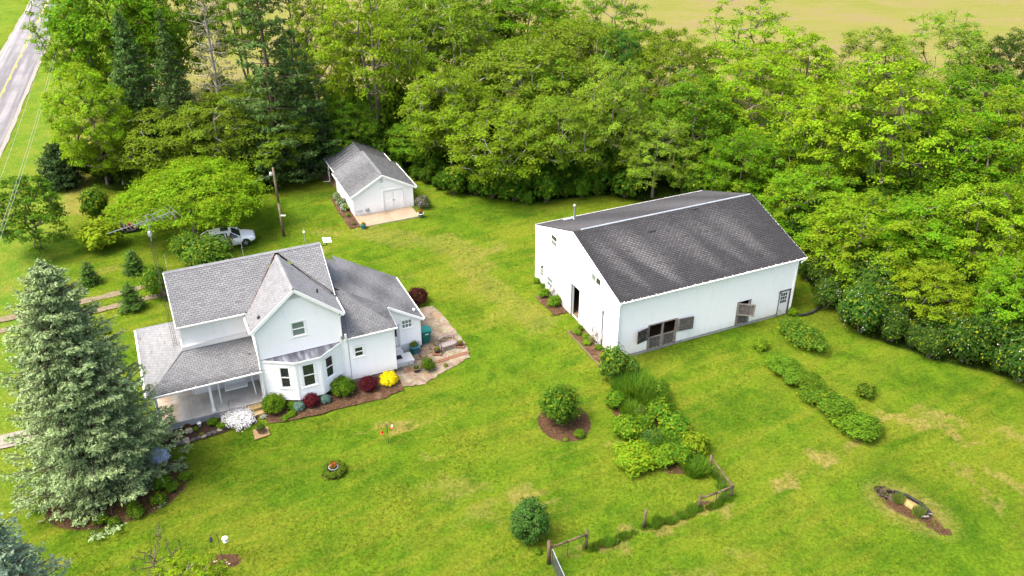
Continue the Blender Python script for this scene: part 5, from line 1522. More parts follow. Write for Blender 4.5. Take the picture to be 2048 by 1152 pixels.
for (px, py) in along([(-44, 84), (-36, 80), (-30, 78.4), (-24.5, 79.2), (-20, 82.5)], 2.0):
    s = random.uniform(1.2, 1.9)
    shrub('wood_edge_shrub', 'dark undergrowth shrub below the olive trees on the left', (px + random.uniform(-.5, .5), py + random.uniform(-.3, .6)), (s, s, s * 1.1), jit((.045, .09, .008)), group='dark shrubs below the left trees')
for (px, py) in along([(-14, 88), (-4, 86), (6, 84), (14, 82), (20, 75), (27, 64), (31, 57), (37, 53), (44, 51)], 3.0):
    s = random.uniform(1.8, 2.8)
    shrub('understorey_shrub', 'mid green understorey bush inside the wood', (px + random.uniform(-1, 1), py + random.uniform(-1, 1)), (s, s, s * 1.2), jit((.07, .15, .01)), group='bushes inside the wood')
for (px, py) in along([(-34, 99), (-20, 97), (-8, 96), (4, 95), (16, 92), (27, 80), (33, 70), (40, 66), (47, 70)], 2.6):
    s = random.uniform(1.9, 3.0)
    shrub('understorey_shrub', 'green bush deep inside the wood', (px + random.uniform(-1.2, 1.2), py + random.uniform(-1.5, 1.5)), (s, s, s * 1.3), jit((.07, .15, .01), .3), group='bushes deep inside the wood')
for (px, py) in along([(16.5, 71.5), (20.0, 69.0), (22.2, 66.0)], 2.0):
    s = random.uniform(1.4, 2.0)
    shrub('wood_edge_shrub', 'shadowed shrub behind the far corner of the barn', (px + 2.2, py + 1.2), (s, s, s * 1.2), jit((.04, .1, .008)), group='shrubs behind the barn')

# ---------------------------------------------------------------- planted shrubs and flowers
DENSE = [bush(s, 5200, .1, .8, 80, .1, .35, .8, size=.24) for s in (111, 112)]         # clipped, leafy
FINE = [bush(s, 4200, .1, .8, 56, .25, .25, .6) for s in (113, 114)]
SPIKY = bush(115, 3600, .17, .9, 40, .35, .25, .4)
YEW = bush(116, 8000, .085, .8, 90, .12, .35, .8, size=.22, low=-.8)
LAYER = bush(117, 5200, .14, .8, 44, .3, .5, .45, lay=.9)
LOOSE = [bush(s, 2200, .16, .8, 24, .4, .3, .3) for s in (118, 119)]
GRASS = [blades(s, 900, .8, .9, .022, .7) for s in (121, 122)]
WEED = [blades(s, 420, .45, .9, .022, .5) for s in (123, 124)]
PETALS = [bush(s, 520, .085, .8, 40, .2, .9, .95, name='blossom') for s in (131, 132)]
GREEN_DK, GREEN, GREEN_LT, LIME_ = (.045, .125, .01), (.075, .2, .012), (.115, .26, .014), (.16, .32, .012)
RED_, BLUE_, YEL_ = (.1, .013, .018), (.16, .27, .21), (.75, .62, .01)
def S(name, label, loc, r, h, c, me, mat='leaf', flower=None, fc=None, group=None):
    """shrub of radius r and height h (the unit shrub is 1.6 high)"""
    return shrub(name, label, loc, (r, r, h / 1.6), c, me, group, flower, mat, None, fc or (.75, .75, .7))
H_ = lambda u, v: hw(u, v)
B_L = lambda u, v: hw(u, v, BO)
G_L = lambda u, v: hw(u, v, GO)
S('boxwood', 'round clipped green shrub beside the porch steps', H_(.3, -.85), .84, 1.35, GREEN, DENSE[0])
S('hosta', 'leafy green perennial between the clipped shrub and the bay window', H_(1.35, -1.0), .5, .6, GREEN, LOOSE[0])
S('hosta', 'low leafy clump with pale edges at the front of the bed', H_(1.2, -1.75), .4, .4, GREEN_LT, LOOSE[1])
S('blue_shrub', 'small blue-grey shrub left of the first dark red shrub', H_(1.75, -1.35), .45, .7, BLUE_, FINE[0], 'leaf_plain')
S('barberry', 'dark red shrub under the middle of the bay window', H_(2.6, -1.2), .62, .95, RED_, DENSE[1], 'leaf_plain')
S('blue_shrub', 'small blue-grey shrub right of the first dark red shrub', H_(3.5, -1.3), .42, .65, BLUE_, FINE[1], 'leaf_plain')
S('boxwood', 'larger round green shrub at the right corner of the bay', H_(4.75, -.8), .92, 1.35, GREEN, DENSE[1])
S('barberry', 'dark red shrub next to the yellow one', H_(6.45, -1.05), .68, 1.0, RED_, DENSE[0], 'leaf_plain')
S('spirea', 'bright yellow rounded shrub at the house corner', H_(7.85, -1.0), .7, .95, YEL_, DENSE[0], 'petal')
S('peony', 'dark green rounded shrub on the gravel patio', H_(10.78, -.62), .6, 1.05, GREEN_DK, FINE[0])
S('barberry', 'dark red clipped shrub behind the right end of the house', H_(13.0, 8.1), .95, 1.3, (.055, .012, .012), DENSE[1], 'leaf_plain')
S('perennial', 'small tan-green plant in the patio gravel', H_(12.0, -.75), .22, .3, (.2, .2, .04), LOOSE[0])
S('perennial', 'dark leafy plant against the right wall of the house', H_(11.5, 3.6), .32, .7, GREEN_DK, LOOSE[0])
# creeping phlox
PH = bush(141, 4600, .085, .8, 90, .35, .9, .85)
def phlox(label, uv, sx, sy, h, rz, c=(.68, .68, .68)):
    t = plant('creeping_phlox', label, 'flowers', [('foliage', LOOSE[0], M['leaf'], (.06, .12, .02)), ('blossom', PH, M['petal'], c)], (*H_(*uv), 0), (sx, sy, h), rz)
    for ch in t.children:
        if ch.name.startswith('foliage'): ch.scale = (.95, .95, .8)
    return t
phlox('dense white flower carpet between porch steps and soil bed', (-1.95, -.75), 1.1, 1.5, .36, H_ANG + .25)
phlox('bluish-white flower carpet peeping out below the large spruce', (-7.0, -2.5), .75, 1.0, .35, H_ANG + .5, (.62, .7, .82))
for (u, v, r, h, c, lab) in ((-3.5, -.6, .45, .55, GREEN, 'leafy green plant beside the white flower carpet'), (-3.05, -1.15, .42, .45, GREEN_LT, 'pale green plant at the edge of the soil bed'),
                           (-4.55, -.75, .25, .35, GREEN_LT, 'small green plant in the middle of the soil bed'), (-4.3, -1.45, .25, .25, (.2, .25, .06), 'tiny yellow-green plant on the bed edging'),
                           (-5.4, -1.3, .2, .2, (.2, .24, .06), 'tiny plant near the white rock'), (-.5, -1.2, .3, .25, (.6, .6, .55), 'small white-edged plant at the foot of the steps'),
                           (-5.0, -.2, .25, .3, (.16, .03, .02), 'small reddish plant close to the porch floor'), (.75, -1.9, .35, .3, GREEN_LT, 'low strappy plant in front of the round clipped shrub')):
    S('perennial', lab, H_(u, v), r, h, c, random.choice(LOOSE))
# ferns below the spruce
for i, (x, y, r) in enumerate(((-22.4, 35.4, .55), (-21.6, 35.2, .45), (-20.6, 35.9, .55), (-19.8, 36.9, .6), (-19.3, 37.9, .5), (-21.0, 36.3, .5), (-18.9, 38.8, .5), (-23.4, 35.3, .4), (-20.0, 38.2, .7))):
    S('fern', 'green fern at the foot of the large spruce', (x, y), r, r * 1.1, jit((.07, .18, .014)), random.choice(LOOSE), group='ferns below the large spruce')
# left clearing
S('dogwood', 'broad light green layered shrub left of the antenna', (-35.3, 67.6), 2.1, 2.7, (.24, .38, .016), LAYER)
S('shrub', 'dark green loose shrub behind the light layered one', (-37.9, 73.4), 1.55, 2.8, (.05, .13, .01), SPIKY)
CON = []
for sd in (151, 152, 153):
    tm_, cm_ = conifer(sd, 1.9, .82, 15, 12, 6, 7, .13, .1, .62, .0, 0, .5, .3, .6, .35); CON.append((tm_, cm_))
for k, (x, y, s, lab) in enumerate(((-30.76, 63.2, 1.0, 'dwarf cone-shaped evergreen nearest the antenna tower'), (-33.68, 61.4, .95, 'leftmost dwarf cone-shaped evergreen on the lawn'), (-28.85, 57.5, 1.08, 'dwarf cone-shaped evergreen on the near side of the driveway'))):
    plant('dwarf_conifer', lab, 'conifer', [('trunk', CON[k][0], M['bark_dark'], None), ('crown', CON[k][1], M['needle'], (.07, .17, .018))], (x, y, 0), s, k, 'dwarf evergreens by the driveway')
JT, JC = conifer(154, 4.2, 2.0, 16, 11, 7, 10, .3, -.35, .42, .02, 0, .9, .45, .8, .25)
plant('juniper', 'dark spiky round juniper at the bend of the lawn by the road', 'conifer', [('trunk', JT, M['bark_dark'], None), ('crown', JC, M['needle'], (.04, .085, .024))], (-44.0, 80.6, 0), 1.0, .3)
S('lilac', 'wide green lilac behind the farmhouse roof ridge', (-24.7, 63.7), 2.35, 2.8, (.09, .19, .018), BUSHF[0], flower=BLOOM[0], fc=(.3, .4, .2))
S('lilac', 'green shrub in front of the white car', (-26.6, 64.6), 1.7, 2.8, (.085, .18, .015), BUSHF[1])
S('lilac', 'dark green shrub at the foot of the antenna tower', (-27.4, 59.4), 1.45, 3.0, (.055, .15, .014), FINE[0])
for x, y, r, lab in ((-31.9, 55.9, .35, 'small leafy weed on the lawn left of the porch roof'), (-29.6, 54.2, .45, 'pale green clump on the lawn by the porch roof'), (-30.9, 53.6, .4, 'whitish green clump farthest left by the porch roof')):
    S('lawn_plant', lab, (x, y), r, .35, (.14, .21, .05), random.choice(LOOSE))
# garage beds
for u, v, r, h, c, lab in ((-.5, 4.4, .5, .8, GREEN, 'leafy plant at the back of the garage side bed'), (-.45, 2.9, .65, .9, (.06, .15, .02), 'biggest green clump in the garage side bed'), (-.5, 1.7, .55, .8, GREEN_LT, 'green clump near the garage window'),
                         (-.55, .3, .3, .4, GREEN, 'small plant at the front garage corner'), (-.55, -1.6, .28, .3, (.06, .1, .04), 'grey-green plant at the apron corner')):
    S('perennial', lab, G_L(u, v), r, h, c, random.choice(LOOSE), flower=PETALS[0] if h > .7 else None, fc=(.7, .65, .75))
S('rhododendron', 'shrub with purple blossom at the right garage corner', G_L(6.35, -.7), .85, 1.3, (.06, .12, .02), FINE[1], flower=PETALS[1], fc=(.42, .2, .5))
# barn beds
for u, v, r, h, c, lab in ((-.75, 9.75, .6, .9, GREEN_LT, 'leafy clump by the far wagon wheel'), (-.6, 8.2, .7, 1.0, GREEN, 'bright green clump next to the left sliding door'), (-.9, 4.0, .42, .45, GREEN_LT, 'low pale clump at the end of the right barn bed'),
                         (-.45, 4.3, .3, .55, GREEN_DK, 'small dark plant by the barn opening'), (-.55, 3.3, .38, .4, GREEN_LT, 'feathery green plant in the right barn bed'), (-.85, 2.6, .45, .4, LIME_, 'lime green mound in the right barn bed'),
                         (-.45, 1.6, .35, .5, GREEN, 'thin green plant next to the near wagon wheel'), (-.35, 12.0, .4, .5, GREEN_LT, 'weeds at the far left barn corner'), (-.3, 11.0, .35, .5, GREEN, 'weeds below the small nine-pane door')):
    S('perennial', lab, B_L(u, v), r, h, c, random.choice(LOOSE))
S('yucca', 'pale spiky plant at the near wagon wheel', B_L(-.6, 2.55), .3, .6, (.25, .22, .12), SPIKY)
S('weed', 'bright weeds at the far right barn corner', B_L(15.1, -.35), .5, .7, LIME_, LOOSE[0])
# garden strip beside the barn
S('euonymus', 'tall dark leafy shrub at the near barn corner', (6.75, 48.5), 1.2, 2.5, (.07, .16, .022), SPIKY)
S('euonymus', 'smaller dark leafy shrub right of the tall one at the barn corner', (7.9, 48.6), .8, 1.7, (.08, .18, .025), SPIKY)
for i, (x, y, r, h, c, me, lab) in enumerate((
        (6.6, 45.6, .7, 1.0, GREEN, SPIKY, 'green clump at the left edge of the garden strip'), (7.15, 42.6, 1.05, 1.5, GREEN_LT, LOOSE[0], 'twiggy green shrub in the middle left of the garden strip'),
        (9.3, 44.3, 1.1, 1.5, GREEN, LOOSE[1], 'upright green shrub on the right side of the garden strip'), (9.9, 42.6, 1.1, 1.4, GREEN, SPIKY, 'green shrub with long leaves low on the right of the garden strip'),
        (8.5, 41.9, .8, 1.0, (.06, .15, .03), FINE[0], 'fine-leaved blue-green plant in the garden strip'), (7.2, 40.0, 1.25, 1.3, LIME_, LAYER, 'largest lime green shrub at the near end of the garden strip'),
        (8.9, 40.2, 1.0, 1.1, (.13, .28, .014), LOOSE[0], 'lime green shrub next to the largest one'), (10.0, 40.4, .8, .9, GREEN, SPIKY, 'deep green clump by the fence corner'),
        (11.0, 41.2, .95, 1.5, (.19, .3, .014), LOOSE[1], 'loose lime green shrub behind the fence post'), (8.2, 44.6, .6, .7, (.07, .12, .03), LOOSE[0], 'low plant around the bare patch of the garden strip'),
        (6.55, 43.5, .5, .8, GREEN_LT, LOOSE[1], 'small shrub at the waist of the garden strip'),
        (8.2, 43.2, .8, 1.1, GREEN, LOOSE[0], 'green shrub right of the twiggy one in the garden strip'), (10.4, 41.7, .8, 1.1, GREEN, FINE[1], 'fine-leaved green shrub on the outer edge of the garden strip'),
        (8.0, 41.0, .7, .9, GREEN_LT, LOOSE[1], 'pale shrub behind the largest lime one'), (9.6, 46.6, .8, 1.0, GREEN_DK, SPIKY, 'dark clump on the barn side of the garden strip'))):
    S('garden_shrub', lab, (x, y), r * 1.15, h * 1.05, c, me)
def G(name, label, loc, r, h, c, k=0, group=None, weed=False):
    me = (WEED if weed else GRASS)[k % 2]
    return plant(name, label, 'grass clump', [('blades', me, M['leaf'], c)], (*loc, 0), (r, r, h), random.uniform(0, 6), group)
for i, (x, y, r, h, lab) in enumerate(((8.3, 46.9, 1.15, 1.4, 'tall grassy clump below the barn corner shrubs'), (9.1, 45.7, .95, 1.3, 'arching grass clump on the right side of the garden strip'), (7.3, 46.7, .8, 1.2, 'grassy clump behind the left edge clump'), (7.6, 44.6, .7, .9, 'short grass clump by the bare patch'), (9.2, 41.1, .8, 1.1, 'grass clump between the lime shrubs'), (10.7, 39.5, .8, .8, 'grass clump at the foot of the fence corner'))):
    G('ornamental_grass', lab, (x, y), r, h, jit((.08, .2, .015)), i)
# round bed on the lawn
S('shrub', 'rounded leafy shrub in its own mulch circle on the lawn', (3.0, 43.95), 1.5, 2.6, (.08, .18, .015), BUSHF[0])
S('perennial', 'small green mound in the lawn mulch circle', (4.15, 42.6), .4, .5, GREEN, DENSE[0])
S('perennial', 'tiny yellow-green plant in the lawn mulch circle', (3.25, 42.2), .2, .2, LIME_, LOOSE[0])
S('yew', 'dark clipped barrel-shaped yew by the gate post', (.95, 34.25), 1.2, 2.7, (.045, .125, .016), YEW, 'needle')
S('weed', 'weeds at the foot of the barrel-shaped yew', (1.35, 33.2), .3, .3, GREEN, LOOSE[0])
# right part of the lawn
S('berry_bush', 'small bushy plant on the lawn below the barn half door', (17.6, 52.3), .8, .8, (.14, .27, .015), LOOSE[0])
t_ = S('rose_thicket', 'sprawling dark green thicket near the far barn door', (20.8, 53.0), 1.0, 1.3, (.085, .19, .018), FINE[1])
t_.scale = (1.55, 2.5, .85); t_.rotation_euler = (0, 0, .55)
ORD = ['bush at the barn end of the slanting row', 'second bush from the barn end of the slanting row', 'third bush from the barn end of the slanting row', 'fourth bush from the barn end of the slanting row', 'middle bush of the slanting row',
       'fourth bush from the near end of the slanting row', 'third bush from the near end of the slanting row', 'second bush from the near end of the slanting row', 'bush at the near end of the slanting row']
for k in range(9):
    f = k / 8
    S('currant_bush', 'leafy green ' + ORD[k], (18.2 + 3.4 * f + random.uniform(-.25, .25), 50.0 - 7.3 * f + random.uniform(-.25, .25)), (1.05 + .4 * f) * random.uniform(.9, 1.15), (.9 + .15 * f) * random.uniform(.8, 1.25), jit((.11, .235, .015)), random.choice(BUSHF + LOOSE), group='slanting row of bushes')
S('shrub', 'single small shrub right of the slanting row', (23.1, 46.7), .85, 1.0, (.05, .12, .012), LOOSE[1])
for k, (x, y, lab) in enumerate(((21.7, 37.0, 'green shoots growing out of the burnt heap'), (22.4, 36.0, 'taller pale shoots at the near end of the burnt heap'))):
    G('weed', lab, (x, y), .38, 1.0, (.17, .24, .05), k, weed=True)
# weeds along the fence
fp = [(1.9, 32.45), (3.9, 33.44), (7.12, 34.94), (10.37, 36.29), (12.38, 37.27), (11.61, 39.54)]
for (x, y) in along(fp[1:], .33):
    if random.random() < .9:
        G('fence_weed', 'tuft of weeds along the old fence', (x + random.uniform(-.1, .15), y - .05 + random.uniform(-.15, .15)), random.uniform(.16, .42), random.uniform(.25, .8), jit((.1, .22, .02), .35), random.randrange(2), 'weeds along the fence', True)
# little plants round the pot on the lawn
for k in range(9):
    a = k / 9 * 6.28
    S('perennial', 'small plant in the ring around the flower pot on the lawn', (-10.4 + .5 * math.cos(a), 39.4 + .52 * math.sin(a)), .32, .5, jit((.09, .17, .02)), random.choice(LOOSE), group='ring of plants on the lawn')
# small tree at the bottom edge with one dead branch
bt, bcw = deciduous(171, 3.6, 2.3, .6, .36, 70, 60, .16, .5, .6, .25, low=-.4, trunk=.06, hollow=.2, bare=0)
plant('young_tree', 'small light green tree at the bottom edge below the bird feeder', 'tree', [('trunk', bt, M['bark'], None), ('crown', bcw, M['leaf'], (.19, .33, .012))], (-15.2, 29.0, 0), 1.0, .5)
dt, dc = deciduous(172, 3.4, 1.4, .65, .3, 34, 14, .1, .4, .7, .2, low=-.3, trunk=.05, hollow=.1, bare=14)
plant('young_tree', 'nearly bare sapling left of the bird feeder', 'tree', [('trunk', dt, M['bark_dark'], None), ('crown', dc, M['leaf'], (.1, .19, .01))], (-17.4, 30.9, 0), .95, 1.5)

# lawn tufts: uncountable grass over the mown ground
def lawn_tufts():
    r = np.random.default_rng(77)
    n = 52000
    x = r.uniform(-34, 34, n * 2); y = 29 + 50 * r.random(n * 2) ** 1.35
    keep = np.abs(x) < y * .62 + 3
    x, y = x[keep][:n], y[keep][:n]
    def inside(o, u0, u1, v0, v1):
        c, s = math.cos(H_ANG), math.sin(H_ANG)
        u = (x - o[0]) * c + (y - o[1]) * s; v = -(x - o[0]) * s + (y - o[1]) * c
        return (u > u0) & (u < u1) & (v > v0) & (v < v1)
    hx = (-15.7835, 45.7021)
    bad = inside(hx, -7, 8.7, -2.4, 8.4) | inside(hx, 8.6, 14.3, -2, 8.4) | inside(BO, -.1, 15.2, -.1, 12.8) | inside(GO, -1.1, 5.8, -2.5, 10.5) | inside(BO, -1.4, 0, -.5, 10.2)
    bad |= np.hypot((x - 3.25) / 1.9, (y - 44.1) / 2.3) < 1
    bad |= np.hypot((x + 14.95) / .9, (y - 32.6) / .6) < 1
    dens = np.sin(x * 1.7 + 2 * np.sin(y * .6)) + np.sin(y * 2.3 + x * .4) + np.sin(x * .45 - y * .38) * 1.3
    bad |= dens < r.normal(size=len(x)) * 1.2 - .2
    x, y = x[~bad], y[~bad]; n = len(x)
    m = 3
    px = np.repeat(x, m) + r.normal(size=n * m) * .05; py = np.repeat(y, m) + r.normal(size=n * m) * .05
    a = r.uniform(0, 6.28, n * m); h = r.uniform(.015, .05, n * m); w = r.uniform(.02, .04, n * m)
    b0 = np.stack([px, py, np.full(n * m, -.02)], 1); sd = np.stack([np.cos(a), np.sin(a), np.zeros(n * m)], 1) * w[:, None]
    ln = np.stack([-np.sin(a), np.cos(a), np.zeros(n * m)], 1) * (r.normal(size=n * m) * .05)[:, None]
    tp = b0 + ln; tp[:, 2] = h
    V = np.stack([b0 - sd, b0 + sd, tp], 1).reshape(-1, 3)
    F = np.arange(3 * n * m).reshape(-1, 3)
    col = np.stack([np.clip(np.repeat(r.uniform(.1, .9, n), m) + r.normal(size=n * m) * .1, 0, 1), (r.random(n * m) < .2) * r.uniform(.2, .9, n * m), r.random(n * m)], 1)
    o = link('grass', mesh_np('grass', V, F, col), M['leaf'])
    o.color = (.13, .2, .008, 1)
    tag(o, 'short tufts of grass over the whole lawn', 'grass', kind='stuff')
lawn_tufts()

# ---------------------------------------------------------------- yard objects
def at_house(o):
    o.location = house.location; o.rotation_euler = house.rotation_euler
    return o
def thing_at(name, label, cat, uv, o=(-15.7835, 45.7021), rz=H_ANG, z=0.0, group=None):
    return thing(name, label, cat, (*hw(*uv, o), z), rz, group)

# car
M['carpaint'] = solid('white_car_paint', (.85, .86, .87), .22, .6, .03, 2)
M['carglass'] = solid('tinted_glass', (.015, .02, .025), .05, .9, .2, 2)
M['chrome'] = solid('alloy', (.5, .51, .52), .3, .6, .1, 5, .8)
M['lamp'] = solid('headlamp_glass', (.6, .62, .65), .15, .8, .05, 3)
M['taillamp'] = solid('red_lamp', (.3, .01, .01), .2, .7, .05, 3)
car = thing('car', 'white sedan parked under the spreading maple', 'car', (-24.5, 68.15, 0), .36)
car.scale = (1.1, 1.04, 1.04)
CL, CW = 4.15, 1.72
# stations: x, sill z, belt z, half width at belt, deck z at the centre
ST = [(-2.07, .42, .74, .62, .78), (-2.0, .3, .8, .74, .9), (-1.75, .24, .84, .82, .95), (-1.3, .2, .86, .855, .96), (-.7, .18, .86, .86, .9), (0, .17, .85, .86, .88), (.6, .18, .84, .86, .88), (1.0, .2, .83, .85, .92),
      (1.35, .22, .8, .83, .9), (1.7, .26, .74, .78, .82), (1.95, .32, .66, .7, .72), (2.07, .4, .58, .56, .6)]
def station(x, s, b, w, d):
    prof = [(.0, s), (w * .8, s), (w * .98, s + .06), (w * 1.02, (s + b) / 2), (w, b - .05), (w * .95, b), (w * .6, b + (d - b) * .75), (0, d)]
    return [(x, y, z) for y, z in prof] + [(x, -y, z) for y, z in prof[-2:0:-1]]
m = MB(); m.smooth = True
rows_ = [station(*s) for s in ST]; k = len(rows_[0])
vs = [p for r_ in rows_ for p in r_]
fs = [[i * k + j, i * k + (j + 1) % k, (i + 1) * k + (j + 1) % k, (i + 1) * k + j] for i in range(len(ST) - 1) for j in range(k)]
m.add(vs, fs + [list(range(k))[::-1], [(len(ST) - 1) * k + j for j in range(k)]])
body = m.build('body', M['carpaint'], car)
# cabin: glass shell, then roof and pillars over it
cab = [(-1.9, .95, .62), (-1.25, 1.35, .54), (-.2, 1.4, .56), (.4, 1.31, .55), (1.0, .9, .66)]
g = MB(); g.smooth = True
gv_, gf_ = [], []
for x, z, w in cab:
    gv_ += [(x, .8, .82), (x, w + .06, max(.84, z - .1)), (x, w * .6, z), (x, -w * .6, z), (x, -w - .06, max(.84, z - .1)), (x, -.8, .82)]
for i in range(len(cab) - 1):
    for j in range(5): gf_.append([i * 6 + j, i * 6 + j + 1, (i + 1) * 6 + j + 1, (i + 1) * 6 + j])
g.add(gv_, gf_)
g.build('glass', M['carglass'], car)
rf = MB(); rf.smooth = True
rp_ = [(-1.3, 1.345, .52), (-.8, 1.4, .56), (-.2, 1.425, .57), (.35, 1.345, .55)]
rv_, rf_ = [], []
for x, z, w in rp_: rv_ += [(x, w + .05, z - .07), (x, w * .6, z + .012), (x, -w * .6, z + .012), (x, -w - .05, z - .07)]
for i in range(3):
    for j in range(3): rf_.append([i * 4 + j, i * 4 + j + 1, (i + 1) * 4 + j + 1, (i + 1) * 4 + j])
rf.add(rv_, rf_)
for sy in (1, -1):
    rf.beam((-1.3, sy * .57, 1.28), (-1.95, sy * .73, .9), .1, .06); rf.beam((.35, sy * .6, 1.28), (1.0, sy * .75, .87), .06, .05)
    rf.beam((-.15, sy * .61, 1.3), (-.12, sy * .8, .86), .07, .05)
roofo = rf.build('roof', M['carpaint'], car)
MB().obox((-.15, 0, 1.437), (.28, 0, -.01), (0, .36, 0), (0, 0, .008)).build('sunroof', M['carglass'], roofo)
for sx in (-1.22, 1.28):
    for sy in (1, -1):
        w = MB(); w.smooth = True
        def ring(prof): 
            n = 20
            v = [(sx + r * math.cos(6.2832 * i / n), sy * y, .32 + r * math.sin(6.2832 * i / n)) for r, y in prof for i in range(n)]
            return v, [[a * n + i, a * n + (i + 1) % n, (a + 1) * n + (i + 1) % n, (a + 1) * n + i] for a in range(len(prof) - 1) for i in range(n)]
        w.add(*ring([(.2, .62), (.31, .64), (.325, .72), (.32, .84), (.29, .875), (.21, .87)]))
        wo = w.build('wheel', M['rubber'], car)
        rm = MB()
        for q in range(5):
            a = q * 1.2566 + .3
            rm.beam((sx, sy * .87, .32), (sx + .2 * math.cos(a), sy * .872, .32 + .2 * math.sin(a)), .07, .02, (0, 1, 0))
        rm.cone((sx, sy * .85, .32), (sx, sy * .885, .32), .05, .04, 10)
        rm.build('rim', M['chrome'], wo)
        MB().cone((sx, sy * .8, .33), (sx, sy * .855, .33), .37, .37, 20).build('wheel_arch', M['dark'], car)
for sy in (1, -1):
    MB().obox((1.93, sy * .5, .63), (.1, sy * -.05, 0), (0, .14, 0), (0, 0, .05)).build('headlight', M['lamp'], car)
    MB().obox((-2.03, sy * .52, .72), (.05, 0, 0), (0, .16, 0), (0, 0, .06)).build('tail_light', M['taillamp'], car)
    MB().obox((.82, sy * .93, .92), (.06, 0, 0), (0, .09, 0), (0, 0, .06)).build('mirror', M['carpaint'], car)
MB().box(2.02, 2.09, -.4, .4, .36, .5).build('grille', M['dark'], car)

# person beside the car, upper body showing above the shrub
def person(loc, rz):
    joints = {'pel': ((0, 0, .92), .145), 'wai': ((0, -.02, 1.08), .13), 'che': ((0, -.05, 1.27), .155), 'nek': ((0, -.07, 1.43), .06), 'hd0': ((0, -.1, 1.52), .085), 'hd1': ((0, -.11, 1.62), .095),
              'hl': ((.1, 0, .88), .1), 'kl': ((.12, -.03, .48), .07), 'al': ((.12, .02, .09), .05), 'tl': ((.13, -.14, .05), .045), 'hr': ((-.1, 0, .88), .1), 'kr': ((-.11, -.05, .48), .07), 'ar': ((-.11, .0, .09), .05), 'tr': ((-.12, -.16, .05), .045),
              'sl': ((.19, -.05, 1.37), .075), 'el': ((.27, -.1, 1.12), .05), 'wl': ((.16, -.28, 1.0), .035), 'fl': ((.1, -.34, .99), .035), 'sr': ((-.19, -.05, 1.37), .075), 'er': ((-.28, -.08, 1.12), .05), 'wr': ((-.18, -.27, 1.02), .035), 'fr': ((-.12, -.34, 1.02), .035)}
    ed = [('pel', 'wai'), ('wai', 'che'), ('che', 'nek'), ('nek', 'hd0'), ('hd0', 'hd1'), ('pel', 'hl'), ('hl', 'kl'), ('kl', 'al'), ('al', 'tl'), ('pel', 'hr'), ('hr', 'kr'), ('kr', 'ar'), ('ar', 'tr'),
          ('che', 'sl'), ('sl', 'el'), ('el', 'wl'), ('wl', 'fl'), ('che', 'sr'), ('sr', 'er'), ('er', 'wr'), ('wr', 'fr')]
    names = list(joints)
    me = bpy.data.meshes.new('skeleton'); me.from_pydata([joints[n][0] for n in names], [(names.index(a), names.index(b)) for a, b in ed], [])
    o = bpy.data.objects.new('skeleton', me); COL.objects.link(o)
    md = o.modifiers.new('skin', 'SKIN')
    for i, n in enumerate(names):
        me.skin_vertices[0].data[i].radius = (joints[n][1], joints[n][1] * (.8 if n in ('pel', 'wai', 'che') else 1))
        me.skin_vertices[0].data[i].use_root = (n == 'pel')
    o.modifiers.new('sub', 'SUBSURF').levels = 2
    dg = bpy.context.evaluated_depsgraph_get(); dg.update()
    bm_ = bpy.data.meshes.new_from_object(o.evaluated_get(dg))
    bpy.data.objects.remove(o); bpy.data.meshes.remove(me)
    shirt = NT('patterned_shirt'); sn = shirt.noise(14, 3, .6)
    shirt = shirt.done(shirt.ramp(sn, [(.4, (.06, .045, .035)), (.5, (.2, .14, .1)), (.62, (.12, .09, .05))]), .9, .1)
    for mm in (solid('skin', (.45, .27, .19), .6, .3, .05), shirt, solid('jeans', (.04, .05, .07), .9, .1, .2), M['dark']): bm_.materials.append(mm)
    for p in bm_.polygons:
        c = p.center; p.use_smooth = True
        if c.z > 1.43: p.material_index = 0
        elif c.z < .12: p.material_index = 3
        elif c.z < .93 and abs(c.x) < .26 and c.y > -.2: p.material_index = 2
        elif c.y < -.2 and abs(c.x) < .3 and c.z > .9: p.material_index = 0
        else: p.material_index = 1
    root = thing('person', 'person in a brown patterned shirt and pale cap beside the white car', 'person', loc, rz)
    b = link('body', bm_, None, root)
    cp = MB(); cp.smooth = True
    cp.lathe([(.118, 1.62), (.12, 1.66), (.1, 1.71), (.05, 1.74), (.0, 1.745)], (0, -.105, 0), 14); cp.prism([(-.09, -.2, 1.62), (.09, -.2, 1.62), (.06, -.32, 1.61), (-.06, -.32, 1.61)], (0, 0, .015))
    cp.build('cap', solid('pale_cap', (.62, .6, .55), .8, .2, .05), root)
    for sx in (-.035, .035): MB().ball((sx, -.2, 1.585), .014, 6, 4).build('eye', M['dark'], b)
    MB().obox((0, -.205, 1.56), (.014, 0, 0), (0, .02, 0), (0, .004, .022)).build('nose', bm_.materials[0], b)
person((-23.95, 66.95, 0), .5)

# utility pole with lamp, meter and guy wire
up_ = thing('utility_pole', 'weathered wooden pole with a lamp on the lawn near the garage', 'pole', (-20.06, 69.73, 0))
m = MB(); m.smooth = True; m.tube([(0, 0, -.1), (-.05, 0, 3.2), (-.1, 0, 6.45)], [.12, .105, .09], 10); m.build('pole', M['polewood'], up_)
l = MB(); l.cone((-.08, -.08, 6.1), (-.22, -.42, 6.15), .03, .03, 6); l.lathe([(.05, .2), (.13, .12), (.16, -.05), (.1, -.12)], (-.22, -.42, 6.05), 12); l.build('lamp_head', M['galv'], up_)
MB().box(.02, .42, -.2, -.1, 2.02, 2.1).build('bracket', M['trim'], up_)
MB().tube([(-.09, .05, 5.9), (-4.5, 2.0, 3.4)], .012, 4).build('guy_wire', M['galv'], up_)

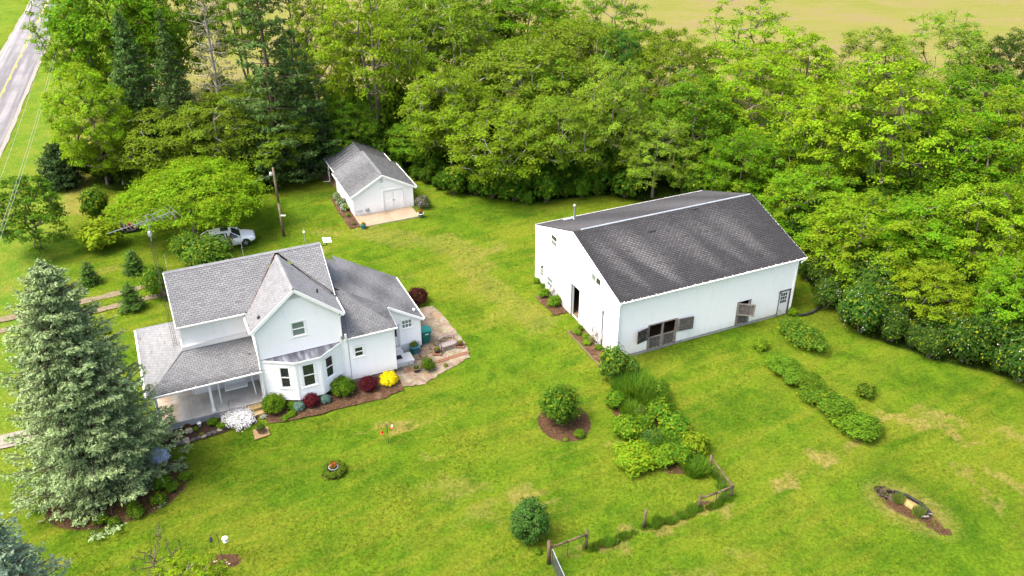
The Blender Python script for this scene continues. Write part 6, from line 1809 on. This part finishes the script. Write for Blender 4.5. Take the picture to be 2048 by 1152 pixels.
# television antenna on its lattice mast
an = thing_at('antenna_tower', 'rusty lattice mast with a long television antenna beside the farmhouse', 'antenna', (-4.62, 3.2))
tri = [(.0, .14), (-.12, -.07), (.12, -.07)]
mm_ = MB()
for x, y in tri: mm_.tube([(x, y, 0), (x * .8, y * .8, 11.6)], .014, 4)
z = .3
while z < 11.5:
    for i in range(3):
        (ax, ay), (bx, by) = tri[i], tri[(i + 1) % 3]
        mm_.tube([(ax, ay, z), (bx, by, z + .4)], .006, 3); mm_.tube([(bx, by, z + .4), (ax, ay, z + .8)], .006, 3)
    z += .8
mm_.build('mast', M['rust'], an)
MB().tube([(0, 0, 11.4), (0, 0, 13.0)], .025, 6).build('mast_tube', M['galv'], an)
MB().lathe([(.1, 0), (.13, .1), (.1, .3), (.04, .36)], (0, 0, 11.7), 10).build('rotor', M['galv'], an)
M['antenna'] = solid('weathered_aluminium', (.2, .21, .21), .5, .4, .2, 4, .3)
bo = MB(); bo.beam((-2.2, -.5, 12.55), (1.65, .4, 12.85), .03, .03); bo.beam((-.4, -.1, 12.62), (1.6, .38, 12.72), .02, .02); bo.tube([(0, 0, 12.5), (-.9, -.1, 12.65)], .015, 4)
bd = Vector((5.5, 1.17, .35)).normalized(); sdv = Vector((0.32, -.94, -.1)).normalized()
for f, hl in ((.2, .18), (.26, .35), (.31, .4), (.36, .42), (.39, .42), (.46, .55), (.5, .5), (.6, .42), (.68, .5), (.75, .62), (.85, .8), (.93, .85), (1.0, .8)):
    c0 = Vector((-2.2, -.5, 12.55)) + Vector((3.85, .9, .3)) * f
    bo.tube([c0 - sdv * hl, c0 + sdv * hl], .008, 4)
for q in range(9):
    c0 = Vector((-2.2, -.5, 12.55)) + Vector((3.85, .9, .3)) * (.02 + q * .018)
    bo.tube([c0 - sdv * .1, c0 + sdv * .1 + Vector((0, 0, .05))], .008, 4)
for q in range(5):
    c0 = Vector((-.1 + q * .18, .25 + q * .03, 12.95)); bo.tube([c0 - Vector((.1, .12, 0)), c0 + Vector((.1, .12, .0))], .008, 4); bo.tube([c0, c0 + Vector((.15, -.1, .05))], .008, 4)
bo.build('yagi', M['antenna'], an)

# roadside power line
pp = thing('power_pole', 'roadside power pole with a crossarm behind the tall maple', 'pole', (-55.2, 111, 0))
m = MB(); m.tube([(0, 0, -.1), (0, 0, 9.4)], [.17, .12], 8); m.build('pole', M['polewood'], pp)
MB().box(-1.35, 1.35, -.06, .06, 8.85, 8.98).build('crossarm', M['polewood'], pp)
M['wire'] = solid('aluminium_wire', (.3, .3, .28), .5, .4)
for off_, lab in ((-1.25, 'power line wire nearest the road'), (.0, 'middle power line wire'), (.22, 'power line wire farthest from the road')):
    a, b = Vector((-55.2 + off_ * .95, 111 + off_ * .32, 9.05)), Vector((-26.4 + off_ * .95, 30.0 + off_ * .32, 9.05))
    pts = [a.lerp(b, i / 16) - Vector((0, 0, 1.1 * math.sin(math.pi * i / 16))) for i in range(17)]
    m = MB(); m.tube(pts, .009, 4)
    tag(m.build('power_wire', M['wire']), lab + ' along the road', 'wire', 'power line wires')

# lightning rods and satellite dish on the ridge
for u, lab, c in ((-4.1, 'thin lightning rod at the left end of the ridge', 'galv'), (.55, 'thin lightning rod with a dark ball left of the cross gable', 'dark'), (4.55, 'thin lightning rod with a white ball at the right end of the ridge', 'trim')):
    lr = thing_at('lightning_rod', lab, 'lightning rod', (u, 4.75), z=8.42, group='lightning rods on the farmhouse ridge')
    m = MB(); m.tube([(0, 0, 0), (0, 0, 1.25)], .012, 5)
    if c == 'trim': m.tube([(-.15, 0, 0), (0, 0, .5)], .01, 4); m.tube([(.05, .12, -.05), (0, 0, .5)], .01, 4)
    m.build('rod', M['galv'], lr)
    m = MB(); m.smooth = True; m.ball((0, 0, .62 if c != 'trim' else .95), .075 if c != 'galv' else .03); m.build('ball', M[c], lr)
dh = thing_at('satellite_dish', 'white flat satellite dish on an arm at the gable end', 'dish', (5.5, 4.7), z=8.15)
MB().tube([(-.1, 0, 0), (.42, .02, .0), (.45, .02, .28)], .03, 6).build('arm', M['dark'], dh)
m = MB(); m.obox((.48, .02, .34), (.27, 0, -.04), (0, .19, .09), Vector((.04, -.09, .2)).normalized() * .02); m.build('panel', M['trim'], dh)

# bin, pots, bench, bird feeders, hooks
M['bin'] = solid('green_plastic', (.005, .13, .095), .4, .4, .1, 3)
M['binlid'] = solid('light_green_plastic', (.008, .24, .18), .4, .4, .1, 3)
bn = thing_at('wheelie_bin', 'tall green wheeled bin at the right end of the house', 'bin', (11.75, 2.75))
m = MB()
pr_ = [(.25, .28, 0.06), (.27, .31, .3), (.33, .37, 1.02)]
vs = []
for a, b, z in pr_: vs += [(-a, -b, z), (a, -b, z), (a, b, z), (-a, b, z)]
m.add(vs, [[i * 4 + j, i * 4 + (j + 1) % 4, (i + 1) * 4 + (j + 1) % 4, (i + 1) * 4 + j] for i in range(2) for j in range(4)] + [[3, 2, 1, 0], [8, 9, 10, 11]])
m.box(-.35, .35, -.39, .39, .96, 1.03)
m.build('body', M['bin'], bn)
m = MB(); m.prism([(-.36, -.4, 1.03), (.36, -.4, 1.03), (.38, .4, 1.03), (-.38, .4, 1.03)], (0, 0, .05)); m.prism([(-.3, -.32, 1.08), (.3, -.32, 1.08), (.3, .3, 1.08), (-.3, .3, 1.08)], (0, 0, .03))
for q in range(4): m.box(.34, .42, -.2 + q * .13, -.13 + q * .13, 1.0, 1.1)
m.build('lid', M['binlid'], bn)
MB().box(-.1, .16, -.378, -.36, .8, .86).build('sticker', M['trim'], bn)
for sx in (-.3, .3): m = MB(); m.cone((sx - .04, .3, .12), (sx + .04, .3, .12), .12, .12, 14); m.build('wheel', M['rubber'], bn)

def pot(name, label, loc, r, h, c, pc=None, pm=None, rim_c=None, flower=None, fc=None, saucer=None, z=0.0, group=None):
    t = thing(name, label, 'pot', (*loc, z), 0, group)
    m = MB(); m.smooth = True
    m.lathe([(r * .7, 0), (r * .72, .02), (r * .98, h * .92), (r * 1.08, h * .93), (r * 1.08, h), (r * .92, h), (r * .88, h * .86), (0, h * .85)], n=20)
    m.build('pot_body', c, t)
    if rim_c: m = MB(); m.lathe([(r * 1.1, h * .9), (r * 1.1, h * 1.02), (r * .95, h * 1.02), (r * .95, h * .9)], n=20, close=False); m.build('rim', rim_c, t)
    if pm is not None:
        o = link('plant', pm, M['leaf'], t); o.color = (*pc, 1); o.scale = (r * 1.0, r * 1.0, r * .8); o.location = (0, 0, h * .82)
    if flower is not None:
        o = link('blossom', flower, M['petal'], t); o.color = (*fc, 1); o.scale = (r * 1.1, r * 1.1, r * 1.0); o.location = (0, 0, h * .9)
    if saucer: MB().box(-r * 1.5, r * 1.5, -r * 1.4, r * 1.4, -.02, .06).build('base', saucer, t)
    return t
M['tealpot'] = solid('teal_glaze', (.04, .2, .25), .3, .5, .15, 4)
M['terracotta'] = solid('dark_terracotta', (.12, .06, .04), .8, .2, .2, 5)
M['tanpot'] = solid('tan_stone', (.24, .16, .08), .8, .2, .2, 5)
M['bluepot'] = solid('dark_blue_glaze', (.03, .05, .09), .3, .5, .15, 4)
FL = bush(161, 160, .2, .8, 14, .2, .2, .6, name='blossom')
pot('flower_pot', 'large teal pot beside the back steps', hw(10.6, 1.75), .36, .62, M['tealpot'], (.12, .16, .03), LOOSE[0])
pot('flower_pot', 'black pot with a cream rim on the patio', hw(9.95, -.5), .22, .34, M['dark'], (.06, .12, .02), LOOSE[1], rim_c=M['tanpot'])
pot('flower_pot', 'dark pot with a yellowish plant at the left end of the bench', hw(12.0, .95), .22, .3, M['dark'], (.2, .2, .03), LOOSE[0], saucer=M['brick'], z=.08)
pot('flower_pot', 'brown pot with a lime plant at the right end of the bench', hw(13.8, 1.1), .2, .3, M['terracotta'], (.16, .24, .02), LOOSE[1], saucer=M['brick'], z=.08)
pot('flower_pot', 'tan half-barrel pot on the stone pad by the porch steps', hw(-.9, -2.65), .27, .42, M['tanpot'], (.05, .14, .02), DENSE[0], rim_c=M['dark'])
pot('flower_pot', 'dark blue pot with red flowers in the middle of the lawn', (-10.4, 39.35), .26, .42, M['bluepot'], (.05, .12, .02), LOOSE[0], flower=FL, fc=(.5, .06, .02), rim_c=M['galv'])
pot('flower_pot', 'teal pot with yellow flowers at the left apron corner', hw(.05, -2.62, GO), .26, .36, M['tealpot'], (.1, .13, .03), LOOSE[1], flower=FL, fc=(.7, .45, .08))
pot('flower_pot', 'green pot with red flowers at the right apron corner', hw(5.5, -2.55, GO), .28, .4, solid('grey_green_glaze', (.1, .17, .13), .5, .4), (.05, .12, .02), LOOSE[0], flower=FL, fc=(.5, .03, .03), rim_c=M['trim'])
pot('flower_pot', 'small white pail in the soil bed', hw(-4.3, -.4), .13, .26, M['trim'])
sp = tag(MB().prism([(0, 0, 0), (.95, .1, 0), (1.0, .95, 0), (.05, 1.0, 0)], (0, 0, .05)).build('stone_pad', M['tanpot']), 'tan stone pad under the barrel pot', kind='structure')
sp.location = (*hw(-1.4, -3.2), .01); sp.rotation_euler = (0, 0, H_ANG)

M['benchwood'] = solid('grey_bench_wood', (.22, .19, .185), .8, .2, .2, 5)
M['iron'] = solid('cast_iron', (.06, .05, .05), .6, .4, .2, 6)
be = thing_at('garden_bench', 'grey garden bench with an ornate iron back on the patio', 'bench', (12.9, 1.2), rz=H_ANG + .12)
for q in range(4):
    MB().box(-.62, .62, -.22 + q * .12, -.12 + q * .12, .42, .45).build('seat_slat', M['benchwood'], be)
m = MB()
for q in range(11):
    x = -.56 + q * .112; m.tube([(x, .26, .46), (x + .03, .31, .85 - .1 * abs(q - 5) / 5)], .014, 5)
for q in range(7):
    c0 = Vector((-.42 + q * .14, .29, .66))
    pts = [c0 + Vector((.07 * math.cos(t_ * .785), .0, .08 * math.sin(t_ * .785))) for t_ in range(9)]; m.tube(pts, .014, 4)
m.build('back_grille', M['iron'], be)
m = MB(); pts = [(-.64 + q * .128, .31, .8 + .14 * math.sin(math.pi * q / 10)) for q in range(11)]
for p, q in zip(pts[:-1], pts[1:]): m.beam(p, q, .05, .06)
m.build('top_rail', M['benchwood'], be)
for sx in (-.62, .62):
    m = MB(); m.tube([(sx, -.25, 0), (sx, -.2, .42), (sx, -.24, .64), (sx, .24, .66), (sx, .32, .86)], .025, 6); m.tube([(sx, .3, 0), (sx, .22, .42), (sx, .24, .66)], .025, 6); m.build('leg', M['iron'], be)

def hook_pole(label, loc, h, items, rz):
    t = thing('feeder_pole', label, 'feeder pole', (*loc, 0), rz)
    m = MB(); m.tube([(0, 0, -.05), (0, 0, h)], .014, 5)
    for s in (1, -1):
        m.tube([(0, 0, h - .35)] + [(s * (.04 + .15 * (1 - math.cos(a))), 0, h - .3 + .3 * math.sin(a)) for a in (.4, .9, 1.4, 2.0, 2.6)], .011, 4)
    m.build('pole', M['dark'], t)
    return t
hook_pole('black double hook pole over the bare soil patch', (-15.06, 32.75), 1.95, None, .3)
hook_pole('thin hook pole with two red feeders on the lawn', (-7.52, 41.9), 1.6, None, .25)
def feeder(label, loc, z, kind):
    t = thing('bird_feeder', label, 'bird feeder', (*loc, z), .2)
    m = MB(); m.smooth = True
    if kind == 'white': m.lathe([(.03, .34), (.16, .22), (.165, .2), (.1, .19), (.1, .02), (.14, 0), (.14, -.02)], n=14); m.build('housing', M['trim'], t)
    elif kind == 'dark': m.lathe([(.02, .3), (.08, .24), (.08, .02), (.1, 0)], n=12); m.build('housing', M['dark'], t)
    else:
        m.lathe([(.02, .24), (.06, .2), (.065, .08), (.05, .06)], n=12); m.build('bottle', M['trim'] if kind == 'redwhite' else M['taillamp'], t)
        m = MB(); m.lathe([(.06, .06), (.11, .04), (.1, .0), (.03, -.01)], n=12); m.build('tray', solid('red_plastic', (.6, .05, .02), .4, .4, .05), t)
    MB().tube([(0, 0, .22), (0, 0, .42)], .008, 4).build('hanger', M['dark'], t)
feeder('white roofed bird feeder hanging at the right of the hook pole', (-14.74, 32.85), 1.2, 'white')
feeder('dark tube feeder hanging at the left of the hook pole', (-15.38, 32.65), 1.4, 'dark')
feeder('red and white hummingbird feeder on the right hook', (-7.22, 41.98), 1.15, 'redwhite')
feeder('small red hummingbird feeder on the left hook', (-7.84, 41.82), .85, 'red')
for x, y, r, lab in ((-15.35, 32.55, .1, 'pinkish stone left of the feeder pole'), (-14.75, 32.5, .06, 'small pale stone right of the feeder pole'), (-14.6, 32.4, .06, 'outer small pale stone by the feeder pole')):
    m = MB(); m.ball((0, 0, .04), r, 8, 5, (1.2, .9, .45)); o = m.build('stone', solid('pink_stone', (.4, .25, .2), .9, .2)); o.location = (x, y, 0); tag(o, lab, 'stone')
# shepherd hook on the porch side
t = thing_at('shepherd_hook', 'bare shepherd hook standing in front of the porch', 'hook', (-2.35, -.25))
m = MB(); m.tube([(0, 0, -.05), (0, 0, 1.0), (.03, 0, 1.2), (.15, 0, 1.28), (.27, 0, 1.2), (.3, 0, 1.08)], .012, 5); m.build('hook', M['dark'], t)
# rocks and edging of the soil bed
M['rock'] = solid('pale_rock', (.28, .235, .18), .9, .2, .25, 6, dirt=((.2, .15, .1), .5), bump=.4)
def rock(label, uv, r, seed, cat='rock', group=None, mat='rock', sz=.55):
    rr = np.random.default_rng(seed); m = MB()
    m.ball((0, 0, r * .35), r, 8, 6, (1, .8, sz)); m.v = [tuple(np.array(p) * (1 + rr.uniform(-.18, .18))) for p in m.v]
    o = m.build('rock', M[mat]); o.location = (*hw(*uv), 0); o.rotation_euler = (0, 0, rr.uniform(0, 6))
    return tag(o, label, cat, group)
rock('broad flat rock in the soil bed near the spruce', (-6.1, -.3), .3, 1)
rock('upright tan rock in the middle of the soil bed', (-4.95, -.75), .25, 2, sz=.9)
rock('whitish pink rock at the bed edging', (-5.25, -1.55), .24, 3)
rock('small tan rock behind the whitish one', (-5.65, -1.5), .16, 4)
rock('greyish rock low in the soil bed', (-5.55, -1.0), .2, 5)
for k in range(12):
    rock('flat edging stone of the soil bed', (-6.2 + k * .33, -1.75 + .008 * k * k * .6 + random.uniform(-.04, .04)), .2, 20 + k, 'edging stone', 'edging stones of the soil bed', 'oldwood' if k % 3 else 'rock', .4)
# brick edging of the barn beds and driveway drain pipe
for k in range(22):
    u, v = (-1.4, 4.5 - k * .23)
    c0 = MB(); c0.box(-.04, .04, -.1, .1, 0, .055); o = c0.build('edging_brick', M['paver']); o.location = (*hw(u + random.uniform(-.02, .02), v, BO), 0); o.rotation_euler = (0, 0, H_ANG + random.uniform(-.1, .1))
    tag(o, 'brick edging the bed under the right barn door', 'brick', 'bricks edging the barn bed')
m = MB(); m.smooth = True; pts = [Vector((21.35, 56.55, .09)), Vector((21.9, 56.5, .1)), Vector((22.6, 56.85, .1)), Vector((23.1, 57.3, .1)), Vector((23.5, 57.75, .09))]; m.tube(pts, .09, 10)
for a, b in zip(pts[:-1], pts[1:]):
    for q in range(8): c0 = a.lerp(b, q / 8); m.cone(c0, c0 + (b - a) * .05, .105, .105, 10)
tag(m.build('drain_pipe', M['rubber']), 'black corrugated drain pipe on the grass behind the barn door', 'pipe')
# black edging ring and pale mound inside the burnt patch
m = MB(); m.smooth = True; pts = [(21.15, 37.95, .08), (21.7, 37.7, .12), (22.3, 37.25, .13), (22.85, 36.6, .12), (23.05, 36.0, .09), (22.75, 35.7, .06)]; m.tube([Vector(p) for p in pts[1:]], [.05, .08, .09, .07, .04], 8)
tag(m.build('charred_log', M['rubber']), 'curved charred log around the burnt heap', 'log')
m = MB(); m.smooth = True; m.ball((22.3, 36.65, -.02), .75, 14, 8, (.55, 1.0, .28)); m.v = [(22.3 + (p[0] - 22.3) * .8 + (p[1] - 36.65) * -.55 + random.uniform(-.03, .03), 36.65 + (p[1] - 36.65) * .8 + random.uniform(-.03, .03), p[2] + random.uniform(-.02, .02)) for p in m.v]
tag(m.build('straw_heap', solid('straw', (.26, .19, .075), .95, .1, .3, 8, bump=.6)), 'pale straw heap in the burnt patch', 'heap')
tag(MB().beam((22.45, 35.75, .05), (22.7, 35.45, .35), .07, .07).build('stake', M['palewood']), 'pale stake at the near end of the burnt heap', 'stake')
tag(MB().beam((22.9, 35.95, .05), (23.0, 35.7, .3), .06, .06).build('stake', M['palewood']), 'short pale stake leaning on the charred log', 'stake')

# old fence and gate
PZ = [1.6, 1.32, 1.34, 1.18, .98, 1.15]
fr = thing('old_fence', 'old wooden post fence with partial top rails at the garden end', 'fence', (0, 0, 0))
for (x, y), h in zip(fp, PZ):
    m = MB(); m.smooth = True; lx, ly = random.uniform(-.05, .05), random.uniform(-.04, .04); r = .11 if h > 1.5 else .085
    m.tube([Vector((x, y, -.1)), Vector((x + lx, y + ly, h))], [r, r * .9], 9); m.build('post', M['postwood'], fr)
def rail(a, b, z0, z1, r=.065):
    m = MB(); m.smooth = True; a, b = Vector((*a, z0)), Vector((*b, z1)); m.tube([a, a.lerp(b, .5) + Vector((0, 0, -.02)), b], [r, r * .9, r * .95], 8); m.build('rail', M['postwood'], fr)
rail(fp[0], fp[1], 1.12, 1.08); rail(fp[3], fp[4], .86, .84); rail(fp[4], fp[5], .82, .92, .055)
def wire_mesh(a, b, h, name='wire_mesh'):
    m = MB(); a, b = Vector((*a, 0)), Vector((*b, 0)); n = max(2, int((b - a).length / .15))
    for i in range(n + 1): p = a.lerp(b, i / n); m.tube([p, p + Vector((0, 0, h))], .0025, 3)
    for j in range(7): z = Vector((0, 0, .05 + (h - .05) * j / 6)); m.tube([a + z, b + z], .003, 3)
    m.build(name, M['rust'], fr)
wire_mesh(fp[0], fp[1], 1.0); wire_mesh(fp[4], fp[5], .85); wire_mesh(fp[3], fp[4], .8)
for f, a, b in ((.5, fp[0], fp[1]), (.5, fp[3], fp[4])):
    p = Vector((*a, 0)).lerp(Vector((*b, 0)), f); m = MB(); m.tube([p, p + Vector((0, 0, 1.0))], .02, 5); m.build('stake', M['dark'], fr)
gt = thing('field_gate', 'black tubular field gate hung on the thick corner post', 'gate', (2.05, 32.35, 0), math.atan2(-1.68, .5))
for z in (.15, .35, .55, .75, .95, 1.15): m = MB(); m.tube([(.05, 0, z), (3.4, 0, z)], .022 if z < 1.1 else .028, 6); m.build('bar', M['dark'], gt)
m = MB()
for x in (.05, 1.7, 3.4): m = MB(); m.tube([(x, 0, .1), (x, 0, 1.17)], .028, 6); m.build('upright', M['dark'], gt)
MB().tube([(.05, 0, 1.19), (3.4, 0, 1.19)], .02, 6).build('top_rail', M['galv'], gt)

# porch swing on its frame
sw_ = thing_at('porch_swing', 'white slatted swing on the porch', 'swing', (-1.62, 1.55), z=.5)
for q in range(13): MB().box(-.62 + q * .1, -.55 + q * .1, .2, .23, .55, 1.15).build('back_slat', M['trim'], sw_)
for q in range(5): MB().box(-.68, .68, -.3 + q * .1, -.22 + q * .1, .5, .53).build('seat_slat', M['trim'], sw_)
m = MB(); m.box(-.7, .7, .22, .26, 1.12, 1.2); m.box(-.7, .7, -.34, -.3, .46, .54)
for sx in (-.7, .66): m.box(sx, sx + .05, -.34, .26, .72, .77); m.box(sx, sx + .05, -.34, -.29, .5, .75); m.box(sx, sx + .05, .2, .25, .5, 1.2)
m.build('frame', M['trim'], sw_)
for sx in (-1.1, 1.1):
    m = MB(); m.beam((sx * .92, 0, 2.0), (sx, -.85, 0), .07, .07); m.build('leg', M['trim'], sw_)
    m = MB(); m.beam((sx * .92, 0, 2.0), (sx, .72, 0), .07, .07); m.build('leg', M['trim'], sw_)
MB().box(-1.06, 1.06, -.05, .05, 1.98, 2.06).build('top_bar', M['trim'], sw_)
for sx in (-.66, .66): m = MB(); m.tube([(sx, -.2, .76), (sx, 0, 2.0)], .008, 4); m.tube([(sx, .2, 1.1), (sx, 0, 2.0)], .008, 4); m.build('chain', M['galv'], sw_)

# wagon wheels leaning on the barn end
for v, r, lab in ((9.3, .62, 'pale wagon wheel leaning under the small barn window'), (2.5, .66, 'pale wagon wheel leaning at the right end of the barn door')):
    w = thing('wagon_wheel', lab, 'wheel', (*hw(-.34, v, BO), 0), H_ANG, 'wagon wheels at the barn')
    lean = Vector((.28, 0, .96)).normalized(); sd_ = Vector((0, 1, 0)); c0 = lean * r + Vector((-.02, 0, .02))
    m = MB(); n = 28
    pts = [c0 + lean * (r * math.sin(6.2832 * q / n)) + sd_ * (r * math.cos(6.2832 * q / n)) for q in range(n + 1)]
    for p, q in zip(pts[:-1], pts[1:]): m.beam(p, q, .06, .06)
    m.build('rim', M['galv'], w)
    for q in range(10):
        a = 6.2832 * q / 10; m = MB(); m.tube([c0, c0 + lean * (r * math.sin(a)) + sd_ * (r * math.cos(a))], .02, 5); m.build('spoke', M['palewood'], w)
    m = MB(); m.cone(c0 - Vector((.1, 0, 0)), c0 + Vector((.08, 0, 0)), .08, .08, 10); m.build('hub', M['palewood'], w)
# short grey post at the barn corner
m = MB(); m.smooth = True; m.tube([Vector((0, 0, -.05)), Vector((0, 0, .8))], .09, 8); o = m.build('corner_post', M['oldwood']); o.location = (*hw(.25, -.5, BO), 0); tag(o, 'short grey post at the near barn corner', 'post')
# riding mower under the maple
mw = thing('riding_mower', 'small dark red mower parked under the maple beside the antenna', 'mower', (-34.0, 70.8, 0), .3)
M['mowred'] = solid('dark_red_paint', (.16, .012, .01), .35, .5, .1)
m = MB(); m.box(-.1, .75, -.28, .28, .35, .72); m.box(-.7, -.1, -.3, .3, .25, .45); m.build('body', M['mowred'], mw)
m = MB(); m.box(-.6, -.25, -.2, .2, .45, .55); m.box(-.66, -.58, -.2, .2, .5, .9); m.build('seat', M['dark'], mw)
m = MB(); m.box(-.5, .4, -.5, .5, .1, .22); m.build('deck', M['dark'], mw)
for x, r in ((-.5, .26), (.6, .19)):
    for s in (-1, 1): m = MB(); m.cone((x, s * .3, r), (x, s * .46, r), r, r, 14); m.build('wheel', M['rubber'], mw)
m = MB(); m.tube([(.1, 0, .7), (-.1, 0, .95)], .02, 5); m.build('steering_column', M['dark'], mw)
# crows over the stubble
for x, y, z, rz, lab in ((38.2, 150.9, .1, .3, 'black bird on the field above the barn ridge'), (43.4, 149.8, .1, 1.2, 'black bird on the field, upper of the right pair'), (42.6, 145.8, .1, 2.2, 'black bird on the field, lower of the right pair')):
    c_ = thing('crow', lab, 'bird', (x, y, z), rz, 'black birds on the field')
    m = MB(); m.smooth = True; m.ball((0, 0, .18), .16, 8, 6, (1.7, .8, .8)); m.ball((.27, 0, .3), .08, 8, 5); m.cone((.33, 0, .3), (.45, 0, .29), .03, .005, 5); m.prism([(-.2, -.05, .2), (-.55, -.1, .2), (-.55, .1, .2), (-.2, .05, .2)], (0, 0, .02))
    for s in (-1, 1): m.tube([(0, s * .05, .1), (0, s * .05, -.08)], .012, 4); m.prism([(.15, s * .1, .22), (-.2, s * .12, .22), (-.3, s * .5, .26), (.02, s * .45, .26)], (0, 0, .02))
    m.build('body', M['dark'], c_)
